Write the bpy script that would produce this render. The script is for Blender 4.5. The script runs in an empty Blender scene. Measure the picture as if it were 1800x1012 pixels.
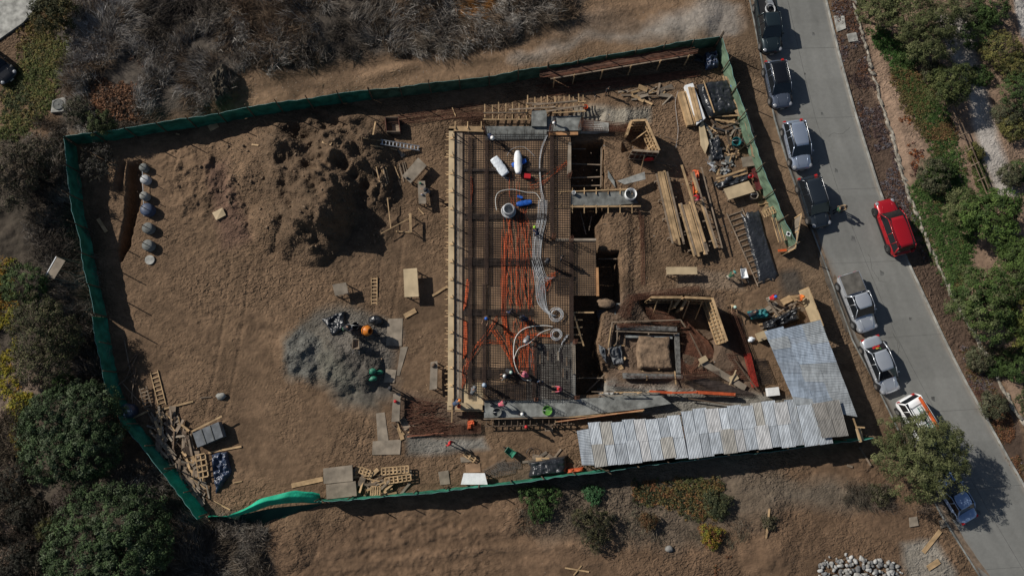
import bpy, math, random
import numpy as np
from mathutils import Vector, Matrix, Euler
random.seed(7); RNG = np.random.default_rng(11)
SC = bpy.context.scene; COL = SC.collection
# ---------------------------------------------------------------- camera (a drone 62 m up, pitched 10 degrees off straight down)
F, HC = 1250.0, 62.0                      # focal length in photo pixels (1800 wide), height in metres
nadir = Vector((-25, -219, -F)).normalized()
zc = -nadir; xc = (Vector((1, 0, 0)) - zc * zc.x).normalized(); yc = zc.cross(xc)
RC = Matrix((xc, yc, zc))                 # camera axes -> world
cam = bpy.data.cameras.new('camera'); co = bpy.data.objects.new('camera', cam); COL.objects.link(co)
co.matrix_world = Matrix.Translation((0, 0, HC)) @ RC.to_4x4()
cam.sensor_width = 36; cam.lens = 36 * F / 1800; cam.clip_start = 0.5; cam.clip_end = 3000
SC.camera = co
def P(px, py, z=0.0):
    d = RC @ Vector((px - 900, -(py - 506), -F)); return Vector((0, 0, HC)) + d * ((z - HC) / d.z)
# ---------------------------------------------------------------- sky, sun, exposure
SUN_EL = math.radians(33); sdir = Vector((0.885, -0.465, 0)).normalized()      # ground direction in which shadows fall
w = bpy.data.worlds.new('World'); SC.world = w; w.use_nodes = True
nt = w.node_tree; sky = nt.nodes.new('ShaderNodeTexSky'); sky.sky_type = 'NISHITA'; sky.sun_disc = False
sky.sun_elevation = SUN_EL; sky.sun_rotation = math.atan2(-sdir.x, -sdir.y)
nt.links.new(sky.outputs[0], nt.nodes['Background'].inputs[0]); nt.nodes['Background'].inputs[1].default_value = 0.05
sl = bpy.data.lights.new('sun', 'SUN'); sl.energy = 4.4; sl.angle = math.radians(0.5); sl.color = (1.0, 0.95, 0.87)
so = bpy.data.objects.new('sun', sl); COL.objects.link(so); so.location = (-60, 40, 60)
so.rotation_euler = Vector((sdir.x * math.cos(SUN_EL), sdir.y * math.cos(SUN_EL), -math.sin(SUN_EL))).to_track_quat('-Z', 'Y').to_euler()
SC.view_settings.view_transform = 'Standard'; SC.view_settings.look = 'None'; SC.view_settings.exposure = 0.05; SC.view_settings.gamma = 1
SC.cycles.max_bounces = 4; SC.cycles.diffuse_bounces = 2; SC.cycles.use_denoising = True
# ---------------------------------------------------------------- materials
MATS = {}
def mat(name, col, rough=0.8, var=0.25, scale=2.0, metal=0.0, bump=0.0, bscale=20.0, col2=None, spec=0.3, stretch=None, coat=0.0, wave=None):
    if name in MATS: return MATS[name]
    m = bpy.data.materials.new(name); m.use_nodes = True; t = m.node_tree; b = t.nodes['Principled BSDF']; L = t.links
    b.inputs['Roughness'].default_value = rough; b.inputs['Metallic'].default_value = metal
    b.inputs['Specular IOR Level'].default_value = spec; b.inputs['Coat Weight'].default_value = coat; b.inputs['Coat Roughness'].default_value = 0.08
    tc = t.nodes.new('ShaderNodeTexCoord'); mp = t.nodes.new('ShaderNodeMapping'); L.new(tc.outputs['Object'], mp.inputs[0])
    if stretch: mp.inputs['Scale'].default_value = stretch
    n = t.nodes.new('ShaderNodeTexNoise'); n.inputs['Scale'].default_value = scale; n.inputs['Detail'].default_value = 5; L.new(mp.outputs[0], n.inputs[0])
    r = t.nodes.new('ShaderNodeValToRGB'); L.new(n.outputs[0], r.inputs[0])
    c1 = [c * (1 - var) for c in col]; c2 = list(col2) if col2 else [min(1, c * (1 + var)) for c in col]
    r.color_ramp.elements[0].position = 0.34; r.color_ramp.elements[1].position = 0.66
    r.color_ramp.elements[0].color = (*c1, 1); r.color_ramp.elements[1].color = (*c2, 1)
    oi = t.nodes.new('ShaderNodeObjectInfo'); mr = t.nodes.new('ShaderNodeMapRange'); L.new(oi.outputs['Random'], mr.inputs[0])
    mr.inputs[3].default_value = 1 - var * 0.5; mr.inputs[4].default_value = 1 + var * 0.5
    hs = t.nodes.new('ShaderNodeHueSaturation'); L.new(mr.outputs[0], hs.inputs['Value']); L.new(r.outputs[0], hs.inputs['Color'])
    L.new(hs.outputs[0], b.inputs['Base Color'])
    if bump:
        n2 = t.nodes.new('ShaderNodeTexNoise'); n2.inputs['Scale'].default_value = bscale; n2.inputs['Detail'].default_value = 4; L.new(mp.outputs[0], n2.inputs[0])
        bp = t.nodes.new('ShaderNodeBump'); bp.inputs['Strength'].default_value = 1; bp.inputs['Distance'].default_value = bump
        L.new(n2.outputs[0], bp.inputs['Height']); L.new(bp.outputs[0], b.inputs['Normal'])
    MATS[name] = m; return m
def attrmat(name, rough=0.85, tread=0.0, bump=0.0, bscale=6.0, var=0.25, scale=3.0, spec=0.2, transl=0.0):
    if name in MATS: return MATS[name]
    m = bpy.data.materials.new(name); m.use_nodes = True; t = m.node_tree; b = t.nodes['Principled BSDF']; L = t.links
    b.inputs['Roughness'].default_value = rough; b.inputs['Specular IOR Level'].default_value = spec
    a = t.nodes.new('ShaderNodeAttribute'); a.attribute_name = 'Col'
    ge = t.nodes.new('ShaderNodeNewGeometry')
    n = t.nodes.new('ShaderNodeTexNoise'); n.inputs['Scale'].default_value = scale; n.inputs['Detail'].default_value = 8; n.inputs['Roughness'].default_value = 0.65; L.new(ge.outputs['Position'], n.inputs[0])
    mr = t.nodes.new('ShaderNodeMapRange'); L.new(n.outputs[0], mr.inputs[0]); mr.inputs[1].default_value = 0.3; mr.inputs[2].default_value = 0.7
    mr.inputs[3].default_value = 1 - var; mr.inputs[4].default_value = 1 + var
    hs = t.nodes.new('ShaderNodeHueSaturation'); L.new(mr.outputs[0], hs.inputs['Value']); L.new(a.outputs['Color'], hs.inputs['Color'])
    L.new(hs.outputs[0], b.inputs['Base Color'])
    if bump:
        n2 = t.nodes.new('ShaderNodeTexNoise'); n2.inputs['Scale'].default_value = bscale; n2.inputs['Detail'].default_value = 6; L.new(ge.outputs['Position'], n2.inputs[0])
        bp = t.nodes.new('ShaderNodeBump'); bp.inputs['Strength'].default_value = 1; bp.inputs['Distance'].default_value = bump
        L.new(n2.outputs[0], bp.inputs['Height']); L.new(bp.outputs[0], b.inputs['Normal'])
    if tread:
        mp = t.nodes.new('ShaderNodeMapping'); mp.inputs['Scale'].default_value = (1.0, 1.5, 1); mp.inputs['Rotation'].default_value = (0, 0, .35); L.new(ge.outputs['Position'], mp.inputs[0])
        n3 = t.nodes.new('ShaderNodeTexNoise'); n3.inputs['Scale'].default_value = 2.2; n3.inputs['Detail'].default_value = 2; L.new(mp.outputs[0], n3.inputs[0])
        ad = t.nodes.new('ShaderNodeVectorMath'); ad.operation = 'MULTIPLY_ADD'; L.new(n3.outputs['Color'], ad.inputs[0]); ad.inputs[1].default_value = (.8, .8, 0); L.new(mp.outputs[0], ad.inputs[2])
        vo = t.nodes.new('ShaderNodeTexVoronoi'); vo.feature = 'SMOOTH_F1'; vo.inputs['Scale'].default_value = 3.9; vo.inputs['Smoothness'].default_value = .35; L.new(ad.outputs[0], vo.inputs['Vector'])
        at = t.nodes.new('ShaderNodeAttribute'); at.attribute_name = 'Tread'; mu = t.nodes.new('ShaderNodeMath'); mu.operation = 'MULTIPLY'; L.new(vo.outputs['Distance'], mu.inputs[0]); L.new(at.outputs['Fac'], mu.inputs[1])
        b2 = t.nodes.new('ShaderNodeBump'); b2.inputs['Strength'].default_value = 1; b2.inputs['Distance'].default_value = tread; L.new(mu.outputs[0], b2.inputs['Height']); L.new(bp.outputs[0], b2.inputs['Normal']); L.new(b2.outputs[0], b.inputs['Normal'])
    MATS[name] = m; return m
wood = mat('new_lumber', (.40, .27, .145), .75, .3, 1.5, stretch=(1, 1, 1), bump=.01, bscale=8)
woodo = mat('old_lumber', (.21, .16, .115), .85, .35, 1.5, bump=.01)
woodd = mat('dark_lumber', (.115, .08, .055), .85, .35, 1.5)
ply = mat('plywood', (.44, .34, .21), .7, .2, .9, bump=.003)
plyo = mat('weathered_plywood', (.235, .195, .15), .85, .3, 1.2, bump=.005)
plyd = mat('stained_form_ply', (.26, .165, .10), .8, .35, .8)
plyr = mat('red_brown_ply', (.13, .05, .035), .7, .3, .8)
conc = mat('grey_concrete', (.165, .17, .16), .85, .42, 1.6, bump=.015, bscale=9)
concl = mat('pale_concrete', (.29, .285, .26), .85, .35, 1.8, bump=.01)
rust = mat('rusty_rebar', (.115, .05, .03), .8, .4, 3)
rebar = mat('dark_rebar', (.055, .042, .036), .6, .4, 3, metal=.3)
orange = mat('orange_plastic', (.62, .115, .03), .5, .25, 2)
orangem = mat('orange_mesh_plastic', (.48, .09, .03), .6, .3, 2)
greyp = mat('grey_conduit', (.42, .43, .44), .45, .2, 2)
white = mat('white_plastic', (.75, .76, .76), .45, .08, 3, bump=.01, bscale=5)
whitet = mat('white_wrap', (.70, .74, .78), .35, .12, 3, bump=.05, bscale=4)
bluep = mat('blue_plastic', (.02, .10, .42), .4, .3, 5, bump=.03, bscale=6)
blacks = mat('black_sheeting', (.022, .024, .028), .28, .3, 2, bump=.10, bscale=3.5, spec=.6)
bluesh = mat('dark_blue_sheeting', (.03, .045, .085), .3, .3, 2, bump=.10, bscale=5, spec=.6)
greenp = mat('green_plastic', (.03, .16, .10), .5, .25, 3)
lime = mat('lime_plastic', (.28, .45, .04), .5, .1, 3)
redp = mat('red_plastic', (.45, .02, .025), .45, .15, 3)
metal = mat('galvanised_metal', (.42, .43, .44), .45, .2, 3, metal=.6)
darkm = mat('dark_metal', (.05, .05, .052), .5, .2, 3, metal=.5)
alum = mat('aluminium', (.55, .56, .57), .35, .1, 3, metal=.8)
tealt = mat('teal_tarp', (.02, .14, .15), .45, .3, 3, bump=.06, bscale=4)
stonem = mat('pale_rock', (.27, .262, .245), .85, .35, 2.5, bump=.02, bscale=10)
# ---------------------------------------------------------------- object helpers
def tag(o, label=None, cat=None, group=None, kind=None):
    if label: o['label'] = label
    if cat: o['category'] = cat
    if group: o['group'] = group
    if kind: o['kind'] = kind
    return o
def empty(name, loc, label=None, cat=None, group=None, rz=0):
    o = bpy.data.objects.new(name, None); COL.objects.link(o); o.location = loc; o.rotation_euler = (0, 0, rz); o.empty_display_size = .2
    return tag(o, label, cat, group)
OR = ['leftmost', 'second', 'third', 'fourth', 'fifth', 'sixth', 'seventh', 'eighth', 'ninth', 'tenth', 'eleventh', 'twelfth', 'thirteenth', 'fourteenth', 'fifteenth', 'sixteenth', 'seventeenth', 'eighteenth', 'nineteenth', 'twentieth', 'twenty first', 'twenty second', 'twenty third', 'twenty fourth']
def ordn(i, n, a='left', z='rightmost'): return (a + 'most' if a != 'left' and i == 0 else z if i == n - 1 else OR[i] + ('' if i == 0 else ' from the ' + a)) + ' of the '
class MB:
    """collects boxes, beams, tubes, prisms; build() links them as one mesh object"""
    def __init__(s): s.v = []; s.f = []
    def add(s, vs, fs):
        k = len(s.v); s.v += [tuple(v) for v in vs]; s.f += [tuple(i + k for i in f) for f in fs]; return s
    def box(s, c, size, rz=0.0, M=None):
        a, b, h = (q / 2 for q in size); R = Matrix.Rotation(rz, 3, 'Z') if M is None else M; c = Vector(c)
        return s.add([c + R @ Vector((x, y, z)) for x in (-a, a) for y in (-b, b) for z in (-h, h)],
                     [(0, 1, 3, 2), (4, 6, 7, 5), (0, 4, 5, 1), (2, 3, 7, 6), (0, 2, 6, 4), (1, 5, 7, 3)])
    def beam(s, p0, p1, w=.1, h=.05, up=(0, 0, 1)):
        p0, p1 = Vector(p0), Vector(p1); d = p1 - p0; l = d.length
        if l < 1e-5: return s
        d /= l; u = Vector(up)
        if abs(d.dot(u)) > .98: u = Vector((1, 0, 0))
        y = u.cross(d).normalized(); z = d.cross(y)
        return s.box((p0 + p1) / 2, (l, w, h), M=Matrix((d, y, z)).transposed())
    def tube(s, pts, r=.03, n=6, r2=None, cap=True):
        pts = [Vector(p) for p in pts]; k = len(s.v); N = len(pts); prev = None
        for i, p in enumerate(pts):
            d = (pts[min(i + 1, N - 1)] - pts[max(i - 1, 0)]).normalized()
            if prev is None: prev = d.orthogonal().normalized()
            a = (prev - d * prev.dot(d)).normalized(); prev = a; b = d.cross(a)
            rr = r if r2 is None else r + (r2 - r) * i / (N - 1)
            for j in range(n):
                t = 2 * math.pi * j / n; s.v.append(tuple(p + (a * math.cos(t) + b * math.sin(t)) * rr))
        for i in range(N - 1):
            for j in range(n):
                q = k + i * n; s.f.append((q + j, q + (j + 1) % n, q + n + (j + 1) % n, q + n + j))
        if cap: s.f.append(tuple(k + j for j in reversed(range(n)))); s.f.append(tuple(k + (N - 1) * n + j for j in range(n)))
        return s
    def prism(s, poly, z0, z1):
        """poly: list of xy or xyz; z0/z1 absolute"""
        n = len(poly); ar = sum(poly[i][0] * poly[(i + 1) % n][1] - poly[(i + 1) % n][0] * poly[i][1] for i in range(n))
        if ar < 0: poly = poly[::-1]
        return s.add([(p[0], p[1], z0) for p in poly] + [(p[0], p[1], z1) for p in poly],
                     [tuple(reversed(range(n))), tuple(range(n, 2 * n))] + [(i, (i + 1) % n, n + (i + 1) % n, n + i) for i in range(n)])
    def slab(s, quad, th):
        """quad: 4+ 3D points (top face), thickness downwards"""
        n = len(quad); q = [Vector(p) for p in quad]
        return s.add([p - Vector((0, 0, th)) for p in q] + q, [tuple(range(n)), tuple(reversed(range(n, 2 * n)))] + [(i, n + i, n + (i + 1) % n, (i + 1) % n) for i in range(n)])
    def lathe(s, c, prof, n=16, M=None):
        k = len(s.v); c = Vector(c); R = M or Matrix.Identity(3)
        for r, z in prof:
            for j in range(n):
                t = 2 * math.pi * j / n; s.v.append(tuple(c + R @ Vector((r * math.cos(t), r * math.sin(t), z))))
        for i in range(len(prof) - 1):
            for j in range(n):
                q = k + i * n; s.f.append((q + j, q + (j + 1) % n, q + n + (j + 1) % n, q + n + j))
        s.f.append(tuple(k + j for j in reversed(range(n)))); s.f.append(tuple(k + (len(prof) - 1) * n + j for j in range(n)))
        return s
    def blob(s, c, r, seed=0, amp=.2, nu=12, nv=8, R=0.0):
        rr = random.Random(seed); k = len(s.v); c = Vector(c); M = Matrix.Rotation(R, 3, 'Z')
        ph = [rr.uniform(0, 6.28) for _ in range(6)]
        for i in range(nv + 1):
            th = math.pi * i / nv
            for j in range(nu):
                t = 2 * math.pi * j / nu
                q = 1 + amp * (math.sin(2 * t + ph[0]) * math.sin(th) + .7 * math.sin(3 * t + ph[1] + 2 * th) * math.sin(th) + .6 * math.sin(4 * th + ph[2] + t) * math.sin(th) + .5 * math.sin(6 * t + ph[3] + 3 * th) * math.sin(th))
                s.v.append(tuple(c + M @ Vector((r[0] * q * math.sin(th) * math.cos(t), r[1] * q * math.sin(th) * math.sin(t), r[2] * q * math.cos(th)))))
        for i in range(nv):
            for j in range(nu):
                q = k + i * nu; s.f.append((q + j, q + nu + j, q + nu + (j + 1) % nu, q + (j + 1) % nu))
        return s
    def build(s, name, m, parent=None, smooth=False, label=None, cat=None, group=None, kind=None, local=False, loc=None):
        me = bpy.data.meshes.new(name); vs = s.v
        if not local:
            if parent is not None: o0 = Vector(parent.get('_w', parent.location))
            elif loc is not None: o0 = Vector(loc)
            else:
                a = np.array(vs); o0 = Vector(((a[:, 0].min() + a[:, 0].max()) / 2, (a[:, 1].min() + a[:, 1].max()) / 2, a[:, 2].min()))
            vs = [(v[0] - o0.x, v[1] - o0.y, v[2] - o0.z) for v in vs]
        me.from_pydata(vs, [], s.f); me.materials.append(m)
        if smooth: me.shade_smooth()
        o = bpy.data.objects.new(name, me); COL.objects.link(o)
        if parent is not None:
            o.parent = parent
        elif not local: o.location = o0
        return tag(o, label, cat, group, kind)
def sub(parentmesh, mb, name, m, **k):
    """sub-part of a part whose own parent is a root at location L (world coords minus L)"""
    L = parentmesh.parent.location if parentmesh.parent else parentmesh.location
    me = bpy.data.meshes.new(name); me.from_pydata([(v[0] - L.x, v[1] - L.y, v[2] - L.z) for v in mb.v], [], mb.f); me.materials.append(m)
    o = bpy.data.objects.new(name, me); COL.objects.link(o); o.parent = parentmesh; return tag(o, **k)
def copy_tree(o, parent=None):
    c = o.copy(); COL.objects.link(c)
    if parent is not None: c.parent = parent; c.matrix_parent_inverse = o.matrix_parent_inverse.copy()
    for ch in list(o.children): copy_tree(ch, c)
    return c
def npmesh(name, V, Fc, m, col=None, smooth=False, parent=None, vcol=None, loc=(0, 0, 0)):
    me = bpy.data.meshes.new(name); V = np.asarray(V, dtype=np.float32) - np.array(loc, dtype=np.float32); Fc = np.asarray(Fc, dtype=np.int32); k = Fc.shape[1]
    me.vertices.add(len(V)); me.vertices.foreach_set('co', V.ravel())
    me.loops.add(Fc.size); me.loops.foreach_set('vertex_index', Fc.ravel())
    me.polygons.add(len(Fc)); me.polygons.foreach_set('loop_start', np.arange(0, Fc.size, k, dtype=np.int32))
    if smooth: me.polygons.foreach_set('use_smooth', np.ones(len(Fc), dtype=bool))
    me.update(calc_edges=True)
    if col is not None:
        a = me.attributes.new('Col', 'FLOAT_COLOR', 'FACE'); a.data.foreach_set('color', np.hstack([col, np.ones((len(col), 1))]).astype(np.float32).ravel())
    if vcol is not None:
        a = me.attributes.new('Col', 'FLOAT_COLOR', 'POINT'); a.data.foreach_set('color', np.hstack([vcol, np.ones((len(vcol), 1))]).astype(np.float32).ravel())
    me.materials.append(m)
    o = bpy.data.objects.new(name, me); COL.objects.link(o); o.location = loc
    if parent is not None: o.parent = parent; o.location = (0, 0, 0)
    return o
# ---------------------------------------------------------------- numpy noise
_T = {}
def vnoise(x, y, wl, seed):
    if seed not in _T: _T[seed] = np.random.default_rng(seed).random((256, 256))
    T = _T[seed]; x = np.asarray(x) / wl + 1000.3; y = np.asarray(y) / wl + 1000.7
    xi = np.floor(x).astype(int); yi = np.floor(y).astype(int); fx = x - xi; fy = y - yi; fx = fx * fx * (3 - 2 * fx); fy = fy * fy * (3 - 2 * fy)
    a = T[xi % 256, yi % 256]; b = T[(xi + 1) % 256, yi % 256]; c = T[xi % 256, (yi + 1) % 256]; d = T[(xi + 1) % 256, (yi + 1) % 256]
    return (a * (1 - fx) * (1 - fy) + b * fx * (1 - fy) + c * (1 - fx) * fy + d * fx * fy) * 2 - 1
def fbm(x, y, wl, seed, oct=4, g=.5):
    r = 0; a = 1; s = 0
    for i in range(oct): r = r + a * vnoise(x, y, wl / 2 ** i, seed + i); s += a; a *= g
    return r / s
RCn = np.array(RC)
def UV(x, y, z=0.0):                       # world -> photo pixel, for the layout map of the ground
    d = np.stack([x, y, np.zeros_like(x) + z - HC], -1) @ RCn
    return 900 - d[..., 0] / d[..., 2] * F, 506 + d[..., 1] / d[..., 2] * F
def pmask(u, v, poly, soft=4.0):
    poly = np.array(poly, float); m = np.zeros(u.shape)
    bx = (u > poly[:, 0].min() - soft) & (u < poly[:, 0].max() + soft) & (v > poly[:, 1].min() - soft) & (v < poly[:, 1].max() + soft)
    if not bx.any(): return m
    x, y = u[bx], v[bx]; ins = np.zeros(x.shape, bool); dm = np.full(x.shape, 1e9); n = len(poly)
    for i in range(n):
        x0, y0 = poly[i]; x1, y1 = poly[(i + 1) % n]
        c = (y0 > y) != (y1 > y)
        with np.errstate(divide='ignore', invalid='ignore'): xx = (x1 - x0) * (y - y0) / (y1 - y0 if y1 != y0 else 1e-9) + x0
        ins ^= c & (x < xx)
        t = np.clip(((x - x0) * (x1 - x0) + (y - y0) * (y1 - y0)) / ((x1 - x0) ** 2 + (y1 - y0) ** 2 + 1e-9), 0, 1)
        dm = np.minimum(dm, np.hypot(x - x0 - t * (x1 - x0), y - y0 - t * (y1 - y0)))
    sd = np.where(ins, dm, -dm); m[bx] = np.clip(.5 + sd / soft / 2, 0, 1); return m
# ================================================================ GROUND (one sheet; layout given in photo pixels on the z=0 plane)
ROAD_L = [(1252, -330), (1305, -60), (1320, 7), (1345, 130), (1364, 215), (1397, 322), (1403, 337), (1455, 475), (1500, 600), (1541, 676), (1568, 731), (1648, 893), (1722, 1010), (1780, 1100), (1930, 1330)]
ROAD_R = [(1372, -330), (1435, -60), (1450, 0), (1474, 100), (1501, 198), (1545, 338), (1593, 458), (1624, 524), (1666, 614), (1700, 680), (1736, 744), (1770, 805), (1800, 857), (1880, 1000), (1930, 1100), (2070, 1330)]
ROAD = ROAD_L + ROAD_R[::-1]
RIM = [(1496, -60), (1501, 0), (1515, 57), (1535, 128), (1562, 218), (1595, 336), (1617, 389), (1650, 470), (1680, 530), (1728, 613), (1759, 676), (1800, 745), (1860, 850)]
SITE = [(134, 254), (440, 206), (660, 174), (900, 146), (1255, 82), (1290, 190), (1335, 330), (1385, 440), (1420, 520), (1515, 780), (1040, 825), (850, 852), (565, 876), (470, 872), (365, 905), (300, 815), (236, 737), (204, 641), (188, 558), (166, 468), (150, 340)]
PIT = [(960, 250), (1060, 248), (1060, 320), (1062, 372), (1048, 395), (1050, 440), (1087, 443), (1092, 530), (1060, 548), (1047, 600), (1058, 650), (1095, 665), (1098, 692), (960, 692)]
#        u    v    r   h   steepness toward the shadow side, power
BUMPS = [(556, 330, 110, 2.3, 1.15, .9), (578, 385, 92, 3.3, 2.0, .85), (545, 395, 50, 2.4, 1.6, .8), (486, 395, 52, 1.5, 1.5, .8), (600, 262, 80, 1.9, 1.7, .8), (505, 262, 90, 1.5, 1.5, .9),
         (446, 300, 90, .9, 1.0, 1), (640, 300, 66, 1.5, 1.3, .8), (610, 340, 74, 2.1, 1.4, .8), (655, 345, 48, 1.2, 1.4, .8), (640, 250, 55, 1.3, 1.3, .8), (520, 415, 45, 1.5, 1.5, .8), (560, 215, 60, 1.0, 1.4, .8), (660, 250, 45, .8, 1.6, .8), (410, 375, 45, .5, 1, 1),
         (526, 618, 44, 1.0, 1.1, 1.0), (545, 650, 26, .6, 1.2, .9), (600, 632, 66, 1.1, 1.1, .8), (575, 655, 30, .8, 1.3, .8), (628, 600, 45, .8, 1.3, .9), (645, 655, 40, 1.0, 1.6, .8),
         (350, 290, 40, .5, 1.4, .8), (375, 315, 30, .4, 1.5, .8),
         (975, 880, 70, .6, 1.5, 1), (910, 900, 50, .6, 1.5, 1), (1180, 60, 60, .4, 1.3, 1), (390, 165, 40, 1.0, 1.6, .8), (405, 180, 20, .5, 1.6, .8), (1230, 40, 50, .5, 1.5, 1),
         (1060, 210, 40, .35, 1.3, 1), (1110, 205, 40, .35, 1.3, 1), (520, 950, 60, .5, 1.5, 1), (1350, 900, 50, .5, 1.4, 1), (1360, 980, 60, .5, 1.4, 1), (730, 880, 70, .3, 1, 1)]
SDX = np.array([sdir.x, sdir.y])
VEGLUMP = [[(130, -80), (1010, -80), (985, 60), (850, 90), (640, 100), (420, 130), (300, 190), (130, 250)], [(-80, 230), (130, 250), (190, 640), (210, 760), (340, 905), (470, 1080), (-80, 1080)]]
def ground_h(x, y, fine=True):
    x = np.asarray(x, float); y = np.asarray(y, float); u, v = UV(x, y)
    site = pmask(u, v, SITE, 12); road = np.maximum(pmask(u, v, [(a - 6, b) for a, b in ROAD_L] + [(a + 6, b) for a, b in ROAD_R][::-1], 8), 0)
    h = fbm(x, y, 9, 40, 3) * .35 * (1 - site) + fbm(x, y, 5, 44, 3) * .07
    # piles
    pu, pv = u + 9 * fbm(x, y, 2.5, 50, 3), v + 9 * fbm(x, y, 2.5, 54, 3); pile = np.zeros(x.shape)
    for (a, b, r, H, k, p) in BUMPS:
        dx, dy = (pu - a), -(pv - b); s = dx * SDX[0] + dy * SDX[1]; t = -dx * SDX[1] + dy * SDX[0]; s = np.where(s > 0, s * k, s)
        d = np.hypot(s, t) / r; q = H * np.clip(1 - d, 0, 1) ** p; pile = np.maximum(pile, q) + .18 * np.minimum(pile, q)
    rough = pmask(u, v, [(480, 215), (600, 195), (690, 240), (690, 330), (665, 440), (590, 450), (540, 450), (510, 420), (470, 330)], 20)
    ridg = (1 - np.abs(fbm(x, y, 2.2, 60, 4)) * 2.4)
    ua, ub = x * SDX[0] + y * SDX[1], -x * SDX[1] + y * SDX[0]
    h = h + pile + rough * (.85 * fbm(ua, ub * 1.6, 3.0, 60, 3) + .42 * (1 - np.abs(fbm(ua * .7, ub * 1.3, 1.7, 64, 2)) * 2) + .22 * fbm(x, y, .6, 97, 2) - .25) * np.clip(pile, 0, 1.3) + np.clip(pile, 0, .6) * fbm(x, y, .8, 66, 3) * .22
    grv = pmask(u, v, [(500, 590), (640, 590), (675, 620), (670, 680), (600, 705), (500, 660)], 10); h = h + grv * (.22 * (1 - np.abs(fbm(x, y, 1.5, 180, 3)) * 2.2) + .08 * fbm(x, y, .5, 184, 2) - .08)
    lm = pmask(u, v, [(520, 250), (640, 215), (700, 250), (700, 380), (660, 440), (640, 350), (560, 300)], 12); h = h + lm * np.clip(fbm(x, y, 1.1, 188, 3) * 1.3 + .1, -.05, .6) * .6
    cl = pmask(u, v, [(290, 255), (390, 250), (450, 330), (440, 400), (330, 380), (285, 330)], 20)
    h = h + cl * np.clip(fbm(x, y, .7, 68, 4), -.2, 1) * .4
    # lumpy foot-trodden sand
    sand = pmask(u, v, [(x_, y_) for x_, y_ in [(1120, 800), (1540, 790), (1660, 900), (1740, 1090), (900, 1090), (440, 1090), (470, 920), (860, 870)]], 15)
    amp = .032 + .05 * sand + .014 * site; tro = fbm(x * 1.0, y * 1.3, .45, 70, 2, .6)
    h = h + amp * (tro - .9 * np.clip(np.abs(fbm(x + .3 * tro, y * 1.4, .42, 73, 2)) - .25, 0, 1)) * (1 - road) * (.55 + .9 * np.clip(fbm(x, y, 6, 78, 2) + .4, 0, 1)) + sand * .16 * fbm(x, y, 2.6, 76, 3)
    for (x0, y0, x1, y1) in [(330, 520, 700, 700), (300, 600, 640, 760), (420, 480, 330, 860), (690, 430, 600, 800)]:
        L = math.hypot(x1 - x0, y1 - y0); s = ((u - x0) * (x1 - x0) + (v - y0) * (y1 - y0)) / L; t = ((v - y0) * (x1 - x0) - (u - x0) * (y1 - y0)) / L + 16 * np.sin(s / L * 3)
        h = h - .05 * (np.exp(-((t - 17) / 3.2) ** 2) + np.exp(-((t + 17) / 3.2) ** 2)) * ((s > -20) & (s < L + 20)) * (1 + .5 * np.sin(s * 1.1))
    # wheel tracks top and bottom
    for (x0, y0, x1, y1, n) in [(620, 150, 1080, 20, 5), (480, 170, 900, 100, 4), (560, 1010, 1000, 960, 4)]:
        L = math.hypot(x1 - x0, y1 - y0); s = ((u - x0) * (x1 - x0) + (v - y0) * (y1 - y0)) / L; t = ((v - y0) * (x1 - x0) - (u - x0) * (y1 - y0)) / L + 14 * np.sin(s / L * 3)
        h = h + .07 * np.cos(t / 5.5) * np.clip(1.2 - np.abs(t) / 40, 0, 1) * ((s > -50) & (s < L + 60)) * (1 - site)
    # eroded gullies
    for poly in VEGLUMP: h = h + pmask(u, v, poly, 20) * (1 - site) * (.25 + .35 * fbm(x, y, 1.6, 80, 3))
    h = h + pmask(u, v, [(1500, -80), (1950, -80), (1950, 900), (1800, 745), (1680, 530), (1600, 340)], 8) * (.25 + .2 * fbm(x, y, 4, 84, 3))
    h = h + pmask(u, v, [(1040, 180), (1105, 170), (1110, 560), (1088, 560), (1062, 380), (1050, 250)], 6) * .25
    # built slab area stays level
    lev = pmask(u, v, [(785, 225), (1010, 200), (1060, 200), (1030, 330), (1055, 420), (1020, 700), (1180, 700), (1170, 735), (850, 760), (785, 730)], 5); h = h * (1 - lev)
    h = h * (1 - road) - .06 * road
    for poly, d, s in [(PIT, 3.1, 1.5), ([(1105, 585), (1121, 583), (1121, 648), (1108, 650)], 1.8, 1.5), ([(1080, 582), (1200, 586), (1198, 655), (1072, 652)], .5, 3), ([(222, 288), (247, 284), (247, 345), (238, 382), (226, 432), (211, 457), (208, 440), (222, 380)], 1.5, 3), ([(208, 284), (218, 284), (214, 340), (204, 330)], .6, 4),
                       ([(1120, 522), (1250, 525), (1268, 600), (1250, 632), (1180, 610)], 1.2, 5), ([(1095, 255), (1110, 262), (1112, 268), (1095, 268)], .3, 4), ([(1062, 640), (1100, 655), (1180, 668), (1180, 690), (1062, 692)], .5, 4), ([(1213, 655), (1300, 650), (1370, 690), (1300, 692), (1230, 672)], .25, 5)]:
        m = pmask(u + 2 * fbm(x, y, 1, 90, 2), v + 2 * fbm(x, y, 1, 92, 2), poly, s); h = h * (1 - m) + (-d + .08 * fbm(x, y, 1.2, 94, 2)) * m
    return h
def GZ(x, y): return float(ground_h(np.array([x]), np.array([y]))[0])
def G(px, py, dz=0.0):
    z = 0.0
    for _ in range(4): p = P(px, py, z + dz); z = GZ(p.x, p.y)
    return Vector((p.x, p.y, z + dz))
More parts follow.
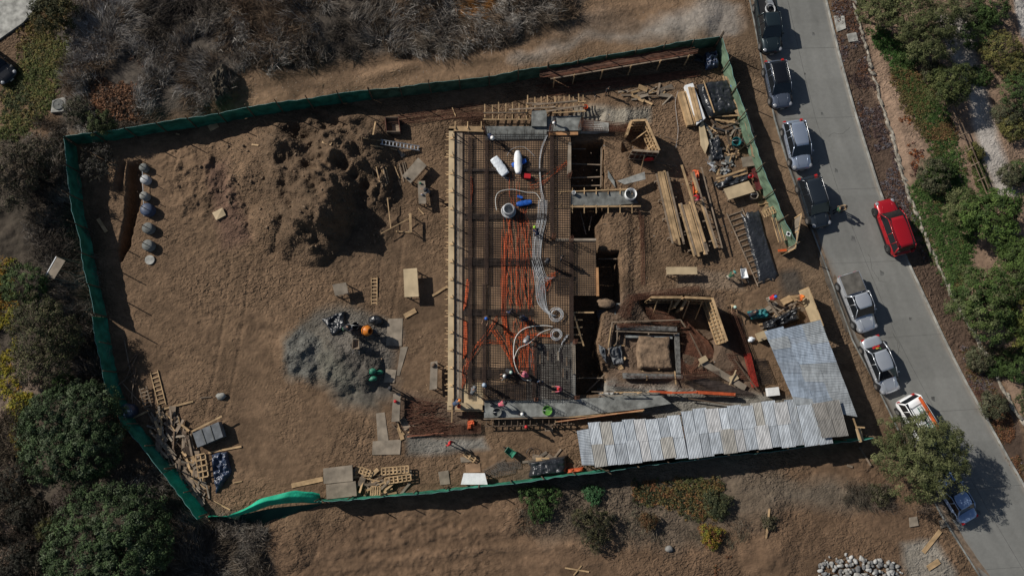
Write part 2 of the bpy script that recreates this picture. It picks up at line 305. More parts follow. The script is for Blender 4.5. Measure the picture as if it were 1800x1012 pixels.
# zones: polygon, colour, edge softness px, wobble px
ZONES = [
 ([(-900, -900), (2700, -900), (2700, 2000), (-900, 2000)], (.158, .102, .062), 1, 0),
 ([(430, 940), (860, 880), (1120, 830), (1560, 800), (1760, 1090), (430, 1090)], (.146, .092, .056), 20, 20),
 ([(60, -80), (1060, -80), (1000, 30), (880, 75), (640, 98), (420, 130), (330, 200), (110, 250)], (.085, .070, .056), 10, 22),
 ([(-80, 230), (120, 250), (185, 640), (210, 760), (335, 905), (470, 960), (480, 1080), (-80, 1080)], (.075, .060, .045), 12, 20),
 ([(330, 870), (460, 920), (470, 1090), (300, 1090), (270, 900)], (.12, .095, .072), 15, 20),
 ([(0, 620), (70, 640), (60, 860), (110, 1000), (60, 1080), (-60, 1080), (-60, 640)], (.19, .14, .105), 12, 25),
 ([(1060, 60), (1140, 42), (1190, 20), (1250, 0), (1300, 20), (1300, 60), (1240, 70), (1150, 64), (1060, 72), (930, 102), (900, 98)], (.235, .205, .175), 14, 20),
 ([(1000, 20), (1100, 30), (1120, 50), (1060, 60), (980, 60)], (.14, .10, .07), 15, 12),
 ([(500, 590), (560, 545), (640, 540), (690, 590), (690, 640), (660, 725), (620, 720), (560, 680), (505, 650)], (.125, .110, .088), 12, 18),
 ([(500, 600), (530, 575), (565, 600), (575, 640), (540, 665), (508, 650)], (.125, .122, .108), 5, 8),
 ([(560, 625), (620, 600), (665, 620), (668, 660), (640, 700), (600, 690), (570, 665)], (.150, .142, .115), 5, 12),
 ([(1010, 190), (1140, 190), (1140, 215), (1080, 225), (1010, 212)], (.23, .205, .165), 6, 6),
 ([(715, 768), (850, 765), (860, 790), (720, 800)], (.20, .185, .16), 6, 6),
 ([(1370, 480), (1410, 470), (1450, 500), (1470, 540), (1430, 530), (1380, 520)], (.075, .062, .050), 8, 8),
 ([(1225, 670), (1390, 700), (1370, 745), (1180, 745), (1080, 710), (1200, 690)], (.19, .175, .15), 6, 6),
 ([(1085, 655), (1200, 655), (1320, 690), (1200, 700), (1060, 700), (1062, 670)], (.20, .19, .17), 6, 8),
 ([(905, 830), (1300, 800), (1400, 850), (1350, 920), (1180, 960), (960, 940), (900, 870)], (.125, .095, .068), 20, 25),
 ([(1320, 860), (1480, 845), (1560, 870), (1480, 900), (1380, 890)], (.145, .115, .085), 15, 15),
 ([(1585, 950), (1640, 945), (1680, 1000), (1690, 1090), (1600, 1090)], (.24, .215, .18), 8, 12),
 ([(1260, 80), (1325, 40), (1350, 160), (1400, 330), (1455, 480), (1540, 690), (1560, 740), (1520, 790), (1420, 520), (1390, 440), (1300, 190)], (.155, .105, .066), 6, 6),
 ([(1458, 0), (1500, 0), (1560, 215), (1595, 340), (1680, 530), (1740, 640), (1800, 760), (1800, 850), (1700, 670), (1600, 460), (1550, 338), (1480, 100)], (.105, .070, .050), 3, 5),
 ([(1500, -60), (1950, -60), (1950, 850), (1800, 745), (1728, 613), (1680, 530), (1595, 336), (1515, 57)], (.22, .15, .105), 2, 0),
 ([(1520, 130), (1560, 130), (1640, 290), (1610, 390), (1560, 215)], (.27, .185, .13), 6, 8),
 ([(1640, 30), (1690, 150), (1705, 230), (1750, 345), (1790, 345), (1745, 240), (1725, 150), (1700, 30)], (.34, .31, .28), 6, 8),
 ([(1770, -60), (1900, -60), (1900, 100), (1790, 70)], (.38, .355, .33), 3, 3),
 ([(1095, 512), (1180, 505), (1270, 520), (1290, 600), (1340, 690), (1200, 690), (1070, 665), (1062, 560)], (.125, .085, .058), 10, 14),
 ([(1010, 700), (1180, 690), (1290, 700), (1180, 730)], (.165, .155, .135), 8, 8),
 ([(690, 690), (785, 700), (850, 745), (840, 765), (700, 765)], (.115, .078, .055), 10, 10),
 ([(560, 560), (640, 555), (700, 590), (690, 700), (640, 700)], (.13, .115, .098), 14, 18),
 ([(1190, 470), (1300, 480), (1310, 510), (1190, 505)], (.20, .145, .10), 4, 4),
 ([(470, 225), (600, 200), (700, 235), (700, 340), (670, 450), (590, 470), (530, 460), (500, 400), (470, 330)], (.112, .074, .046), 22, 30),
 ([(365, 290), (400, 280), (440, 420), (390, 440)], (.15, .09, .062), 10, 8),
]
def ground():
    def axis(a, b, s, far):
        mid = np.arange(a, b, s); e = s * 1.25 ** np.arange(1, 60); e = np.cumsum(e); e = e[e < far]; return np.concatenate([a - e[::-1], mid, mid[-1] + e])
    ax = axis(-49, 53, .095, 500); ay = axis(-16, 41.5, .095, 500); X, Y = np.meshgrid(ax, ay)
    x, y = X.ravel(), Y.ravel(); z = ground_h(x, y); u, v = UV(x, y)
    c = np.zeros((len(x), 3))
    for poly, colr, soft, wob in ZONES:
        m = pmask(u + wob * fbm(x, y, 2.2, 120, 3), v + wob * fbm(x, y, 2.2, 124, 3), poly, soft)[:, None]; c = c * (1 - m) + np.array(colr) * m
    for (x0, y0, x1, y1) in [(620, 150, 1080, 20), (480, 170, 900, 100), (560, 1010, 1000, 960), (330, 520, 700, 700), (300, 600, 640, 760), (420, 480, 330, 860), (690, 430, 600, 800)]:
        L = math.hypot(x1 - x0, y1 - y0); s = ((u - x0) * (x1 - x0) + (v - y0) * (y1 - y0)) / L; t = ((v - y0) * (x1 - x0) - (u - x0) * (y1 - y0)) / L + 14 * np.sin(s / L * 3) + 5 * fbm(x, y, 6, 160, 2)
        k = (np.clip(np.cos(t / 5.5) + .2, 0, 1) * np.clip(1.2 - np.abs(t) / 45, 0, 1) * ((s > -80) & (s < L + 90)) * np.clip(.6 + fbm(x, y, 1.5, 165, 3), 0, 1))[:, None]; c = c * (1 + (.30 if y0 < 300 or y0 > 900 else -.20) * k)
    scf = np.clip(np.abs(fbm(x, y * 1.6, 2.4, 170, 4)) * 3, 0, 1)[:, None]; c = c * (.86 + .2 * scf); c = c * (1 + .16 * fbm(x, y, .35, 175, 2)[:, None])
    pat = fbm(x, y, 7, 130, 4)[:, None]; c = c * (1 + .22 * pat)
    damp = np.clip(fbm(x, y, 3.5, 136, 4) * 2.4 - .35, 0, 1)[:, None]; c = c * (1 - .34 * damp)
    nx, ny = len(ax), len(ay); i = np.arange(nx * ny).reshape(ny, nx)
    Fc = np.stack([i[:-1, :-1], i[:-1, 1:], i[1:, 1:], i[1:, :-1]], -1).reshape(-1, 4)
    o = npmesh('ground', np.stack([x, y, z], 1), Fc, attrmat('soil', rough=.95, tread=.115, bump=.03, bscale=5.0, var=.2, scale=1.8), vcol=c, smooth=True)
    tr = np.clip(.75 + 1.2 * fbm(x, y, 5, 150, 3), .1, 1.4)
    for poly in VEGLUMP + [[(560, 950), (700, 900), (1000, 940), (1100, 1080), (500, 1080)], [(440, 110), (1050, 20), (1300, 0), (1300, 70), (440, 200)]]: tr = tr * (1 - .65 * pmask(u, v, poly, 25))
    ta = o.data.attributes.new('Tread', 'FLOAT', 'POINT'); ta.data.foreach_set('value', tr.astype(np.float32))
    tag(o, 'trodden brown sandy earth over the whole plot', None, None, 'structure')
ground()
# ---------------------------------------------------------------- road
def strip(pts, w0, w1, z0, z1, name, m, **k):
    """ribbon along pts (world xy), from lateral offset w0 to w1"""
    mb = MB(); n = len(pts); L = []
    for i in range(n):
        a = Vector(pts[max(i - 1, 0)]).xy; b = Vector(pts[min(i + 1, n - 1)]).xy; d = (b - a).normalized(); nn = Vector((-d.y, d.x)); L.append((Vector(pts[i]).xy + nn * w0, Vector(pts[i]).xy + nn * w1))
    vs = []; fs = []
    for i, (a, b) in enumerate(L):
        vs += [(a.x, a.y, z0), (b.x, b.y, z0), (b.x, b.y, z1), (a.x, a.y, z1)]
        if i: q = 4 * i; fs += [(q - 4 + j, q - 4 + (j + 1) % 4, q + (j + 1) % 4, q + j) for j in range(4)]
    fs += [(3, 2, 1, 0), (4 * n - 4, 4 * n - 3, 4 * n - 2, 4 * n - 1)]
    return mb.add(vs, fs).build(name, m, **k)
def dense(px, step=12):
    out = []
    for (a, b), (c, d) in zip(px, px[1:]):
        n = max(1, int(math.hypot(c - a, d - b) / step))
        out += [(a + (c - a) * i / n, b + (d - b) * i / n) for i in range(n)]
    return out + [px[-1]]
rp = [P(*p) for p in ROAD]; roadm = mat('road_concrete', (.19, .192, .182), .85, .22, .35, bump=.004, bscale=12)
def road_shader(m):
    t = m.node_tree; L = t.links; b = t.nodes['Principled BSDF']; old = b.inputs['Base Color'].links[0].from_socket
    tc = t.nodes.new('ShaderNodeTexCoord'); mp = t.nodes.new('ShaderNodeMapping'); mp.inputs['Rotation'].default_value = (0, 0, math.radians(-68)); L.new(tc.outputs['Object'], mp.inputs[0])
    n = t.nodes.new('ShaderNodeTexNoise'); mp2 = t.nodes.new('ShaderNodeMapping'); mp2.inputs['Scale'].default_value = (.35, 5, 1); mp2.inputs['Rotation'].default_value = (0, 0, math.radians(25)); L.new(tc.outputs['Object'], mp2.inputs[0]); L.new(mp2.outputs[0], n.inputs[0]); n.inputs['Scale'].default_value = 2; n.inputs['Detail'].default_value = 6
    r = t.nodes.new('ShaderNodeMapRange'); L.new(n.outputs[0], r.inputs[0]); r.inputs[1].default_value = .3; r.inputs[2].default_value = .7; r.inputs[3].default_value = .93; r.inputs[4].default_value = 1.06
    mx = t.nodes.new('ShaderNodeVectorMath'); mx.operation = 'SCALE'; L.new(old, mx.inputs[0]); L.new(r.outputs[0], mx.inputs['Scale']); L.new(mx.outputs[0], b.inputs['Base Color'])
road_shader(roadm)
mb = MB(); n = len(rp); k = len(ROAD_L)
A = [P(*p) for p in ROAD_L]; B = [P(*p) for p in ROAD_R]
def resamp(L, n):
    L = [Vector(p) for p in L]; d = [0]
    for a, b in zip(L, L[1:]): d.append(d[-1] + (b - a).length)
    out = []
    for i in range(n):
        s = d[-1] * i / (n - 1); j = max(q for q in range(len(d)) if d[q] <= s + 1e-9); j = min(j, len(L) - 2); t = (s - d[j]) / (d[j + 1] - d[j]); out.append(L[j].lerp(L[j + 1], t))
    return out
RA, RB = resamp(A, 40), resamp(B, 40)
NA, NB = 24, 420; RA2, RB2 = resamp(A, NB), resamp(B, NB); tt = np.linspace(0, 1, NA + 1)
pa = np.array([[p.x, p.y] for p in RA2]); pb = np.array([[p.x, p.y] for p in RB2]); g = pa[:, None] * (1 - tt)[None, :, None] + pb[:, None] * tt[None, :, None]; gx, gy = g[..., 0].ravel(), g[..., 1].ravel()
T_ = np.tile(tt, NB); S_ = np.repeat(np.arange(NB) * .16, NA + 1); n0 = len(gx); base = np.tile(np.array([.188, .187, .174]), (n0, 1))
wear = sum(np.exp(-((T_ - c_ - .02 * np.sin(S_ * .2)) / .05) ** 2) for c_ in (.2, .42, .6, .82)); base *= (1 - .11 * wear * (.7 + .6 * fbm(S_, T_ * 3, 6, 400, 2)))[:, None]
base *= (1 + .16 * fbm(gx, gy, 4, 402, 4) + .10 * fbm(S_ * 1.0, T_ * 40, .9, 406, 3) + .06 * np.sign(np.sin(S_ * 2 * math.pi / 8.5)) * .6)[:, None]
ed = np.clip(1 - T_ / .10 + .6 * fbm(gx, gy, 1.2, 410, 3), 0, 1)[:, None] * .75 + np.clip(1 - (1 - T_) / .05 + .8 * fbm(gx, gy, 1.0, 414, 3) - .2, 0, 1)[:, None] * .5; base = base * (1 - ed) + np.array([.150, .110, .078]) * ed
VV = np.vstack([np.stack([gx, gy, np.full(n0, .02)], 1), np.stack([gx, gy, np.full(n0, -.2)], 1)]); ii = np.arange(n0).reshape(NB, NA + 1); F1 = np.stack([ii[:-1, :-1], ii[:-1, 1:], ii[1:, 1:], ii[1:, :-1]], -1).reshape(-1, 4)
S1 = np.concatenate([np.stack([ii[:-1, 0], ii[1:, 0], ii[1:, 0] + n0, ii[:-1, 0] + n0], -1), np.stack([ii[1:, -1], ii[:-1, -1], ii[:-1, -1] + n0, ii[1:, -1] + n0], -1)])
tag(npmesh('road', VV, np.vstack([F1[:, ::-1], F1 + n0, S1]), attrmat('road_surface', rough=.85, bump=.004, bscale=12, var=.08, scale=3.0), vcol=np.vstack([base, base])), 'worn grey concrete road down the right side', None, None, 'structure')
mb = MB(); rr = random.Random(12)
for k in range(16):
    i0 = rr.randint(10, 400); t0 = rr.uniform(.1, .9); p = RA2[i0].lerp(RB2[i0], t0); a0 = rr.uniform(0, 6.3); pts = [Vector((p.x, p.y, .021))]
    for q in range(rr.randint(6, 16)): a0 += rr.gauss(0, .45); pts.append(pts[-1] + Vector((math.cos(a0), math.sin(a0), 0)) * .22)
    mb.tube(pts, .010, 4)
mb.build('road_crack', mat('crack_filler', (.06, .058, .05), .95, .3, 4), kind='structure', label='thin dark cracks wandering over the road')
strip(RB, 0.0, .16, -.2, .10, 'kerb', concl, kind='structure', label='pale kerb along the planted side of the road')
strip(RA, -.10, 0.0, -.2, .05, 'kerb', conc, kind='structure', label='low worn kerb along the building plot side of the road')
# cracks and joints in the road as real thin grooves of sealant
mb = MB()
for i in range(2, 39, 3):
    a, b = RA[i], RB[i]; mb.beam((a.x, a.y, .022), (b.x, b.y, .022), .025, .006)
for s_ in (.5,):
    for i in range(39): p, q = RA[i].lerp(RB[i], s_), RA[i + 1].lerp(RB[i + 1], s_); mb.beam((p.x, p.y, .022), (q.x, q.y, .022), .03, .005)
mb.build('road_joint', mat('joint_sealant', (.10, .10, .095), .9, .3, 2), kind='structure', label='dark joint lines across the concrete road')
# other paved ground: a corner of drive top left, stepping slabs
q = [P(*p, .25) for p in [(-120, -120), (80, -120), (75, 0), (40, 40), (0, 68), (-120, 130)]]
MB().slab(q, .6).build('driveway', concl, kind='structure', label='pale driveway in the top left corner')
for i, poly in enumerate([[(1466, 28), (1484, 28), (1487, 50), (1472, 56)], [(1489, 60), (1505, 57), (1509, 72), (1493, 74)]]):
    MB().slab([G(*p, .10) for p in poly], .12).build('paving_slab', concl, label=['square stepping slab beside the kerb farther up the verge', 'smaller stepping slab touching the white edging of the verge'][i], cat='paving slab', group='slabs in the roadside planting')

def patch(label, px, m, dz=.024, seed=0, name='soil_spill', n=40):
    rr = random.Random(seed); pts = resamp([P(*p, dz) for p in px + [px[0]]], n + 1)[:-1]; c = sum(pts, Vector()) / len(pts); out = []
    for i, p in enumerate(pts): q = c + (p - c) * (1 + .16 * math.sin(i * 1.3 + seed) + rr.uniform(-.12, .12)); out.append(Vector((q.x, q.y, dz)))
    return MB().slab(out, .003).build(name, m, kind='structure', label=label)
soilm = mat('loose_soil', (.15, .11, .078), .95, .3, 3); stain = mat('oil_stain', (.10, .10, .095), .7, .3, 2); wet = mat('damp_soil', (.085, .07, .055), .9, .3, 2)
for i, px in enumerate([[(1400, 335), (1412, 345), (1440, 420), (1462, 480), (1455, 482)], [(1465, 495), (1480, 500), (1525, 600), (1548, 660), (1538, 665)], [(1322, 10), (1328, 12), (1350, 120), (1366, 200), (1360, 205)], [(1642, 870), (1655, 880), (1700, 955), (1740, 1012), (1722, 1012)], [(1568, 725), (1580, 735), (1610, 800), (1605, 830)]]): patch('thin spill of brown soil along the edge of the road', px, soilm, seed=i)
for i, (x, y, r) in enumerate([(1430, 60, 2), (1470, 300, 2.5), (1550, 480, 3), (1600, 560, 2), (1640, 700, 3), (1700, 780, 2), (1500, 420, 3.5), (1445, 200, 2), (1720, 900, 3), (1415, 130, 1.5)]): patch('dark oil stain on the road concrete', [(x - r, y - r * 1.5), (x + r, y - r), (x + r * 1.2, y + r * 1.6), (x - r, y + r)], stain, .0245, i, 'oil_stain', 14)
patch('long damp dark patch where water runs onto the road', [(1436, 440), (1452, 455), (1475, 530), (1500, 590), (1492, 592), (1460, 520)], wet, .0265, 9)
# ================================================================ VEGETATION
leafm = attrmat('foliage', rough=.75, var=.18, scale=1.2)
leafd = attrmat('dry_foliage', rough=.95, var=.25, scale=1.0)
def rnd_dirs(n, up=-.2):
    d = RNG.normal(size=(n, 3)); d /= np.linalg.norm(d, axis=1)[:, None]; d[:, 2] = np.where(d[:, 2] < up, -d[:, 2], d[:, 2]); return d
def leaves(c, d, size, aspect=.5, tilt=.7):
    """rhombic leaves: centres c, outward directions d"""
    n = len(c); t = RNG.normal(size=(n, 3)); nn = d + tilt * RNG.normal(size=(n, 3)) * .6; nn /= np.linalg.norm(nn, axis=1)[:, None]
    a = np.cross(nn, t); a /= np.linalg.norm(a, axis=1)[:, None]; b = np.cross(nn, a); s = (size * RNG.uniform(.6, 1.3, n))[:, None]
    V = np.stack([c - a * s, c - b * s * aspect, c + a * s, c + b * s * aspect], 1).reshape(-1, 3); return V, np.arange(4 * n).reshape(-1, 4)
def blades(c, d, ln, wd):
    n = len(c); t = RNG.normal(size=(n, 3)); a = np.cross(d, t); a /= np.linalg.norm(a, axis=1)[:, None]; l = (ln * RNG.uniform(.5, 1.2, n))[:, None]; w_ = (wd * RNG.uniform(.6, 1.3, n))[:, None]
    bend = d + np.array([0, 0, -.5]) * RNG.uniform(0, 1, n)[:, None]; bend /= np.linalg.norm(bend, axis=1)[:, None]
    m = c + d * l * .55; tip = m + bend * l * .5
    V = np.stack([c - a * w_, c + a * w_, m + a * w_ * .7, m - a * w_ * .7, m - a * w_ * .7, m + a * w_ * .7, tip + a * w_ * .15, tip - a * w_ * .15], 1).reshape(-1, 3)
    return V, np.arange(8 * n).reshape(-1, 4)
def colvar(n, cols, bright=.3):
    cols = np.array(cols); c = cols[RNG.integers(0, len(cols), n)]; return np.clip(c * (1 + bright * RNG.uniform(-1, 1, (n, 1))), 0.002, 1)
def crown_pts(lobes, nclump, nleaf, rc, up=-.15, fill=.0):
    """lobes: (centre, radii). returns leaf centres, outward dirs, clump id"""
    C = []; D = []; I = []; k = 0; W = np.array([l[1][0] * l[1][1] for l in lobes]); W = W / W.sum()
    for (c, r), w_ in zip(lobes, W):
        m = max(2, int(nclump * w_)); d = rnd_dirs(m, up); q = 1 - fill * RNG.random((m, 1)) ** 2
        cc = np.array(c) + d * np.array(r) * q * RNG.uniform(.86, 1.06, (m, 1))
        for j in range(m):
            n = int(nleaf * RNG.uniform(.6, 1.3)); e = rnd_dirs(n, -.5); e = e + d[j] * .5; e /= np.linalg.norm(e, axis=1)[:, None]
            C.append(cc[j] + e * rc * RNG.uniform(.45, 1.05, (n, 1)) * RNG.uniform(.8, 1.25)); D.append(e * .6 + d[j] * .4); I += [k] * n; k += 1
    return np.concatenate(C), np.concatenate(D), np.array(I)
def tree(name, label, cat, px, py, R, H, cols, nclump=200, nleaf=60, rc=.35, ls=.10, asp=.5, lobes=None, trunk=.16, group=None, fill=.1, flat=.6, lean=(0, 0), brown=None, base=None, kindmat=None):
    c = P(px, py, H * .6); b = base or Vector((c.x + lean[0], c.y + lean[1], 0)); b.z = GZ(b.x, b.y) - .05
    root = empty(name, b, label, cat, group)
    if lobes is None: lobes = [(0, 0, 0, 1)]
    LB = [((c.x + dx * R, c.y + dy * R, H * .6 + dz * R), (R * s, R * s, min(R * s * flat * 1.3, H * .48))) for dx, dy, dz, s in lobes]
    C, D, I = crown_pts(LB, nclump, nleaf, rc, fill=fill)
    V, Fc = leaves(C, D, ls, asp); cv = colvar(I.max() + 1, cols, .3)[I] * RNG.uniform(.75, 1.25, (len(I), 1))
    if brown is not None: z_ = RNG.random(len(I)) < brown[0]; cv[z_] = np.array(brown[1]) * RNG.uniform(.7, 1.2, (z_.sum(), 1))
    npmesh('crown', V, Fc, kindmat or leafm, col=cv, parent=root, loc=tuple(b))
    if trunk:
        mb = MB(); top = Vector((c.x, c.y, H * .55)); mid = b.lerp(top, .5) + Vector((.1, .08, 0)); mb.tube([b, mid, top], trunk, 8, trunk * .55); root_tr = mb.build('trunk', mat('bark', (.10, .075, .05), .95, .3, 4, bump=.02), root, smooth=True)
        lb = MB()
        for (lc, lr) in LB:
            for _ in range(4):
                e = Vector(lc) + Vector((random.uniform(-1, 1) * lr[0] * .6, random.uniform(-1, 1) * lr[1] * .6, random.uniform(-.1, .5) * lr[2])); s0 = b.lerp(top, random.uniform(.4, .95))
                lb.tube([s0, s0.lerp(e, .5) + Vector((0, 0, .1)), e], trunk * .4, 5, trunk * .12)
        lb.build('limbs', mat('bark', None), root, smooth=True)
    return root
def scatter(poly, n, wob=0):
    """n points inside a photo-pixel polygon, on the ground"""
    poly = np.array(poly, float); out = []
    while sum(len(o) for o in out) < n:
        u = RNG.uniform(poly[:, 0].min(), poly[:, 0].max(), n * 2); v = RNG.uniform(poly[:, 1].min(), poly[:, 1].max(), n * 2)
        if wob: m = pmask(u, v, poly, wob) > RNG.random(len(u))
        else: m = pmask(u, v, poly, .1) > .5
        out.append(np.stack([u[m], v[m]], 1))
    uv = np.concatenate(out)[:n]
    x = np.empty(n); y = np.empty(n); d = np.stack([uv[:, 0] - 900, -(uv[:, 1] - 506), np.full(n, -F)], 1) @ RCn.T; t = -HC / d[:, 2]; x = d[:, 0] * t; y = d[:, 1] * t
    return x, y, ground_h(x, y)
def cover(name, label, cat, poly, n, cols, per=14, ls=.09, r=.22, hgt=.18, wob=10, m=None, asp=.45, patch=.0, kind='stuff', pw=2.0, group=None):
    """low leafy ground cover: many little clumps"""
    x, y, z = scatter(poly, n, wob)
    if patch: k = fbm(x, y, pw, 200 + len(name), 3) > patch - .5; x, y, z = x[k], y[k], z[k]
    n = len(x); cen = np.stack([x, y, z], 1); I = np.repeat(np.arange(n), per); d = rnd_dirs(len(I), 0.0); sc = RNG.uniform(.5, 1.4, n)[I][:, None]
    C = cen[I] + d * np.array([r, r, hgt]) * sc * RNG.uniform(.3, 1, (len(I), 1)); V, Fc = leaves(C, d * .5 + np.array([0, 0, .7]), ls, asp)
    big = np.array(cols); k = (fbm(x, y, 3.0, 210, 3) * .9 + .5 + RNG.normal(size=n) * .18).clip(0, .999); base = big[(k * len(big)).astype(int)]
    cv = base[I] * RNG.uniform(.65, 1.3, (n, 1))[I] * RNG.uniform(.8, 1.2, (len(I), 1))
    o = npmesh(name, V, Fc, m or leafm, col=cv); tag(o, label, cat, group, kind); return o
def brush(name, label, cat, poly, n, cols, per=60, ln=.55, wd=.012, r=.35, wob=14, patch=0, kind='stuff', up=.25, sway=True, group=None, avoid=()):
    """dry twiggy scrub: sprays of thin stems"""
    x, y, z = scatter(poly, n, wob)
    for av in avoid: uu, vv = UV(x, y); k = pmask(uu, vv, av, 8) < RNG.uniform(.2, .8, len(x)); x, y, z = x[k], y[k], z[k]
    if patch: k = fbm(x, y, 2.5, 220 + len(name), 3) > patch - .5; x, y, z = x[k], y[k], z[k]
    n = len(x); I = np.repeat(np.arange(n), per); sc = RNG.uniform(.5, 1.5, n)
    d = rnd_dirs(len(I), up * .3); lean = np.stack([fbm(x, y, 3, 230, 2), fbm(x, y, 3, 233, 2), np.zeros(n)], 1) * 2.4; d = d + lean[I] + np.array([0, 0, up]); d /= np.linalg.norm(d, axis=1)[:, None]; d[:, 2] = np.abs(d[:, 2])
    C = np.stack([x, y, z], 1)[I] + np.stack([RNG.normal(size=len(I)) * r * .6, RNG.normal(size=len(I)) * r * .6, RNG.uniform(-.05, .35, len(I)) * sc[I]], 1); V, Fc = blades(C, d, ln * sc[I], wd)
    big = np.array(cols); k = (fbm(x, y, 4.5, 240, 4) * 1.1 + .5 + RNG.normal(size=n) * .16).clip(0, .999); base = big[(k * len(big)).astype(int)] * RNG.uniform(.7, 1.3, (n, 1))
    cv = np.repeat(base[I] * RNG.uniform(.7, 1.4, (len(I), 1)), 2, axis=0)
    o = npmesh(name, V, Fc, leafd, col=cv); tag(o, label, cat, group, kind); return o
GREY = [(.06, .05, .042), (.13, .108, .085), (.20, .175, .15), (.085, .065, .048), (.30, .275, .245), (.15, .105, .07)]
BRN = [(.10, .07, .045), (.15, .11, .075), (.20, .16, .12)]
AV = [[(155, 160), (205, 100), (235, 85), (265, 130), (245, 170), (240, 220), (160, 205)], [(270, 150), (325, 140), (335, 210), (270, 215)], [(70, 150), (125, 150), (125, 215), (70, 215)], [(60, 40), (125, 60), (125, 110), (60, 160)]]
brush('dry_scrub', 'grey brown dry scrub covering the slope above the fence', 'scrub', [(140, -70), (1050, -70), (1000, 30), (930, 62), (800, 90), (640, 98), (420, 128), (395, 190), (300, 205), (150, 235), (105, 225), (125, 60)], 3100, GREY, per=70, patch=.12, ln=.7, wd=.016, r=.45, wob=10, avoid=AV)
brush('pale_scrub', 'pale grey dead grass between the litter and the upper scrub', 'scrub', [(120, 60), (200, 0), (240, 20), (280, 120), (330, 150), (300, 200), (260, 190), (200, 90), (150, 150)], 420, [(.30, .28, .26), (.22, .20, .18), (.38, .36, .34)], per=60, ln=.6, wd=.014, r=.45, patch=.3, avoid=AV)
brush('dry_scrub', 'brown grey dry scrub beyond the left end of the fence', 'scrub', [(90, 205), (118, 240), (130, 330), (165, 480), (188, 640), (195, 690), (110, 680), (60, 480), (50, 250)], 620, GREY[:4], per=60, ln=.6, wd=.015, r=.4)
brush('dry_scrub', 'pale tangled dead scrub below the lower left fence corner', 'scrub', [(225, 870), (270, 810), (345, 910), (470, 930), (460, 1075), (300, 1075)], 650, [(.12, .095, .07), (.17, .145, .12), (.22, .20, .17)], per=60, ln=.65, wd=.015, r=.4)
brush('dark_scrub', 'dark low scrub among the bushes at the left edge', 'scrub', [(-60, 780), (50, 700), (70, 860), (130, 930), (95, 1075), (-60, 1075)], 420, [(.03, .028, .022), (.06, .048, .035), (.10, .08, .055)], per=55, ln=.55, wd=.02, r=.4)
brush('orange_scrub', 'rust orange scrub patch at the top edge', 'scrub', [(805, -60), (860, -60), (862, 15), (835, 32), (812, 12)], 120, [(.15, .07, .02), (.20, .09, .025)], per=80, ln=.5, wd=.02)
cover('fallen_leaves', 'patch of orange brown dead leaves above the corner of the fence', 'leaf litter', [(165, 150), (215, 100), (240, 120), (265, 130), (240, 165), (235, 215), (170, 195)], 950, [(.15, .07, .035), (.20, .105, .06), (.09, .05, .03), (.12, .09, .07)], per=8, ls=.12, r=.35, patch=.3, wob=22, hgt=.14, m=leafd)
cover('ground_cover', 'olive green creeping plants on the strip at the upper left', 'ground cover', [(75, 60), (120, 70), (138, 95), (110, 150), (70, 215), (20, 250), (0, 245), (0, 180), (40, 100)], 1700, [(.07, .085, .02), (.12, .13, .035), (.15, .12, .035), (.05, .06, .02)], per=14, ls=.08, r=.25)
cover('ground_cover', 'rusty orange creeper beside the drive at the upper left', 'ground cover', [(30, 55), (70, 20), (130, 0), (140, 20), (90, 60), (60, 90), (35, 85)], 420, [(.12, .07, .02), (.13, .10, .025), (.09, .08, .02)], per=14, ls=.08)
cover('flowering_scrub', 'bright yellow green scrub along the left edge', 'scrub', [(-40, 460), (25, 455), (30, 560), (22, 640), (45, 700), (35, 800), (10, 690), (-40, 680)], 900, [(.26, .21, .015), (.17, .17, .02), (.28, .15, .02), (.12, .12, .03)], per=18, ls=.07, r=.28, hgt=.4, patch=.15)
cover('flowering_scrub', 'yellow bush strip left of the large round tree', 'scrub', [(30, 690), (60, 690), (50, 760), (35, 800), (20, 770)], 320, [(.26, .21, .015), (.15, .16, .02), (.2, .15, .03)], per=16, ls=.07, hgt=.4)
cover('roadside_planting', 'purple brown succulents in the verge right of the road', 'ground cover', [(1460, 0), (1498, 0), (1520, 80), (1555, 200), (1590, 330), (1640, 470), (1596, 420), (1548, 325), (1503, 195), (1476, 95)], 2600, [(.085, .055, .05), (.13, .12, .13), (.105, .06, .045), (.16, .08, .045), (.075, .05, .045)], per=10, ls=.07, r=.2, hgt=.14, wob=3, patch=.32, pw=1.6)
cover('roadside_planting', 'red brown and grey plants in the verge at the lower right', 'ground cover', [(1680, 590), (1720, 640), (1800, 770), (1800, 850), (1765, 795), (1735, 735), (1705, 675)], 1000, [(.10, .05, .035), (.13, .11, .11), (.09, .07, .03), (.15, .07, .035)], per=10, ls=.07, wob=3, hgt=.14, patch=.3)
cover('grass', 'bright green grass between the pale edging and the rail fence', 'grass', [(1528, 60), (1560, 100), (1600, 130), (1660, 200), (1690, 300), (1720, 400), (1700, 470), (1690, 540), (1650, 470), (1610, 400), (1600, 330), (1640, 290), (1620, 225), (1560, 110)], 3400, [(.045, .085, .02), (.07, .11, .03), (.035, .075, .018), (.10, .085, .03)], per=18, ls=.07, r=.22, hgt=.16, wob=8)
cover('grass', 'small green grassy patch under the big trees at the top right', 'grass', [(1523, 52), (1545, 50), (1600, 95), (1600, 125), (1550, 95)], 400, [(.04, .09, .02), (.05, .075, .02)], per=16, ls=.07)
cover('grass', 'green grass right of the rail fence', 'grass', [(1700, 270), (1715, 270), (1745, 345), (1735, 360), (1720, 340)], 300, [(.05, .09, .02), (.08, .10, .03)], per=16, ls=.07, wob=5)
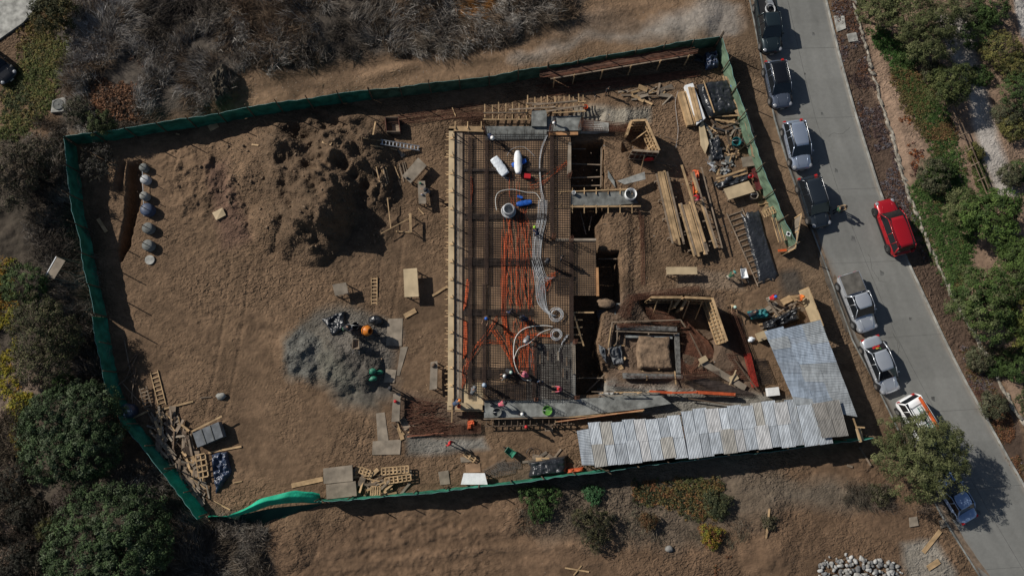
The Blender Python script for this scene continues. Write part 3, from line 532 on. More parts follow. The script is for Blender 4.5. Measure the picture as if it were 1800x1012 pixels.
cover('ground_cover', 'brownish green low plants beside the grass at the upper right', 'ground cover', [(1560, 125), (1600, 120), (1640, 170), (1620, 215), (1640, 230), (1665, 210), (1680, 250), (1630, 250), (1590, 195)], 900, [(.12, .09, .035), (.09, .085, .03), (.14, .08, .035)], per=14, ls=.08, wob=8)
cover('ground_cover', 'orange red succulent spots on the sandy bank', 'ground cover', [(1580, 215), (1600, 210), (1610, 260), (1632, 300), (1605, 310), (1590, 250)], 160, [(.22, .07, .02), (.10, .05, .04)], per=12, ls=.08, wob=6, patch=.55, pw=1.2)
cover('ground_cover', 'mixed brown and green creepers outside the lower fence', 'ground cover', [(1110, 850), (1160, 850), (1250, 838), (1275, 850), (1275, 900), (1230, 920), (1180, 890), (1120, 880)], 1000, [(.08, .085, .03), (.13, .085, .03), (.05, .055, .025), (.17, .08, .035)], per=14, ls=.08, wob=9, hgt=.25, patch=.25)
cover('ground_cover', 'reddish brown creepers near the lower right of the open sand', 'ground cover', [(1255, 1000), (1290, 975), (1340, 980), (1335, 1075), (1260, 1075)], 320, [(.13, .06, .03), (.10, .07, .03)], per=14, ls=.08, wob=8, patch=.4)
brush('dry_scrub', 'sparse grey dry weeds on the sand below the lower fence', 'scrub', [(910, 900), (1000, 880), (1120, 890), (1290, 890), (1400, 900), (1330, 960), (1200, 950), (1020, 950), (920, 930)], 260, [(.12, .10, .075), (.08, .075, .05)], per=30, ln=.35, wd=.012, patch=.4)
brush('dry_scrub', 'dead weeds at the foot of the tree beside the road', 'scrub', [(1480, 850), (1580, 850), (1640, 890), (1580, 900), (1480, 880)], 170, [(.12, .09, .07), (.07, .06, .045)], per=30, ln=.4, wd=.012, patch=.3)
cover('ground_cover', 'thin brown ground plants on the bare verge by the right side trees', 'ground cover', [(1690, 520), (1800, 600), (1800, 740), (1760, 670), (1720, 600)], 600, [(.12, .085, .05), (.07, .08, .035)], per=10, ls=.08, patch=.45)
# --- trees and bushes one can tell apart: px, py (crown centre), radius m, height m
DG = [(.036, .060, .022), (.055, .085, .034), (.028, .046, .018), (.085, .11, .06)]
OL = [(.075, .085, .032), (.10, .11, .045), (.05, .06, .022), (.12, .125, .055)]
GR = [(.04, .07, .02), (.06, .10, .025), (.03, .05, .015)]
tree('round_tree', 'large round dark green tree outside the left corner of the fence', 'tree', 131, 762, 4.5, 3.3, DG, 900, 62, .36, .08, lobes=[(0, 0, 0, .93), (-.35, .3, .06, .5), (.35, -.3, .05, .5), (.3, .4, .03, .48), (-.3, -.38, .03, .5)], trunk=.3, fill=.05, flat=.62)
tree('round_tree', 'large round green tree cut by the bottom edge of the picture', 'tree', 195, 958, 5.1, 4.0, DG + [(.06, .095, .035)], 1000, 62, .38, .08, lobes=[(0, 0, 0, .95), (-.35, -.2, 0, .6), (.3, .3, -.05, .55), (.3, -.3, 0, .6)], trunk=.3, fill=.05, flat=.6)
tree('dark_tree', 'brownish dark tree crown against the left edge above the white board', 'tree', 38, 300, 3.5, 4.0, [(.05, .05, .025), (.08, .07, .04), (.11, .085, .055)], 300, 60, .4, .075, lobes=[(0, 0, 0, .8), (.3, .4, -.1, .5), (-.2, -.45, 0, .6)], fill=.5, brown=(.3, (.08, .06, .045)))
tree('dark_tree', 'brown green wide tree left of the bent green netting', 'tree', 80, 595, 3.7, 4.2, [(.07, .075, .03), (.10, .095, .045), (.05, .055, .025)], 330, 60, .4, .075, lobes=[(0, .1, 0, .75), (-.25, .5, -.1, .5), (.1, -.55, 0, .55), (.35, 0, -.1, .5)], fill=.4, brown=(.2, (.09, .065, .045)))
tree('bush', 'green bush top of the left group of trees', 'bush', 45, 502, 1.8, 2.4, [(.06, .09, .03), (.08, .12, .04), (.045, .065, .022)], 130, 60, .3, .07, trunk=.1)
tree('bush', 'dark olive bush beside the drive at the upper left', 'bush', 92, 28, 2.4, 2.6, [(.04, .045, .018), (.06, .06, .025), (.09, .08, .03)], 190, 60, .33, .07, lobes=[(0, 0, 0, .8), (.4, .1, -.1, .6), (-.3, .3, -.1, .5)], trunk=.1, fill=.3)
tree('bush', 'small green bush overhanging the upper left corner of the netting', 'bush', 181, 218, 1.25, 2.6, [(.045, .06, .02), (.07, .08, .03)], 60, 45, .3, .07, trunk=.07, fill=.6)
tree('bush', 'olive bush just above the corner of the netting', 'bush', 140, 195, 1.3, 1.8, [(.05, .055, .03), (.07, .065, .04)], 60, 45, .3, .07, trunk=.06, fill=.6)
tree('bush', 'dark bush inside the upper left fence corner', 'bush', 175, 285, 1.8, 1.6, [(.03, .03, .02), (.05, .045, .032)], 80, 45, .3, .06, trunk=.06, fill=.6, kindmat=leafd, brown=(.4, (.10, .09, .08)))
tree('bush', 'small green bush touching the top of the large round tree', 'bush', 112, 676, .9, 1.5, GR, 40, 45, .25, .07, trunk=.05)
for px, py, r, lab, cc in [(60, 650, 1.6, 'dark grey bush between the left trees', [(.035, .03, .022), (.06, .05, .04)]), (20, 850, 1.6, 'dark bush below the yellow scrub at the left edge', [(.025, .025, .02), (.04, .038, .026)]), (45, 900, 1.4, 'small dark bush left of the lower round tree', [(.03, .03, .02), (.045, .04, .03)]), (85, 930, 1.0, 'yellowish bush beside the lower round tree', [(.07, .065, .02), (.05, .05, .02)]),
                           (30, 990, 1.5, 'dark bush in the bottom left corner', [(.025, .025, .018), (.045, .04, .03)]), (118, 880, 1.1, 'brown dry bush between the two round trees', [(.08, .06, .05), (.06, .045, .035)]), (68, 985, .9, 'tiny dark shrub on the bare patch at bottom left', [(.03, .03, .02), (.05, .045, .03)])]:
    tree('bush', lab, 'bush', px, py, r, r * .8, cc, int(60 * r), 45, .28, .06, trunk=.05, fill=.3)
tree('roadside_tree', 'broad olive green tree overhanging the road and the parked white van', 'tree', 1617, 801, 3.85, 5.6, OL, 430, 75, .42, .10, .28, lobes=[(0, .05, 0, .72), (-.5, .45, -.05, .42), (-.55, -.05, -.1, .45), (.5, .25, 0, .48), (.3, -.4, 0, .52), (-.2, -.45, -.05, .5), (.15, .5, 0, .45), (.62, -.1, 0, .38)], trunk=.2, fill=.35, flat=.55, base=P(1560, 800))
tree('olive_tree', 'wide olive green tree at the top right with two lobes', 'tree', 1612, 50, 3.9, 4.8, OL, 400, 70, .4, .10, .3, lobes=[(.1, .05, 0, .68), (-.6, .45, -.05, .42), (.45, -.35, 0, .48), (.1, -.5, 0, .45), (-.2, .3, 0, .6), (.55, .35, 0, .5)], fill=.35, flat=.5)
tree('olive_tree', 'small olive tree in the corner above the pale verge', 'tree', 1540, 18, 2.0, 3.5, OL, 110, 60, .35, .10, .3, fill=.3, flat=.5)
tree('olive_tree', 'olive green tree covering the rail fence between the grass and gravel', 'tree', 1668, 150, 2.4, 3.8, [(.065, .08, .025), (.09, .10, .035), (.045, .06, .02)], 200, 65, .35, .09, .35, lobes=[(0, 0, 0, .75), (-.4, -.4, 0, .5), (.45, .3, 0, .5), (-.35, .35, -.1, .4)], fill=.35, flat=.5)
tree('green_tree', 'green tree over the grass beside the right edge', 'tree', 1742, 382, 2.9, 4.6, [(.06, .10, .022), (.08, .12, .03), (.04, .07, .018)], 260, 65, .38, .09, .45, lobes=[(0, 0, 0, .75), (-.5, .15, -.1, .5), (.4, .4, 0, .5), (.2, -.5, 0, .5)], fill=.3, flat=.5)
tree('green_tree', 'long thin green tree to the left of the right edge tree', 'tree', 1690, 365, 1.6, 3.2, OL, 90, 60, .33, .08, .45, fill=.3)
tree('green_tree', 'big green tree at the right edge beside the edging', 'tree', 1728, 530, 3.6, 5.0, [(.05, .085, .02), (.075, .105, .03), (.09, .105, .045), (.035, .06, .016)], 380, 70, .4, .09, .4, lobes=[(0, 0, 0, .72), (-.35, .35, 0, .5), (.5, .3, 0, .5), (.2, -.5, -.1, .5), (-.45, -.1, -.1, .4)], fill=.3, flat=.5)
tree('green_tree', 'yellow tinged tree cut by the right edge', 'tree', 1800, 560, 2.6, 4.2, [(.09, .105, .025), (.06, .09, .02), (.13, .12, .03)], 190, 60, .38, .09, .4, lobes=[(0, 0, 0, .8), (-.1, .6, 0, .6), (-.1, -.6, -.1, .5)], fill=.3)
tree('green_tree', 'upper green tree cut by the right edge of the picture', 'tree', 1792, 470, 2.6, 4.4, [(.06, .095, .022), (.045, .07, .018)], 190, 60, .38, .09, .4, lobes=[(0, 0, 0, .8), (-.1, .6, 0, .5)], fill=.3)
for px, py, r, lab, cc in [(1758, 90, 2.0, 'golden green rounded bush near the upper right corner', 0), (1785, 120, 1.6, 'golden bush below the first one at the right edge', 0), (1790, 165, 2.0, 'dark green bush at the right edge', 1), (1770, 200, 1.4, 'grey green bush at the right edge of the gravel', 2), (1778, 225, 1.3, 'golden brown bush above the bare patch at right', 0), (1715, 65, 1.5, 'dark green bush right of the top tree', 1),
                           (1735, 15, 2.0, 'green bush at the top edge near the corner', 1), (1700, 20, 1.6, 'olive bush at the top edge beside the largest tree', 2), (1712, 268, .8, 'small round yellow green shrub on the gravel', 0), (1722, 135, 1.0, 'small green shrub right of the olive tree', 1), (1775, 310, 1.1, 'grey green shrub on the bare patch', 2), (1795, 300, 1.0, 'green shrub at the right edge over the bare patch', 1),
                           (1720, 628, 1.2, 'small grey green shrub below the big tree', 2), (1748, 645, .9, 'low shrub below the big tree near the edging', 1), (1790, 640, 1.6, 'green shrub at the right edge below the tall trees', 1), (1640, 310, 1.6, 'olive brown shrub at the edge of the sandy bank', 2), (1600, 100, 1.0, 'green shrub below the largest top right tree', 1), (1640, 128, 1.1, 'dusty shrub beside the rail fence', 2),
                           (1725, 30, 1.3, 'dark shrub close to the pale gravel corner', 1), (1655, 300, 1.2, 'green shrub left of the rail fence', 1), (1745, 713, 1.2, 'dark green shrub in the verge near the kerb', 2)]:
    tree('bush', lab, 'bush', px, py, r, r * .95, [[(.11, .105, .03), (.08, .085, .03), (.14, .125, .04)], [(.035, .06, .018), (.05, .08, .022)], [(.075, .08, .045), (.055, .06, .03), (.09, .085, .05)]][cc], int(70 * r), 50, .28, .065, trunk=.05, fill=.25)
for px, py, r, lab, cc in [(950, 880, 2.1, 'bright green leafy bush just below the bottom netting', [(.04, .08, .022), (.06, .10, .03), (.03, .055, .016)]), (1043, 868, 1.05, 'small blue green bush next to the bottom netting', [(.04, .10, .04), (.055, .12, .05)]), (1045, 925, 2.2, 'dark twiggy olive bush on the sand below the netting', [(.045, .045, .022), (.07, .065, .03), (.03, .03, .018)]),
                           (1250, 940, 1.25, 'yellow and rust coloured bush on the sand', [(.20, .15, .02), (.17, .075, .03), (.10, .11, .02)]), (1262, 885, 1.5, 'dark green scrubby bush right of the creepers', [(.04, .05, .025), (.06, .065, .03)]), (1545, 868, 1.2, 'small brown green weed bush near the tree by the road', [(.06, .06, .03), (.08, .07, .045)]),
                           (1140, 915, .9, 'rusty little bush among the creepers', [(.12, .065, .03), (.08, .06, .03)]), (1352, 915, .8, 'sparse uprooted bush on the sand', [(.06, .055, .03), (.09, .075, .05)])]:
    tree('bush', lab, 'bush', px, py, r, r * .55, cc, int(95 * r), 34, .22, .06, trunk=.04, fill=.7, flat=.35, lobes=[(0, 0, 0, .7), (-.45, .3, -.05, .45), (.5, .15, -.05, .4), (.1, -.5, -.05, .45), (-.3, -.4, -.05, .3)])
# ================================================================ FENCE, SHEDS
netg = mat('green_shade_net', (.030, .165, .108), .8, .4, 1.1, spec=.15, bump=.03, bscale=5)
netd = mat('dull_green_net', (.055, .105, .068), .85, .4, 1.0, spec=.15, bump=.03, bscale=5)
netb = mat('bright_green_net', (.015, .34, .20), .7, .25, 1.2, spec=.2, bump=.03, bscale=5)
hemm = mat('pale_net_hem', (.12, .26, .25), .6, .2, 3)
postm = mat('fence_timber', (.10, .07, .045), .85, .3, 3)
def wall_strip(base, H, th=.03, bow=0.0, seed=0, z0=-.05, step=.5, wav=.05, lean=0.0):
    """cloth wall along base points (world xyz); returns MB and the top line"""
    pts = []; base = [Vector(b) for b in base]
    for a, b in zip(base, base[1:]):
        n = max(1, int((b - a).length / step)); pts += [a.lerp(b, i / n) for i in range(n)]
    pts.append(base[-1]); N = len(pts); mb = MB(); top = []; rows = 4; r_ = random.Random(seed)
    ph = r_.uniform(0, 6)
    nrm = []
    for i in range(N): d = (pts[min(i + 1, N - 1)] - pts[max(i - 1, 0)]); nrm.append(Vector((-d.y, d.x, 0)).normalized())
    for side in (0, 1):
        for i, p in enumerate(pts):
            for j in range(rows + 1):
                t = j / rows; off = wav * math.sin(i * 1.7 + ph + t * 2) * math.sin(math.pi * t) + bow * math.sin(math.pi * t) * math.sin(math.pi * i / (N - 1)) + (th if side else 0) + lean * t
                off += .09 * math.sin(i * .55 + ph * 2) * t * (1 - .5 * t) + .04 * math.sin(i * 2.9 + t * 6); q = p + nrm[i] * off; mb.v.append((q.x, q.y, p.z + z0 + (H - z0) * t + (.04 * math.sin(i * .9 + ph) if j == rows else 0)))
    K = N * (rows + 1)
    for i in range(N - 1):
        for j in range(rows):
            a = i * (rows + 1) + j; b = a + rows + 1
            mb.f.append((a, b, b + 1, a + 1)); mb.f.append((K + a, K + a + 1, K + b + 1, K + b))
        a = i * (rows + 1) + rows; mb.f.append((a, a + rows + 1, K + a + rows + 1, K + a))
    top = [Vector(mb.v[i * (rows + 1) + rows]) for i in range(N)]
    return mb, top
def fence(name, label, px, H, m, postn=None, posth=2.5, group='green netting fence around the plot', bow=0, lean=0, brace=True, posts=True, seed=1, hem=True, inward=1):
    base = [G(*p) for p in dense(px, 25)]; base[-1] = G(*px[-1]); o0 = base[0].copy(); root = empty(name, o0, label, 'fence', group)
    mb, top = wall_strip(base, H, bow=bow, seed=seed, lean=lean); mb.build('net', m, root)
    sg = MB(); k = 0                       # sagging seams and ties
    for i in range(3, len(top) - 3, 5):
        p = top[i]; sg.tube([p + Vector((0, 0, .02)), base[min(len(base) - 1, int(i / len(top) * len(base)))].lerp(p, .5) + Vector((0, 0, 0)), p.lerp(Vector((p.x, p.y, p.z - H * .9)), .9)], .012, 4)
    if hem: MB().tube([t + Vector((0, 0, .02)) for t in top], .018, 5).build('hem', hemm, root)
    if posts:
        L = sum((b - a).length for a, b in zip(base, base[1:])); n = postn or max(1, round(L / 2.6)); rs = resamp(base, n + 1)
        for i, b in enumerate(rs):
            d = (rs[min(i + 1, n)] - rs[max(i - 1, 0)]); nn = Vector((-d.y, d.x, 0)).normalized() * .13 * inward; ph = posth * random.uniform(.93, 1.07)
            MB().tube([b + nn - Vector((0, 0, .2)), b + nn + Vector((random.uniform(-.05, .05), random.uniform(-.05, .05), ph))], .06, 6, .045).build('post', postm, root)
    return root
fence('netting_fence', 'long green netting fence with thin posts behind the sand pile', [(134, 254), (202, 247), (279, 233), (360, 222), (440, 206), (571, 186), (655, 175)], 1.95, netg, seed=2, posth=3.0, inward=-1)
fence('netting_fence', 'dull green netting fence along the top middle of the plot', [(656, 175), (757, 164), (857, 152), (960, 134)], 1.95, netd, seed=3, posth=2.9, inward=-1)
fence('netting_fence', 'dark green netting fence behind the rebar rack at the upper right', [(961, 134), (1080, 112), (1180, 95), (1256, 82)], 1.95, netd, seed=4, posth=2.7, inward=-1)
fence('netting_fence', 'green netting fence with long post shadows on the left side', [(133, 255), (144, 336), (148, 380), (162, 430), (172, 490), (188, 558)], 1.9, netg, seed=5, posth=3.4, bow=-.1)
fence('netting_fence', 'curving green netting fence by the round trees', [(188, 558), (198, 620), (204, 650), (214, 690), (240, 742), (308, 822)], 1.55, netg, seed=6, posth=2.2, lean=-.4)
fence('netting_fence', 'bright green last panel of fence at the lower left corner', [(309, 823), (366, 903)], 1.5, netb, seed=7, posth=2.0, postn=2, lean=-.4)
fence('netting_fence', 'low green netting fence along the bottom of the plot', [(566, 877), (700, 868), (850, 852), (960, 838), (1060, 825)], 1.75, netg, seed=8, posth=2.5)
fence('netting_fence', 'dark netting fence behind the corrugated sheds', [(1062, 825), (1200, 806), (1350, 790), (1500, 770), (1516, 768)], 1.9, netg, seed=9, posth=2.5)
fence('netting_fence', 'green netting and board fence beside the parked cars', [(1257, 83), (1270, 125), (1285, 175), (1304, 235), (1335, 328), (1362, 390), (1386, 438)], 1.95, mat('olive_hoarding', (.11, .165, .11), .8, .3, .8), seed=10, posth=2.9, inward=-1)
# fallen sail of netting at the bottom
root = empty('loose_netting', G(470, 872), 'bright green netting bellied out like a sail at the bottom left', 'netting')
top = [P(*p, z) for p, z in [((366, 908), 1.7), ((400, 906), 1.6), ((430, 893), 1.5), ((455, 878), 1.5), ((485, 868), 1.6), ((520, 862), 1.7), ((548, 863), 1.7), ((562, 868), 1.6)]]
bot = [P(*p, z) for p, z in [((366, 904), .0), ((405, 909), .7), ((445, 899), .5), ((475, 888), .5), ((505, 884), .6), ((530, 883), .5), ((552, 884), .4), ((566, 884), .0)]]
mb = MB(); N = 44; A_, B_ = resamp(top, N), resamp(bot, N); vs = []; fs = []
rw_ = 13
for s_ in (0, 1):
    for i in range(N):
        for j in range(rw_):
            t = j / (rw_ - 1); a = i / (N - 1); q = A_[i].lerp(B_[i], t + .05 * math.sin(a * 23) * (1 - t)); fold = .03 * math.sin(t * 15 + a * 6 * (1 - a)) * (.4 + a) + .02 * math.sin(a * 37 + t * 5)
            vs.append((q.x, q.y, q.z + .6 * math.sin(math.pi * t) * math.sin(math.pi * a) ** .7 + fold - .02 * s_))
K = N * rw_
for i in range(N - 1):
    for j in range(rw_ - 1): a = i * rw_ + j; fs.append((a, a + 1, a + rw_ + 1, a + rw_)); fs.append((K + a, K + a + rw_, K + a + rw_ + 1, K + a + 1))
mb.add(vs, fs).build('sheet', netb, root, smooth=True)
MB().tube([P(366, 904, 0), P(366, 905, 2.1)], .05).build('post', postm, root); MB().tube([P(566, 879, 0), P(566, 880, 2.1)], .05).build('post', postm, root)
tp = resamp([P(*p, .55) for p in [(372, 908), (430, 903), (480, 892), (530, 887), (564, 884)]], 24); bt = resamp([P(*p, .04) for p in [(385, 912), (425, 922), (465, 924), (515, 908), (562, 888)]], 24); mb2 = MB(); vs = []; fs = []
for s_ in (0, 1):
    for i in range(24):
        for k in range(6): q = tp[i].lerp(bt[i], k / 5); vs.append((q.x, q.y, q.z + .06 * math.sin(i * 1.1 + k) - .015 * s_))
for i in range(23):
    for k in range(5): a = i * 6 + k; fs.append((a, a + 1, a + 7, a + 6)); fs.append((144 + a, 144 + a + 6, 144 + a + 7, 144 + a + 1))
mb2.add(vs, fs).build('net', mat('shaded_green_net', (.008, .040, .026), .8, .3, .6), root, smooth=True)  # lower net coloured very dark: the shade under the sail is painted in
for i, (a, b, lab) in enumerate([((342, 928), (375, 900), 'plywood offcut lying at the lower left fence corner'), ]):
    c = G((a[0] + b[0]) / 2 - 8, (a[1] + b[1]) / 2 + 5, .15); MB().box(c, (1.6, .6, .03), math.radians(35)).build('board', ply, label=lab, cat='board')
# open leaf of the gate and the boarded screen after the entrance
def leaf(name, label, a, b, H, m, cat='gate', frame=True):
    root = empty(name, a, label, cat); d = (b - a); d.z = 0; L = d.length; u = d.normalized(); nn = Vector((-u.y, u.x, 0))
    MB().beam(a + Vector((0, 0, H / 2)), b + Vector((0, 0, H / 2)), .03, H).build('panel', m, root)
    if frame:
        f = MB(); f.beam(a + nn * .04 + Vector((0, 0, H - .05)), b + nn * .04 + Vector((0, 0, H - .05)), .06, .1); f.beam(a + nn * .04 + Vector((0, 0, .15)), b + nn * .04 + Vector((0, 0, .15)), .06, .1)
        for t in (0, .5, 1): p = a.lerp(b, t) + nn * .04; f.beam(p, p + Vector((0, 0, H)), .1, .06)
        f.build('frame', wood, root)
    return root
leaf('gate_leaf', 'open boarded gate leaf casting a shadow onto the road', P(1383, 445, 0), P(1394, 386, 0), 2.0, plyo)
leaf('hoarding_panel', 'boarded screen standing by the corner of the bluish shed', P(1404, 512, 0), P(1432, 585, 0), 2.0, ply, 'hoarding')
leaf('hoarding_panel', 'low brown sheet screen crossing the gap at the gate post', P(1374, 449, 0), P(1395, 437, 0), .5, ply, 'hoarding', False)
# ---- corrugated sheds
def corrugated(quad, nx, ny, z, root, mats, name='roof_sheet', seed=0, along=0, dz=.02, tilt=.0):
    """split quad (a,b,c,d world points) into nx x ny overlapping corrugated sheets"""
    a, b, c, d = [Vector(q) for q in quad]; r_ = random.Random(seed)
    def pt(u, v): return (a.lerp(b, u)).lerp(d.lerp(c, u), v)
    for i in range(nx):
        for j in range(ny):
            u0, u1, v0, v1 = i / nx - .01, (i + 1) / nx + .01, j / ny - .02, (j + 1) / ny + .02
            if j == ny - 1: v1 += r_.uniform(-.03, .03)
            if j == 0: v0 += r_.uniform(-.03, .03)
            W = (pt(u1, .5) - pt(u0, .5)).length if along == 0 else (pt(.5, v1) - pt(.5, v0)).length
            k = max(6, int(W / .032)); mb = MB(); off = dz * ((i + 2 * j) % 3); vs = []; fs = []
            for s_ in (0, 1):
                for q in range(k + 1):
                    t = q / k; h = .015 * math.cos(q * math.pi / 2) if q % 2 == 0 else 0
                    for e in (0, 1):
                        p = pt(u0 + (u1 - u0) * t, v0 if e == 0 else v1) if along == 0 else pt(u0 if e == 0 else u1, v0 + (v1 - v0) * t)
                        vs.append((p.x, p.y, p.z + z + h + off - s_ * .006))
            K = 2 * (k + 1)
            for q in range(k): fs.append((2 * q, 2 * q + 2, 2 * q + 3, 2 * q + 1)); fs.append((K + 2 * q, K + 2 * q + 1, K + 2 * q + 3, K + 2 * q + 2))
            mb.add(vs, fs).build(name, r_.choice(mats), root)
def cm(name, c, v=.22): return mat(name, c, .6, v, 4.5, metal=.25, spec=.5, stretch=(1, .25, 1), col2=tuple(min(1, x * 1.3) for x in c))
zi = [cm('zinc_pale', (.43, .46, .49)), cm('zinc_mid', (.36, .39, .42)), cm('zinc_pale_warm', (.42, .42, .42)), cm('zinc_grey', (.31, .335, .36))]
zb = [cm('zinc_blue', (.32, .37, .43)), cm('zinc_blue_pale', (.34, .385, .44)), cm('zinc_worn', (.33, .35, .36)), cm('zinc_blue_dark', (.26, .30, .35))]
zrx = cm('zinc_stained', (.33, .315, .285)); zi += [zi[0], zi[1], zi[0], zi[1], zi[0], zrx]; zb += [zb[0], zb[2]]
zr = [cm('zinc_rusty', (.24, .225, .205)), cm('zinc_brown', (.20, .19, .175))]
def shed(name, label, quad, z, nx, ny, mats, along=0, seed=0, walls=True, posts=True, tilt=(0, 0, 0, 0)):
    q = [P(x, y, z + t) for (x, y), t in zip(quad, tilt)]; base = Vector((q[3].x, q[3].y, 0)); root = empty(name, base, label, 'shed')
    corrugated(q, nx, ny, 0, root, mats, along=along, seed=seed)
    pu = MB()
    for t in [.08, .36, .64, .92]: pu.beam(q[0].lerp(q[3], t) - Vector((0, 0, .1)), q[1].lerp(q[2], t) - Vector((0, 0, .1)), .06, .1)
    pu.build('purlins', woodo, root)
    if posts:
        for s_, t_ in [(.03, .05), (.5, .05), (.97, .05), (.03, .95), (.5, .95), (.97, .95)]:
            p = q[0].lerp(q[1], s_).lerp(q[3].lerp(q[2], s_), t_); MB().beam((p.x, p.y, 0), (p.x, p.y, p.z - .15), .08, .08).build('post', woodo, root)
    if walls:
        a = q[3].lerp(q[0], .06); b = q[2].lerp(q[1], .06); MB().beam((a.x, a.y, (a.z - .25) / 2), (b.x, b.y, (a.z - .25) / 2), .03, a.z - .25).build('wall', plyo, root)
    return root
shed('corrugated_shed', 'pale corrugated shed roof nearest the long rebar deck', [(1035, 745), (1194, 732), (1208, 801), (1047, 821)], 2.4, 8, 2, zi, seed=3)
shed('corrugated_shed', 'larger pale corrugated shed roof between two other sheds', [(1199, 724), (1400, 703), (1416, 779), (1212, 803)], 2.4, 10, 2, zi, seed=5)
shed('corrugated_shed', 'narrow corrugated canopy at the left end of the sheds', [(1014, 756), (1036, 752), (1046, 817), (1023, 817)], 2.1, 1, 3, [zi[1], zb[1]], along=1, seed=2, walls=False)
shed('corrugated_shed', 'bluish corrugated shed roof with brown stains beside the entrance', [(1346, 586), (1441, 562), (1503, 724), (1398, 708)], 2.5, 3, 9, zb, along=1, seed=4)
shed('corrugated_shed', 'grey corrugated roof end where the two shed rows meet', [(1400, 712), (1446, 708), (1464, 778), (1415, 785)], 2.62, 2, 1, [zi[1], zi[3]], seed=1, walls=False)
shed('corrugated_shed', 'rusty brown corrugated roof sheets lying over the pale roof end', [(1427, 709), (1474, 702), (1491, 765), (1446, 770)], 2.85, 2, 2, zr, seed=2, walls=False, posts=False)
# timber frame beyond the last shed
root = empty('corner_stand', P(1500, 770, 0), 'bare timber frame standing at the corner past the sheds', 'timber frame')
MB().beam(P(1500, 735, 2.2), P(1514, 776, 2.2), .1, .1).beam(P(1505, 750, 2.25), P(1520, 751, 2.25), .12, .08).build('rail', wood, root)
MB().beam(P(1508, 752, 1.9), P(1514, 774, 1.9), .45, .03).build('panel', ply, root)
for p in [(1500, 735), (1514, 776)]: q = P(*p, 2.2); MB().beam((q.x, q.y, -.2), q, .09, .09).build('post', woodo, root)
# ---- rail fence between grass and gravel at right, white edging
for i, (a, b, lab) in enumerate([((1625, 82), (1668, 190), 'upper run of timber rail fence emerging from the big olive tree'), ((1665, 190), (1728, 345), 'timber rail fence beside the pale gravel path'), ((1728, 350), (1775, 480), 'lower run of rail fence under the right edge trees')]):
    A_, B_ = G(*a), G(*b); root = empty('rail_fence', A_, lab, 'fence', 'rail fence at the right'); n = 7
    MB().tube([A_ + Vector((0, 0, 1)), B_ + Vector((0, 0, 1))], .05).build('rail', woodd, root); MB().tube([A_ + Vector((0, 0, .55)), B_ + Vector((0, 0, .55))], .05).build('rail', woodd, root)
    for k in range(n): p = A_.lerp(B_, k / (n - 1)); MB().tube([p - Vector((0, 0, .2)), p + Vector((0, 0, 1.1))], .06).build('post', woodo, root)
rimpts = [G(*p, .06) for p in dense([(1498, -40)] + RIM[1:-1], 12)]
rr = random.Random(4); mb = MB()
for p in rimpts:
    mb.blob(p + Vector((rr.uniform(-.1, .1), rr.uniform(-.1, .1), -.02)), (rr.uniform(.10, .20), rr.uniform(.45, .75), rr.uniform(.06, .12)), rr.randint(0, 99), .3, 10, 6, math.radians(18 + rr.uniform(-15, 15)))
mb.build('stone_edging', mat('edging_stone', (.25, .225, .185), .95, .4, 3, bump=.02), smooth=True, label='pale rough stone edging running along the planted verge', cat='edging', loc=tuple(rimpts[0]))
# manhole, board on trestle outside left fence, overturned bits at the top left
root = empty('manhole', G(102, 186), 'round concrete manhole cover on a pale square slab at the upper left', 'manhole')
MB().slab([G(*p, .25) for p in [(89, 198), (92, 177), (115, 170), (115, 180), (111, 195)]], .35).build('slab', concl, root)
MB().lathe(G(103, 184, .25), [(.52, 0), (.52, .12), (.40, .14), (.38, .11), (.12, .11), (.10, .15), (.0, .15)], 24).build('cover', conc, root)
root = empty('notice_board_back', G(120, 480), 'white edged board leaning on timber props outside the left fence', 'board')
mb = MB(); a, b, c, d = P(99, 451, 1.7), P(115, 458, 1.7), P(95, 490, 1.5), P(80, 485, 1.5); mb.slab([a, b, c, d], .04); mb.build('panel', plyo, root)
MB().beam(a, d, .07, .06).build('edge', white, root)
for u, v in [(a, G(165, 468)), (d, G(160, 505)), (a.lerp(d, .5), G(150, 490))]: MB().beam(u - Vector((0, 0, .08)), v, .07, .07).build('prop', woodo, root)
for u, v in [((99, 451), 1.7), ((80, 485), 1.5)]: p = P(*u, v); MB().beam((p.x, p.y, -.2), (p.x, p.y, p.z - .03), .08, .08).build('leg', woodo, root)
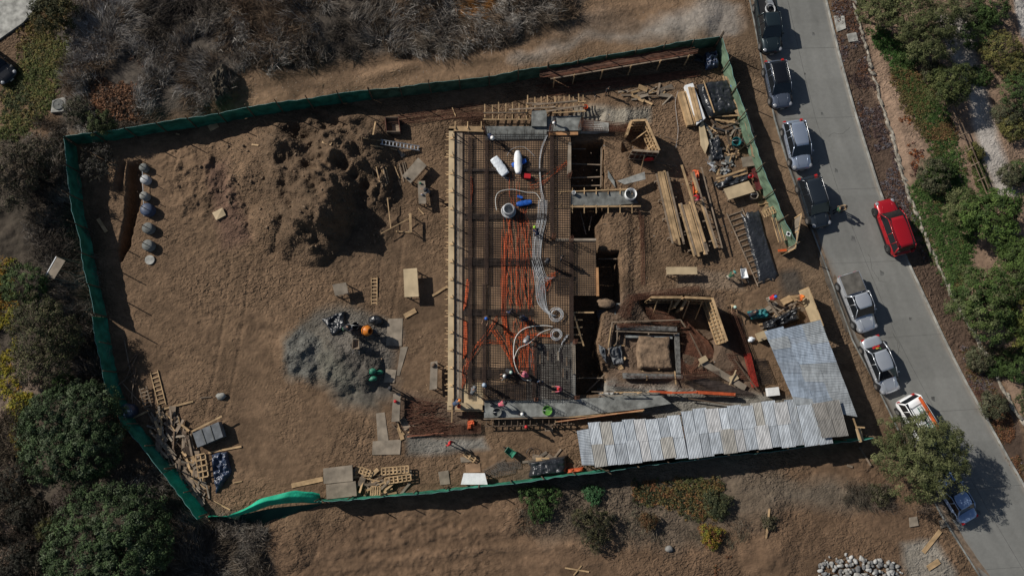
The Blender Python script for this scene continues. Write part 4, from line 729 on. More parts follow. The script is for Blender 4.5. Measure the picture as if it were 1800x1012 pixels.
# ================================================================ VEHICLES
def paint(name, c, met=.4): return mat('paint_' + name, c, .28, .03, 1, metal=met, spec=.5, coat=.6)
glass = mat('car_glass', (.012, .014, .017), .08, .05, 1, spec=.6); tyre = mat('tyre_rubber', (.018, .018, .018), .85, .2, 5); rim = mat('wheel_rim', (.45, .46, .47), .3, .05, 4, metal=.8)
trim = mat('black_trim', (.02, .02, .022), .5, .1, 3); lampw = mat('headlamp_glass', (.25, .26, .28), .12, .05, 5, spec=.8); lampr = mat('tail_lamp', (.42, .02, .02), .2, .1, 4)
plate = mat('number_plate', (.55, .55, .52), .5, .05, 4)
def loft(stations, n=20, pw=3.2):
    """stations: (x, halfwidth, zlow, zhigh, tumble) -> rounded tube of sections, capped"""
    mb = MB()
    for x, w_, zl, zh, tb in stations:
        cz, hz = (zl + zh) / 2, (zh - zl) / 2
        for j in range(n):
            t = 2 * math.pi * j / n; c, s = math.cos(t), math.sin(t); yy = math.copysign(abs(c) ** (2 / pw), c) * w_; zz = math.copysign(abs(s) ** (2 / pw), s) * hz
            yy *= 1 - tb * max(0, (zz / hz if hz else 0)) ; mb.v.append((x, yy, cz + zz))
    N = len(stations)
    for i in range(N - 1):
        for j in range(n): q = i * n; mb.f.append((q + j, q + (j + 1) % n, q + n + (j + 1) % n, q + n + j))
    mb.f.append(tuple(range(n - 1, -1, -1))[::1]); mb.f.append(tuple((N - 1) * n + j for j in range(n)))
    return mb
def car(name, label, cat, px, py, head, kind, pm, L=4.5, W=1.82, H=1.6, roofm=None, group='cars parked on the road beside the plot', wash=0):
    """origin on the ground, +x is the nose; head = photo pixels from tail to nose"""
    L *= 1.06; W *= 1.07; H *= 1.03; c = P(px, py, H * .5); a = math.atan2(-head[1], head[0]); root = empty(name, (c.x, c.y, .02), label, cat, group, rz=a)
    root['_w'] = (0, 0, 0); h = L / 2; w2 = W / 2; B = lambda mb, nm, m, s=False: mb.build(nm, m, root, smooth=s)
    belt = {'sedan': .92, 'suv': 1.02, 'pickup': 1.05, 'van': 1.1}[kind]; hood = {'sedan': .80, 'suv': .98, 'pickup': 1.03, 'van': 1.0}[kind]
    st = [(-h, w2 * .62, .45, belt * .86, .05), (-h + .05, w2 * .80, .34, belt * .95, .07), (-h + .22, w2 * .93, .27, belt, .08), (-h + .7, w2 * .99, .22, belt + .01, .08), (0, w2, .20, belt, .08), (h - 1.5, w2, .21, belt * .98, .08),
          (h - 1.1, w2 * .985, .22, hood, .12), (h - .5, w2 * .95, .25, hood * .93, .14), (h - .18, w2 * .86, .30, hood * .84, .16), (h - .04, w2 * .70, .36, hood * .72, .14), (h, w2 * .55, .42, hood * .62, .1)]
    body = loft(st, 24, 3.6); bo = B(body, 'body', pm, True)
    # bonnet creases, raised so they catch the light
    cr = MB()
    for s in (-1, 1): cr.tube([(h - 1.25, s * w2 * .55, hood - .012), (h - .7, s * w2 * .48, hood * .955 - .0), (h - .3, s * w2 * .40, hood * .885)], .018, 5)
    B(cr, 'bonnet_crease', pm, True)
    # cabin
    if kind == 'pickup': x0, x1, r0, r1 = -.75, h - 1.35, -.60, h - 2.05
    elif kind == 'sedan': x0, x1, r0, r1 = -h + .75, h - 1.25, -h + 1.35, h - 2.05
    elif kind == 'van': x0, x1, r0, r1 = -h + .08, h - .75, -h + .25, h - 1.5
    else: x0, x1, r0, r1 = -h + .18, h - 1.2, -h + .55, h - 1.95
    zt = H - .03; n = 24; gh = MB(); rw = w2 * (.80 if kind != 'van' else .85); bw = w2 * .95
    gh.add([(x0, -bw, belt - .06), (x0, bw, belt - .06), (x1, bw, belt - .08), (x1, -bw, belt - .08), (r0, -rw, zt), (r0, rw, zt), (r1, rw, zt), (r1, -rw, zt)], [(3, 2, 1, 0), (4, 5, 6, 7), (0, 1, 5, 4), (2, 3, 7, 6), (1, 2, 6, 5), (3, 0, 4, 7)])
    go = B(gh, 'windows', glass)
    ro = MB(); m_ = 9; vs = []; fs = []
    for z_ in (0, 1):
        for i in range(m_ + 1):
            for j in range(7):
                u, v = i / m_, j / 6 * 2 - 1; x = r0 - .05 + (r1 - r0 + .08) * u; bul = .055 * (1 - v * v) + .03 * math.sin(math.pi * u); ed = 1 - .06 * (abs(2 * u - 1) ** 6)
                vs.append((x, v * (rw + .015) * ed, zt - .02 - .045 * abs(v) ** 6 + (bul if z_ else -.02)))
    K = (m_ + 1) * 7
    for i in range(m_):
        for j in range(6): q = i * 7 + j; fs.append((q, q + 1, q + 8, q + 7)); fs.append((K + q, K + q + 7, K + q + 8, K + q + 1))
    for i in range(m_): fs.append((i * 7, i * 7 + 7, K + i * 7 + 7, K + i * 7)); fs.append((i * 7 + 6, K + i * 7 + 6, K + i * 7 + 13, i * 7 + 13))
    for j in range(6): fs.append((j, K + j, K + j + 1, j + 1)); q = m_ * 7 + j; fs.append((q, q + 1, K + q + 1, K + q))
    B(ro.add(vs, fs), 'roof', roofm or pm, True)
    PL = lambda pts, r, n: B(MB().tube(pts, r, n), 'pillar', pm, True)
    for s in (-1, 1):
        PL([(r1, s * rw, zt), (x1 + .05, s * bw * 1.0, belt - .04)], .033, 6); PL([(r0, s * rw, zt), (x0 - .02, s * bw, belt - .04)], .075 if kind != 'sedan' else .06, 6)
        PL([(r0, s * (rw + .01), zt - .01), ((r0 + r1) / 2, s * (rw + .015), zt), (r1, s * (rw + .01), zt - .01)], .032, 6)
        for x in [(r1 + r0) / 2 + .1] + ([(x0 + r0) / 2 + .75] if kind in ('suv', 'van') else []): PL([(x, s * rw, zt - .01), (x - .03, s * (bw + .005), belt - .02)], .035, 5)
    # doors, handles, sills
    for s in (-1, 1):
        tr = MB()
        for x in ([h - 1.55, -.05, -h + 1.15] if kind != 'pickup' else [h - 1.6, h - 2.6, -.7]): tr.tube([(x, s * (w2 + .002), .36), (x, s * (w2 * .995), .7), (x - .02, s * w2 * .955, belt - .03)], .008, 4)
        B(tr, 'door_gap', trim)
        hd = MB()
        for x in (.25, -.85): hd.box((x, s * (w2 + .005), belt - .17), (.2, .03, .035))
        B(hd, 'door_handle', pm)
        B(MB().box((0, s * (w2 - .03), .25), (L * .52, .1, .1)), 'sill', trim)
        B(MB().blob((x1 - .28, s * (w2 + .10), belt + .06), (.07, .12, .085), 1, .03, 10, 6), 'mirror', pm, True)
        B(MB().blob((h - .27, s * w2 * .72, hood * .76), (.20, .20, .085), 3, .05, 10, 6), 'headlight', lampw, True)
        if kind in ('van', 'suv'): B(MB().box((-h + .06, s * w2 * .80, belt - .16), (.16, .18, .26)), 'tail_light', lampr)
        else: B(MB().box((-h + .07, s * w2 * .72, belt - .17), (.16, .26, .14)), 'tail_light', lampr)
        if kind == 'suv': B(MB().tube([(r0 + .1, s * rw * .93, zt + .02), (r0 + .2, s * rw * .93, zt + .07), (r1 - .3, s * rw * .93, zt + .07), (r1 - .1, s * rw * .93, zt + .02)], .02, 6), 'roof_rail', rim if pm.name != 'paint_red' else pm, True)
        for x in (h - .88, -h + .86):
            wy = s * (w2 - .10); R_ = .33 if kind in ('sedan', 'van') else .37; Rm = Matrix.Rotation(math.pi / 2, 3, 'X')
            B(MB().lathe((x, wy - s * 0, R_ - .02), [(R_ + .07, -.125), (R_ + .07, .125)], 24, Rm), 'wheel_arch', trim)
            wt = B(MB().lathe((x, wy + s * .04, R_ - .02), [(R_ * .6, -.11), (R_ * .94, -.11), (R_, -.07), (R_, .07), (R_ * .94, .11), (R_ * .6, .11)], 24, Rm), 'wheel', tyre, True)
            rm = MB().lathe((x, wy + s * .05, R_ - .02), [(R_ * .62, -.10), (R_ * .62, .105)], 20, Rm); me = rm.build('rim', rim, root, smooth=False); me.parent = wt
    B(MB().beam((h - .02, -w2 * .45, hood * .5), (h - .02, w2 * .45, hood * .5), .08, .18), 'grille', trim)
    B(MB().box((h + .03, 0, .42), (.02, .36, .11)), 'number_plate', plate); B(MB().box((-h - .015, 0, .62), (.02, .36, .11)), 'number_plate', plate)
    wp = MB()
    for s in (-.25, .35): wp.tube([(x1 - .02, s, belt - .02), (x1 - .32, s - .32, belt + .20)], .012, 4)
    B(wp, 'wiper', trim)
    return root, (h, w2, belt, zt, r0, r1, rw)
dk = paint('dark_green', (.022, .034, .040)); blk = paint('black', (.012, .013, .016)); dkb = paint('dark_blue_grey', (.10, .12, .16)); sil = paint('silver', (.56, .59, .63), .55); silb = paint('silver_blue', (.40, .46, .56), .6); red = paint('red', (.34, .008, .014), .15); whi = paint('white', (.78, .79, .80), 0); blu = paint('pale_blue', (.30, .40, .60), .35); drk = paint('charcoal', (.028, .036, .046))
def pickup_bed(root, d, L, coverm=None, load=False):
    h, w2, belt, zt, *_ = d; x0, x1 = -h + .06, -.85; B = lambda mb, nm, m, s=False: mb.build(nm, m, root, smooth=s)
    rails = MB()
    for s in (-1, 1): rails.box(((x0 + x1) / 2, s * (w2 * .93), belt + .05), (x1 - x0, .10, .14))
    rails.box((x0, 0, belt + .05), (.08, w2 * 1.8, .14)); B(rails, 'bed_side', root.children[0].active_material)
    if coverm: B(MB().slab([(x0, -w2 * .90, belt + .16), (x1, -w2 * .90, belt + .18), (x1, w2 * .90, belt + .18), (x0, w2 * .90, belt + .16)], .06), 'bed_cover', coverm)
    else: B(MB().slab([(x0, -w2 * .88, belt + .04), (x1, -w2 * .88, belt + .04), (x1, w2 * .88, belt + .04), (x0, w2 * .88, belt + .04)], .03), 'bed_floor', trim)
r_, d_ = car('pickup_truck', 'dark green pickup truck with tools in its open bed at the top of the road', 'pickup', 1352, 42, (9, 100), 'pickup', dk, 5.3, 1.85, 1.78); pickup_bed(r_, d_, 5.3)
M4 = r_.matrix_basis
for s in range(7): MB().tube([(-.55, -.55 + .18 * s, 1.79), (.5, -.55 + .18 * s, 1.79)], .012, 4).build('roof_rib', dk, r_)
MB().tube([(-1.2 + .5 * math.cos(t), .1 + .45 * math.sin(t), 1.28 + .02 * t) for t in [q * .35 for q in range(40)]], .035, 6).build('coiled_hose', greyp, r_)
MB().box((-1.9, .2, 1.25), (.7, .5, .3), .3).build('tool_box', metal, r_)
car('parked_suv', 'black roofed grey sport utility car parked second from the top', 'car', 1369, 147, (14, 100), 'suv', dkb, 4.35, 1.84, 1.66, roofm=blk)
car('parked_suv', 'silver blue sport utility car parked in front of two darker ones', 'car', 1403, 254, (16, 100), 'suv', silb, 4.4, 1.85, 1.66)
car('parked_suv', 'charcoal sport utility car with two people standing at its nose', 'car', 1433, 354, (24, 100), 'suv', drk, 4.5, 1.86, 1.72)
car('parked_suv', 'bright red sport utility car parked half on the verge', 'car', 1572, 398, (-26, -100), 'suv', red, 4.9, 1.9, 1.68)
r_, d_ = car('pickup_truck', 'silver pickup truck with a black soft cover over its bed', 'pickup', 1509, 531, (30, 95), 'pickup', sil, 5.0, 1.85, 1.74); pickup_bed(r_, d_, 5.0, mat('soft_cover', (.13, .12, .105), .8, .3, 1.5, bump=.02, bscale=4))
for s in range(4): MB().tube([(-.5, -.45 + .3 * s, 1.76), (.35, -.45 + .3 * s, 1.75)], .014, 4).build('roof_rib', sil, r_)
r_, d_ = car('parked_sedan', 'silver saloon car with a colourful picture on its rear window', 'car', 1549, 641, (32, 95), 'sedan', sil, 4.75, 1.8, 1.46)
# the picture on the rear window: plain colour patches lying on the glass
h_, w2_, belt_, zt_, r0_, r1_, rw_ = d_; x0_ = -h_ + .75
for k, (s_, y_, c_, sz) in enumerate([(.35, .22, redp, .16), (.40, -.2, redp, .14), (.55, .0, mat('decal_yellow', (.5, .35, .05), .5, .2, 4), .13), (.68, .22, mat('decal_green', (.08, .2, .05), .5, .2, 4), .1), (.3, .0, redp, .12)]):
    p = Vector((x0_, y_, belt_ - .06)).lerp(Vector((r0_, y_, zt_)), s_); sl_ = math.atan2(zt_ - belt_ + .06, r0_ - x0_); MB().blob(p + Vector((-.008, 0, .012)), (sz, sz * .8, .008), k, .3, 12, 6, .4).build('rear_window_picture', c_, r_).rotation_euler = (0, 0, 0)
r_, d_ = car('parked_van', 'small white van carrying an orange plank on its roof under the tree', 'van', 1618, 742, (48, 88), 'van', whi, 4.4, 1.75, 1.85, roofm=whi)
rk = MB()
for x in (-1.6, -.8, 0.0, .6): rk.tube([(x, -.62, 1.9), (x, -.6, 1.98), (x, .6, 1.98), (x, .62, 1.9)], .02, 5)
for y in (-.6, .6): rk.tube([(-1.75, y, 1.98), (.8, y, 1.98)], .02, 5)
rk.build('roof_rack', trim, r_)
ld = MB()
for y in (-.12, .22): ld.tube([(-1.5, y, 2.05), (1.2, y, 2.05)], .025, 5)
for k in range(9): ld.tube([(-1.4 + .3 * k, -.12, 2.05), (-1.4 + .3 * k, .22, 2.05)], .018, 5)
mp_ = r_.location; A_ = Matrix.Translation(mp_) @ Matrix.Rotation(r_.rotation_euler.z, 4, 'Z')
def carry(mb, name, m, label, cat):      # a load on the van roof, top-level, built in the van's frame
    mb.v = [tuple(A_ @ Vector(v)) for v in mb.v]; return mb.build(name, m, label=label, cat=cat)
carry(ld, 'ladder', greenp, 'green ladder tied on the roof rack of the white van', 'ladder')
carry(MB().beam((-2.1, .52, 2.06), (1.5, .46, 2.06), .22, .10), 'orange_plank', orange, 'long orange plank tied along the roof rack of the white van', 'plank')
car('parked_sedan', 'pale blue saloon car half hidden under the roadside tree', 'car', 1679, 870, (-46, -88), 'sedan', blu, 4.3, 1.74, 1.46)
# made-up black car standing in for a building's shade at the top left
car('parked_sedan', 'made up black car standing in for building shade at the left edge', 'car', -14, 110, (70, 60), 'sedan', blk, 4.4, 1.8, 1.46, group='stand-ins for shade beyond the plot')
# ================================================================ THE BUILDING UNDER CONSTRUCTION
ZD = .75                                   # deck level
def slabq(name, label, px, z, th, m, cat='slab', group=None, parent=None):
    mb = MB().slab([P(x, y, z) for x, y in px], th)
    return mb.build(name, m, parent) if parent else mb.build(name, m, label=label, cat=cat, group=group)
root = empty('formwork_deck', P(905, 712, 0), 'big timber formwork deck of brown plywood sheets under the rebar mat', 'formwork deck')
r_ = random.Random(5); dm = [plyd, mat('stained_form_ply_b', (.17, .105, .062), .8, .3, .8), mat('stained_form_ply_c', (.29, .19, .115), .8, .3, .8), mat('grey_form_ply', (.21, .20, .18), .85, .3, .8)]
xs = [812, 850, 888, 926, 964, 1003]; ys = [230 + 34 * i for i in range(14)] + [712]
for i in range(5):
    for j in range(14):
        if i >= 3 and j >= 11: m_ = dm[3]
        elif i == 0 and j >= 13: m_ = ply
        else: m_ = r_.choice(dm[:3] + [dm[0], dm[2]])
        zz = ZD + r_.uniform(0, .012); g = .4
        MB().slab([P(xs[i] + g, ys[j] + g, zz), P(xs[i + 1] - g, ys[j] + g, zz), P(xs[i + 1] - g, ys[j + 1] - g, zz), P(xs[i] + g, ys[j + 1] - g, zz)], .025).build('plywood_sheet', m_, root)
jb = MB()
for y in range(238, 712, 12): jb.beam(P(813, y, ZD - .09), P(1003, y, ZD - .09), .07, .12)
jb.build('joists', woodo, root)
for x in (830, 880, 930, 980, 1001):
    for y in range(250, 712, 46): p = P(x, y, ZD - .15); MB().beam((p.x, p.y, -3.1 if x > 960 else -.1), p, .08, .08).build('prop', woodo, root)
slabq('formwork_deck', 'square bay of rebar covered decking standing out over the pit', [(1003, 421), (1047, 423), (1049, 519), (1003, 519)], ZD, .12, dm[2], 'formwork deck')
slabq('formwork_deck', 'grey decking at the lower right end of the rebar', [(1003, 600), (1011, 600), (1012, 700), (1003, 700)], ZD, .12, dm[3], 'formwork deck')
slabq('form_board', 'narrow pale board along the edge of the pit by the rebar', [(999, 250), (1004, 250), (1004, 302), (997, 306)], ZD + .25, .3, plyo, 'board')
slabq('form_board', 'orange brown upright board at the right edge of the square bay', [(1048, 470), (1052, 470), (1053, 520), (1049, 520)], ZD + .2, .35, mat('orange_brown_board', (.42, .22, .10), .7, .2, 2), 'board')
slabq('form_board', 'pale board around the top of the square bay', [(976, 419), (1048, 419), (1048, 423), (976, 423)], ZD + .15, .25, plyo, 'board')
slabq('form_board', 'pale upright board at the pit edge below the timber ladder', [(1005, 605), (1011, 605), (1012, 657), (1007, 657)], ZD + .15, .3, plyo, 'board')
# --- left edge form
root = empty('edge_formwork', P(792, 712, 0), 'long pale timber edge form with brackets down the left side of the deck', 'formwork')
MB().slab([P(789, 226, ZD + .30), P(798, 226, ZD + .30), P(797, 713, ZD + .30), P(787, 713, ZD + .30)], .05).build('plank', ply, root)
for k, (a, b, m_, z) in enumerate([(799, 803, woodo, .14), (803.6, 808, plyo, .12), (808.6, 813, woodo, .13)]):
    MB().slab([P(a, 228, ZD + z), P(b, 228, ZD + z), P(b - 1, 712, ZD + z), P(a - 1, 712, ZD + z)], .05).build('plank', m_, root)
MB().beam(P(798.5, 226, ZD + .1), P(797.5, 713, ZD + .1), .04, .42).build('upstand', wood, root)
for y in range(236, 712, 10): MB().beam(P(782 + random.uniform(-1, 1.5), y, ZD - .1), P(797, y, ZD - .1), .07, .10).build('joist_end', wood, root)
for y in range(243, 700, 31):
    a = P(797, y, ZD + .1); MB().beam(a, a + Vector((0, 0, 1.0)), .08, .06).build('post', woodo, root)
    MB().beam(P(785, y - 3, ZD), P(797, y, ZD + .62), .05, .05).beam(P(785, y + 3, ZD), P(797, y, ZD + .62), .05, .05).build('brace', wood, root)
root = empty('edge_formwork', P(830, 232, 0), 'short timber edge form across the upper left end of the deck', 'formwork')
MB().slab([P(789, 222, ZD + .3), P(850, 222, ZD + .3), P(850, 232, ZD + .3), P(789, 230, ZD + .3)], .05).build('plank', wood, root)
for x in (797, 823, 848): MB().beam(P(x, 232, ZD), P(x, 232, ZD + .9), .08, .08).build('post', woodo, root)
for x in (800, 822, 846): MB().beam(P(x, 214, ZD + .1), P(x, 226, ZD + .45), .08, .08).build('brace', wood, root)
root = empty('edge_formwork', P(830, 720, 0), 'pale timber edge form across the lower left end of the deck', 'formwork')
MB().slab([P(786, 706, ZD + .2), P(848, 710, ZD + .2), P(848, 720, ZD + .2), P(786, 720, ZD + .2)], .05).build('plank', ply, root)
MB().beam(P(786, 722, ZD), P(850, 722, ZD), .06, .35).build('upstand', wood, root)
MB().beam(P(795, 700, ZD + .3), P(794, 742, ZD + .3), .1, .06).build('beam', wood, root)
# --- rebar
def mesh_quad(name, label, q, nx, ny, r=.012, m=rebar, cat='rebar', group=None, z=None, sag=0, seed=1, layers=1):
    rr = random.Random(seed); a, b, c, d = [Vector(p) for p in q]; mb = MB()
    for L_ in range(layers):
        o = Vector((0, 0, L_ * .1)); of = L_ * .35
        for i in range(nx + 1):
            u = min(1, (i + of) / nx); e = rr.uniform(-.02, .02); p, s = a.lerp(b, u), d.lerp(c, u); k = 3 if sag else 1
            mb.tube([p.lerp(s, e + t / k) + o + Vector((0, 0, -sag * math.sin(math.pi * t / k) + rr.uniform(0, sag * .3))) for t in range(k + 1)], r, 4, cap=False)
        for j in range(ny + 1):
            v = min(1, (j + of) / ny); e = rr.uniform(-.012, .012); p, s = a.lerp(d, v), b.lerp(c, v); k = 3 if sag else 1
            mb.tube([p.lerp(s, e + t / k) + o + Vector((0, 0, 2 * r - sag * math.sin(math.pi * t / k))) for t in range(k + 1)], r, 4, cap=False)
    return mb.build(name, m, label=label, cat=cat, group=group)
def PQ(px, z): return [P(x, y, z) for x, y in px]
mesh_quad('rebar_mat', 'large dark grid of reinforcing bars covering the formwork deck', PQ([(815, 236), (1000, 236), (1001, 702), (815, 690)], ZD + .06), 44, 112, .0145, layers=2, sag=.0)
mesh_quad('rebar_mat', 'grid of bars on the square bay over the pit', PQ([(976, 425), (1045, 425), (1046, 516), (976, 516)], ZD + .07), 17, 24, .0145, layers=2)
mesh_quad('rebar_mat', 'dense grid of bars at the lower edge of the deck', PQ([(852, 672), (941, 672), (942, 703), (852, 703)], ZD + .22), 28, 10, .015, layers=2)
mesh_quad('rebar_mat', 'grid of bars over the grey decking at the lower right', PQ([(943, 610), (1008, 605), (1010, 699), (943, 699)], ZD + .2), 18, 26, .012)
def cage(name, label, a, b, W, Hh, m=rebar, r=.012, n=3, st=.16, z=0, group=None, cat='rebar cage'):
    a, b = Vector(a), Vector(b); d = (b - a).normalized(); s = Vector((-d.y, d.x, 0)).normalized(); u = Vector((0, 0, 1)); L = (b - a).length; mb = MB()
    for i in range(n):
        for zz in (0, Hh): o = s * (-W / 2 + W * i / (n - 1)) + u * zz; mb.tube([a + o, b + o], r, 4, cap=False)
    k = int(L / st)
    for i in range(k + 1):
        p = a + d * (L * i / k); q = [p - s * W / 2, p + s * W / 2, p + s * W / 2 + u * Hh, p - s * W / 2 + u * Hh]; mb.tube(q + [q[0]], r * .75, 4, cap=False)
    return mb.build(name, m, label=label, cat=cat, group=group)
for y, W, lab in [(300, .25, 'first cross beam cage, nearest the white wrapped bundles'), (381, .5, 'cross beam cage just below the grey plastic ring'), (461, .65, 'wide cross beam cage in the middle of the deck'), (549, .55, 'cross beam cage under the stooping dark clothed worker'), (655, .9, 'widest cross beam cage near the white helmet')]:
    cage('beam_cage', lab, P(816, y, ZD + .04), P(938 if y > 500 else 960, y, ZD + .04), W, .22, n=6, st=.09, r=.014, group='beam cages across the rebar mat')
for x, y0, y1, lab in [(826, 240, 700, 'beam cage running down the left side of the rebar mat'), (855, 240, 500, 'beam cage next to the left one, upper half of the deck'), (851, 500, 690, 'beam cage in the lower left half of the deck'), (970, 232, 420, 'beam cage running down beside the pit at upper right'), (941, 590, 700, 'short beam cage between brown and grey decking'), (1004, 425, 600, 'beam cage beside the square bay over the pit')]:
    cage('beam_cage', lab, P(x, y0, ZD + .06), P(x - (3 if x == 941 else 0), y1, ZD + .06), .32, .25, n=5, st=.09, r=.014, group='beam cages along the rebar mat', m=mat('brown_rebar', (.065, .04, .03), .7, .3, 3))
# --- concrete strips
root = empty('concrete_beam', P(905, 240, 0), 'grey concrete beam across the upper edge of the deck', 'concrete beam')
MB().slab(PQ([(853, 222), (961, 222), (961, 245), (853, 246)], ZD + .15), .9).build('slab', conc, root)
MB().slab(PQ([(935, 194), (961, 194), (961, 222), (935, 222)], ZD + .45), 1.2).build('block', conc, root)
sb = MB()
for x in range(868, 958, 3): sb.tube([P(x, 234, ZD + .15), P(x, 235, ZD + .62)], .012, 4)
sb.build('starter_bars', rebar, root)
root = empty('concrete_beam', P(1000, 235, 0), 'grey concrete beam continuing right from the upper edge block', 'concrete beam')
MB().slab(PQ([(961, 205), (1021, 203), (1022, 229), (962, 231)], ZD + .12), .9).build('slab', conc, root)
MB().slab(PQ([(966, 233), (1016, 232), (1016, 237), (966, 238)], ZD + .2), .2).build('board', mat('orange_brown_board', None), root)
MB().slab(PQ([(1022, 210), (1070, 216), (1070, 231), (1022, 230)], ZD - .05), .8).build('slab', concl, root)
slabq('concrete_beam', 'long grey concrete walkway along the bottom of the deck', [(851, 704), (1010, 701), (1158, 692), (1180, 709), (1120, 719), (1010, 731), (851, 734)], ZD + .05, .22, conc, 'concrete walkway')
slabq('concrete_beam', 'grey concrete beam crossing the pit above the stairs area', [(976, 341), (1106, 335), (1122, 357), (1078, 361), (980, 361)], ZD - .1, .5, conc, 'concrete beam')
root = empty('beam_formwork', P(1050, 365, 0), 'timber edge boards clamped along the beam crossing the pit', 'formwork')
MB().beam(P(976, 364, ZD - .1), P(1126, 363, ZD - .1), .12, .25).build('board', wood, root); MB().beam(P(976, 338, ZD - .05), P(1105, 333, ZD - .05), .08, .2).build('board', wood, root)
for x in range(985, 1120, 21): MB().beam(P(x, 360, ZD + .05), P(x, 375, ZD - .2), .08, .08).build('clamp', wood, root); MB().beam(P(x, 330, ZD - .1), P(x, 342, ZD + .05), .07, .07).build('clamp', wood, root)
root = empty('walkway_edge', P(950, 736, 0), 'dark edge form with timber ribs along the bottom of the concrete walkway', 'formwork')
MB().beam(P(850, 736, ZD), P(1000, 733, ZD), .08, .3).build('board', woodo, root); MB().beam(P(1000, 733, ZD), P(1130, 722, ZD), .08, .3).build('board', wood, root)
for x in range(855, 1000, 11): MB().beam(P(x, 737, ZD - .1), P(x, 748, ZD - .15), .06, .07).build('joist_end', woodd, root)
for x in range(855, 1010, 30): p = P(x, 744, ZD - .1); MB().beam((p.x, p.y, -.1), p, .08, .08).build('prop', woodo, root)
MB().beam(P(852, 749, ZD - .2), P(1010, 745, ZD - .2), .08, .08).build('runner', woodd, root)
# cross rail above the walkway
root = empty('guard_rail', P(1100, 720, 0), 'orange and timber guard rail beside the lower walkway', 'guard rail')
MB().beam(P(978, 741, ZD + .9), P(1132, 720, ZD + .9), .06, .1).build('rail', wood, root); MB().beam(P(978, 741, ZD + .45), P(1132, 720, ZD + .45), .10, .05).build('netting', orangem, root)
for t in (0, .35, .7, 1): q = P(978 + 154 * t, 741 - 21 * t, ZD + .9); MB().beam((q.x, q.y, 0), q, .07, .07).build('post', wood, root)
root = empty('guard_rail', P(1230, 690, 0), 'orange plastic netting rail across the bottom of the dig', 'guard rail')
MB().beam(P(1142, 688, .8), P(1180, 690, .7), .22, .35).beam(P(1180, 690, .75), P(1225, 689, .85), .16, .3).beam(P(1225, 689, .8), P(1292, 693, .7), .26, .3).build('netting', orangem, root)
for x, y in [(1142, 688), (1190, 690), (1240, 691), (1292, 693)]: q = P(x, y, .9); MB().beam((q.x, q.y, -.1), q, .07, .07).build('post', wood, root)
root = empty('guard_rail', P(1100, 690, 0), 'timber rail on posts over the lower edge of the pit', 'guard rail')
MB().beam(P(1080, 689, ZD + .8), P(1128, 689, ZD + .8), .08, .1).build('rail', wood, root); MB().beam(P(1040, 688, ZD + .3), P(1160, 690, ZD + .3), .06, .08).build('rail', woodo, root)
for x in (1060, 1095, 1127): q = P(x, 690, ZD + .8); MB().beam((q.x, q.y, 0), q, .07, .07).build('post', wood, root)
# --- stud frames at the top of the deck
def studframe(label, x0, x1, y0, y1, n, z=.9, rows=2, skew=0):
    root = empty('stud_frame', P((x0 + x1) / 2, y1, 0), label, 'stud frame')
    for i in range(n):
        x = x0 + (x1 - x0) * i / (n - 1) + random.uniform(-1, 1); MB().beam(P(x, y1, z - .1), P(x + random.uniform(-1, 1), y0 + random.uniform(-3, 3), z + random.uniform(0, .15)), .09, .09).build('stud', wood, root)
    for k in range(rows): y = y1 - (y1 - y0) * (k + .15) / rows * .8; MB().beam(P(x0 - 4, y, z + .05 + .02 * k), P(x1 + 4, y - skew, z + .05 + .02 * k), .09, .07).build('rail', wood if k % 2 == 0 else woodo, root)
    for i in (0, .5, 1): q = P(x0 + (x1 - x0) * i, y1, z - .15); MB().beam((q.x, q.y, -.1), q, .08, .08).build('post', woodo, root)
studframe('row of pale upright studs at the top left of the concrete beam', 853, 925, 182, 212, 7)
studframe('second row of studs, above the middle of the concrete beam', 928, 975, 170, 192, 5, 1.1)
studframe('tangled stud frame right of the concrete block', 975, 1026, 168, 200, 7, 1.2, 3, 3)
root = empty('plank_rack', P(950, 178, 0), 'long boards lying across the stud frames', 'boards')
for a, b in [((895, 193), (975, 188)), ((935, 185), (1015, 177)), ((960, 196), (1022, 186))]: MB().beam(P(*a, 1.35), P(*b, 1.35), .14, .05).build('board', woodo, root)
# --- standing wall forms
def formwall(label, a, b, z0, z1, side, n, stud=wood, panel=plyd, tiles=3, braces=0, bracem=wood, group='standing wall forms in the dig'):
    """a,b: photo pixels of the TOP edge; studs on `side` (+1/-1 of the left normal)"""
    A_, B_ = P(*a, z1), P(*b, z1); A_.z = B_.z = z0; root = empty('wall_form', A_, label, 'wall form', group); d = (B_ - A_).normalized(); s = Vector((-d.y, d.x, 0)) * side; H = z1 - z0; L = (B_ - A_).length
    MB().beam(A_ + Vector((0, 0, H / 2)), B_ + Vector((0, 0, H / 2)), .03, H).build('panel', panel, root)
    for i in range(n + 1): p = A_.lerp(B_, i / n) + s * .08; MB().beam(p, p + Vector((0, 0, H)), .06, .11, up=tuple(d)).build('stud', stud, root)
    for k in range(tiles): z = H * (k + .5) / tiles; MB().beam(A_ + s * .19 + Vector((0, 0, z)), B_ + s * .19 + Vector((0, 0, z)), .08, .09).build('waler', stud, root)
    MB().beam(A_ + s * .07 + Vector((0, 0, H + .03)), B_ + s * .07 + Vector((0, 0, H + .03)), .20, .05).build('top_plate', stud, root)
    for k in range(braces):
        p = A_.lerp(B_, (k + .5) / braces); MB().beam(p + s * .2 + Vector((0, 0, H * .8)), p + s * 1.5 + Vector((0, 0, .1)), .08, .08).build('brace', bracem, root)
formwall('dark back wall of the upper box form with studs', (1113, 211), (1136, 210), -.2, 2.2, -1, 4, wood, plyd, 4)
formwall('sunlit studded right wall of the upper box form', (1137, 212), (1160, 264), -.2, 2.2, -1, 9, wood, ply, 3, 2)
formwall('dark front wall of the upper box form with a red mark on it', (1158, 266), (1112, 263), -.2, 2.2, 1, 5, woodo, plyr, 2, 1)
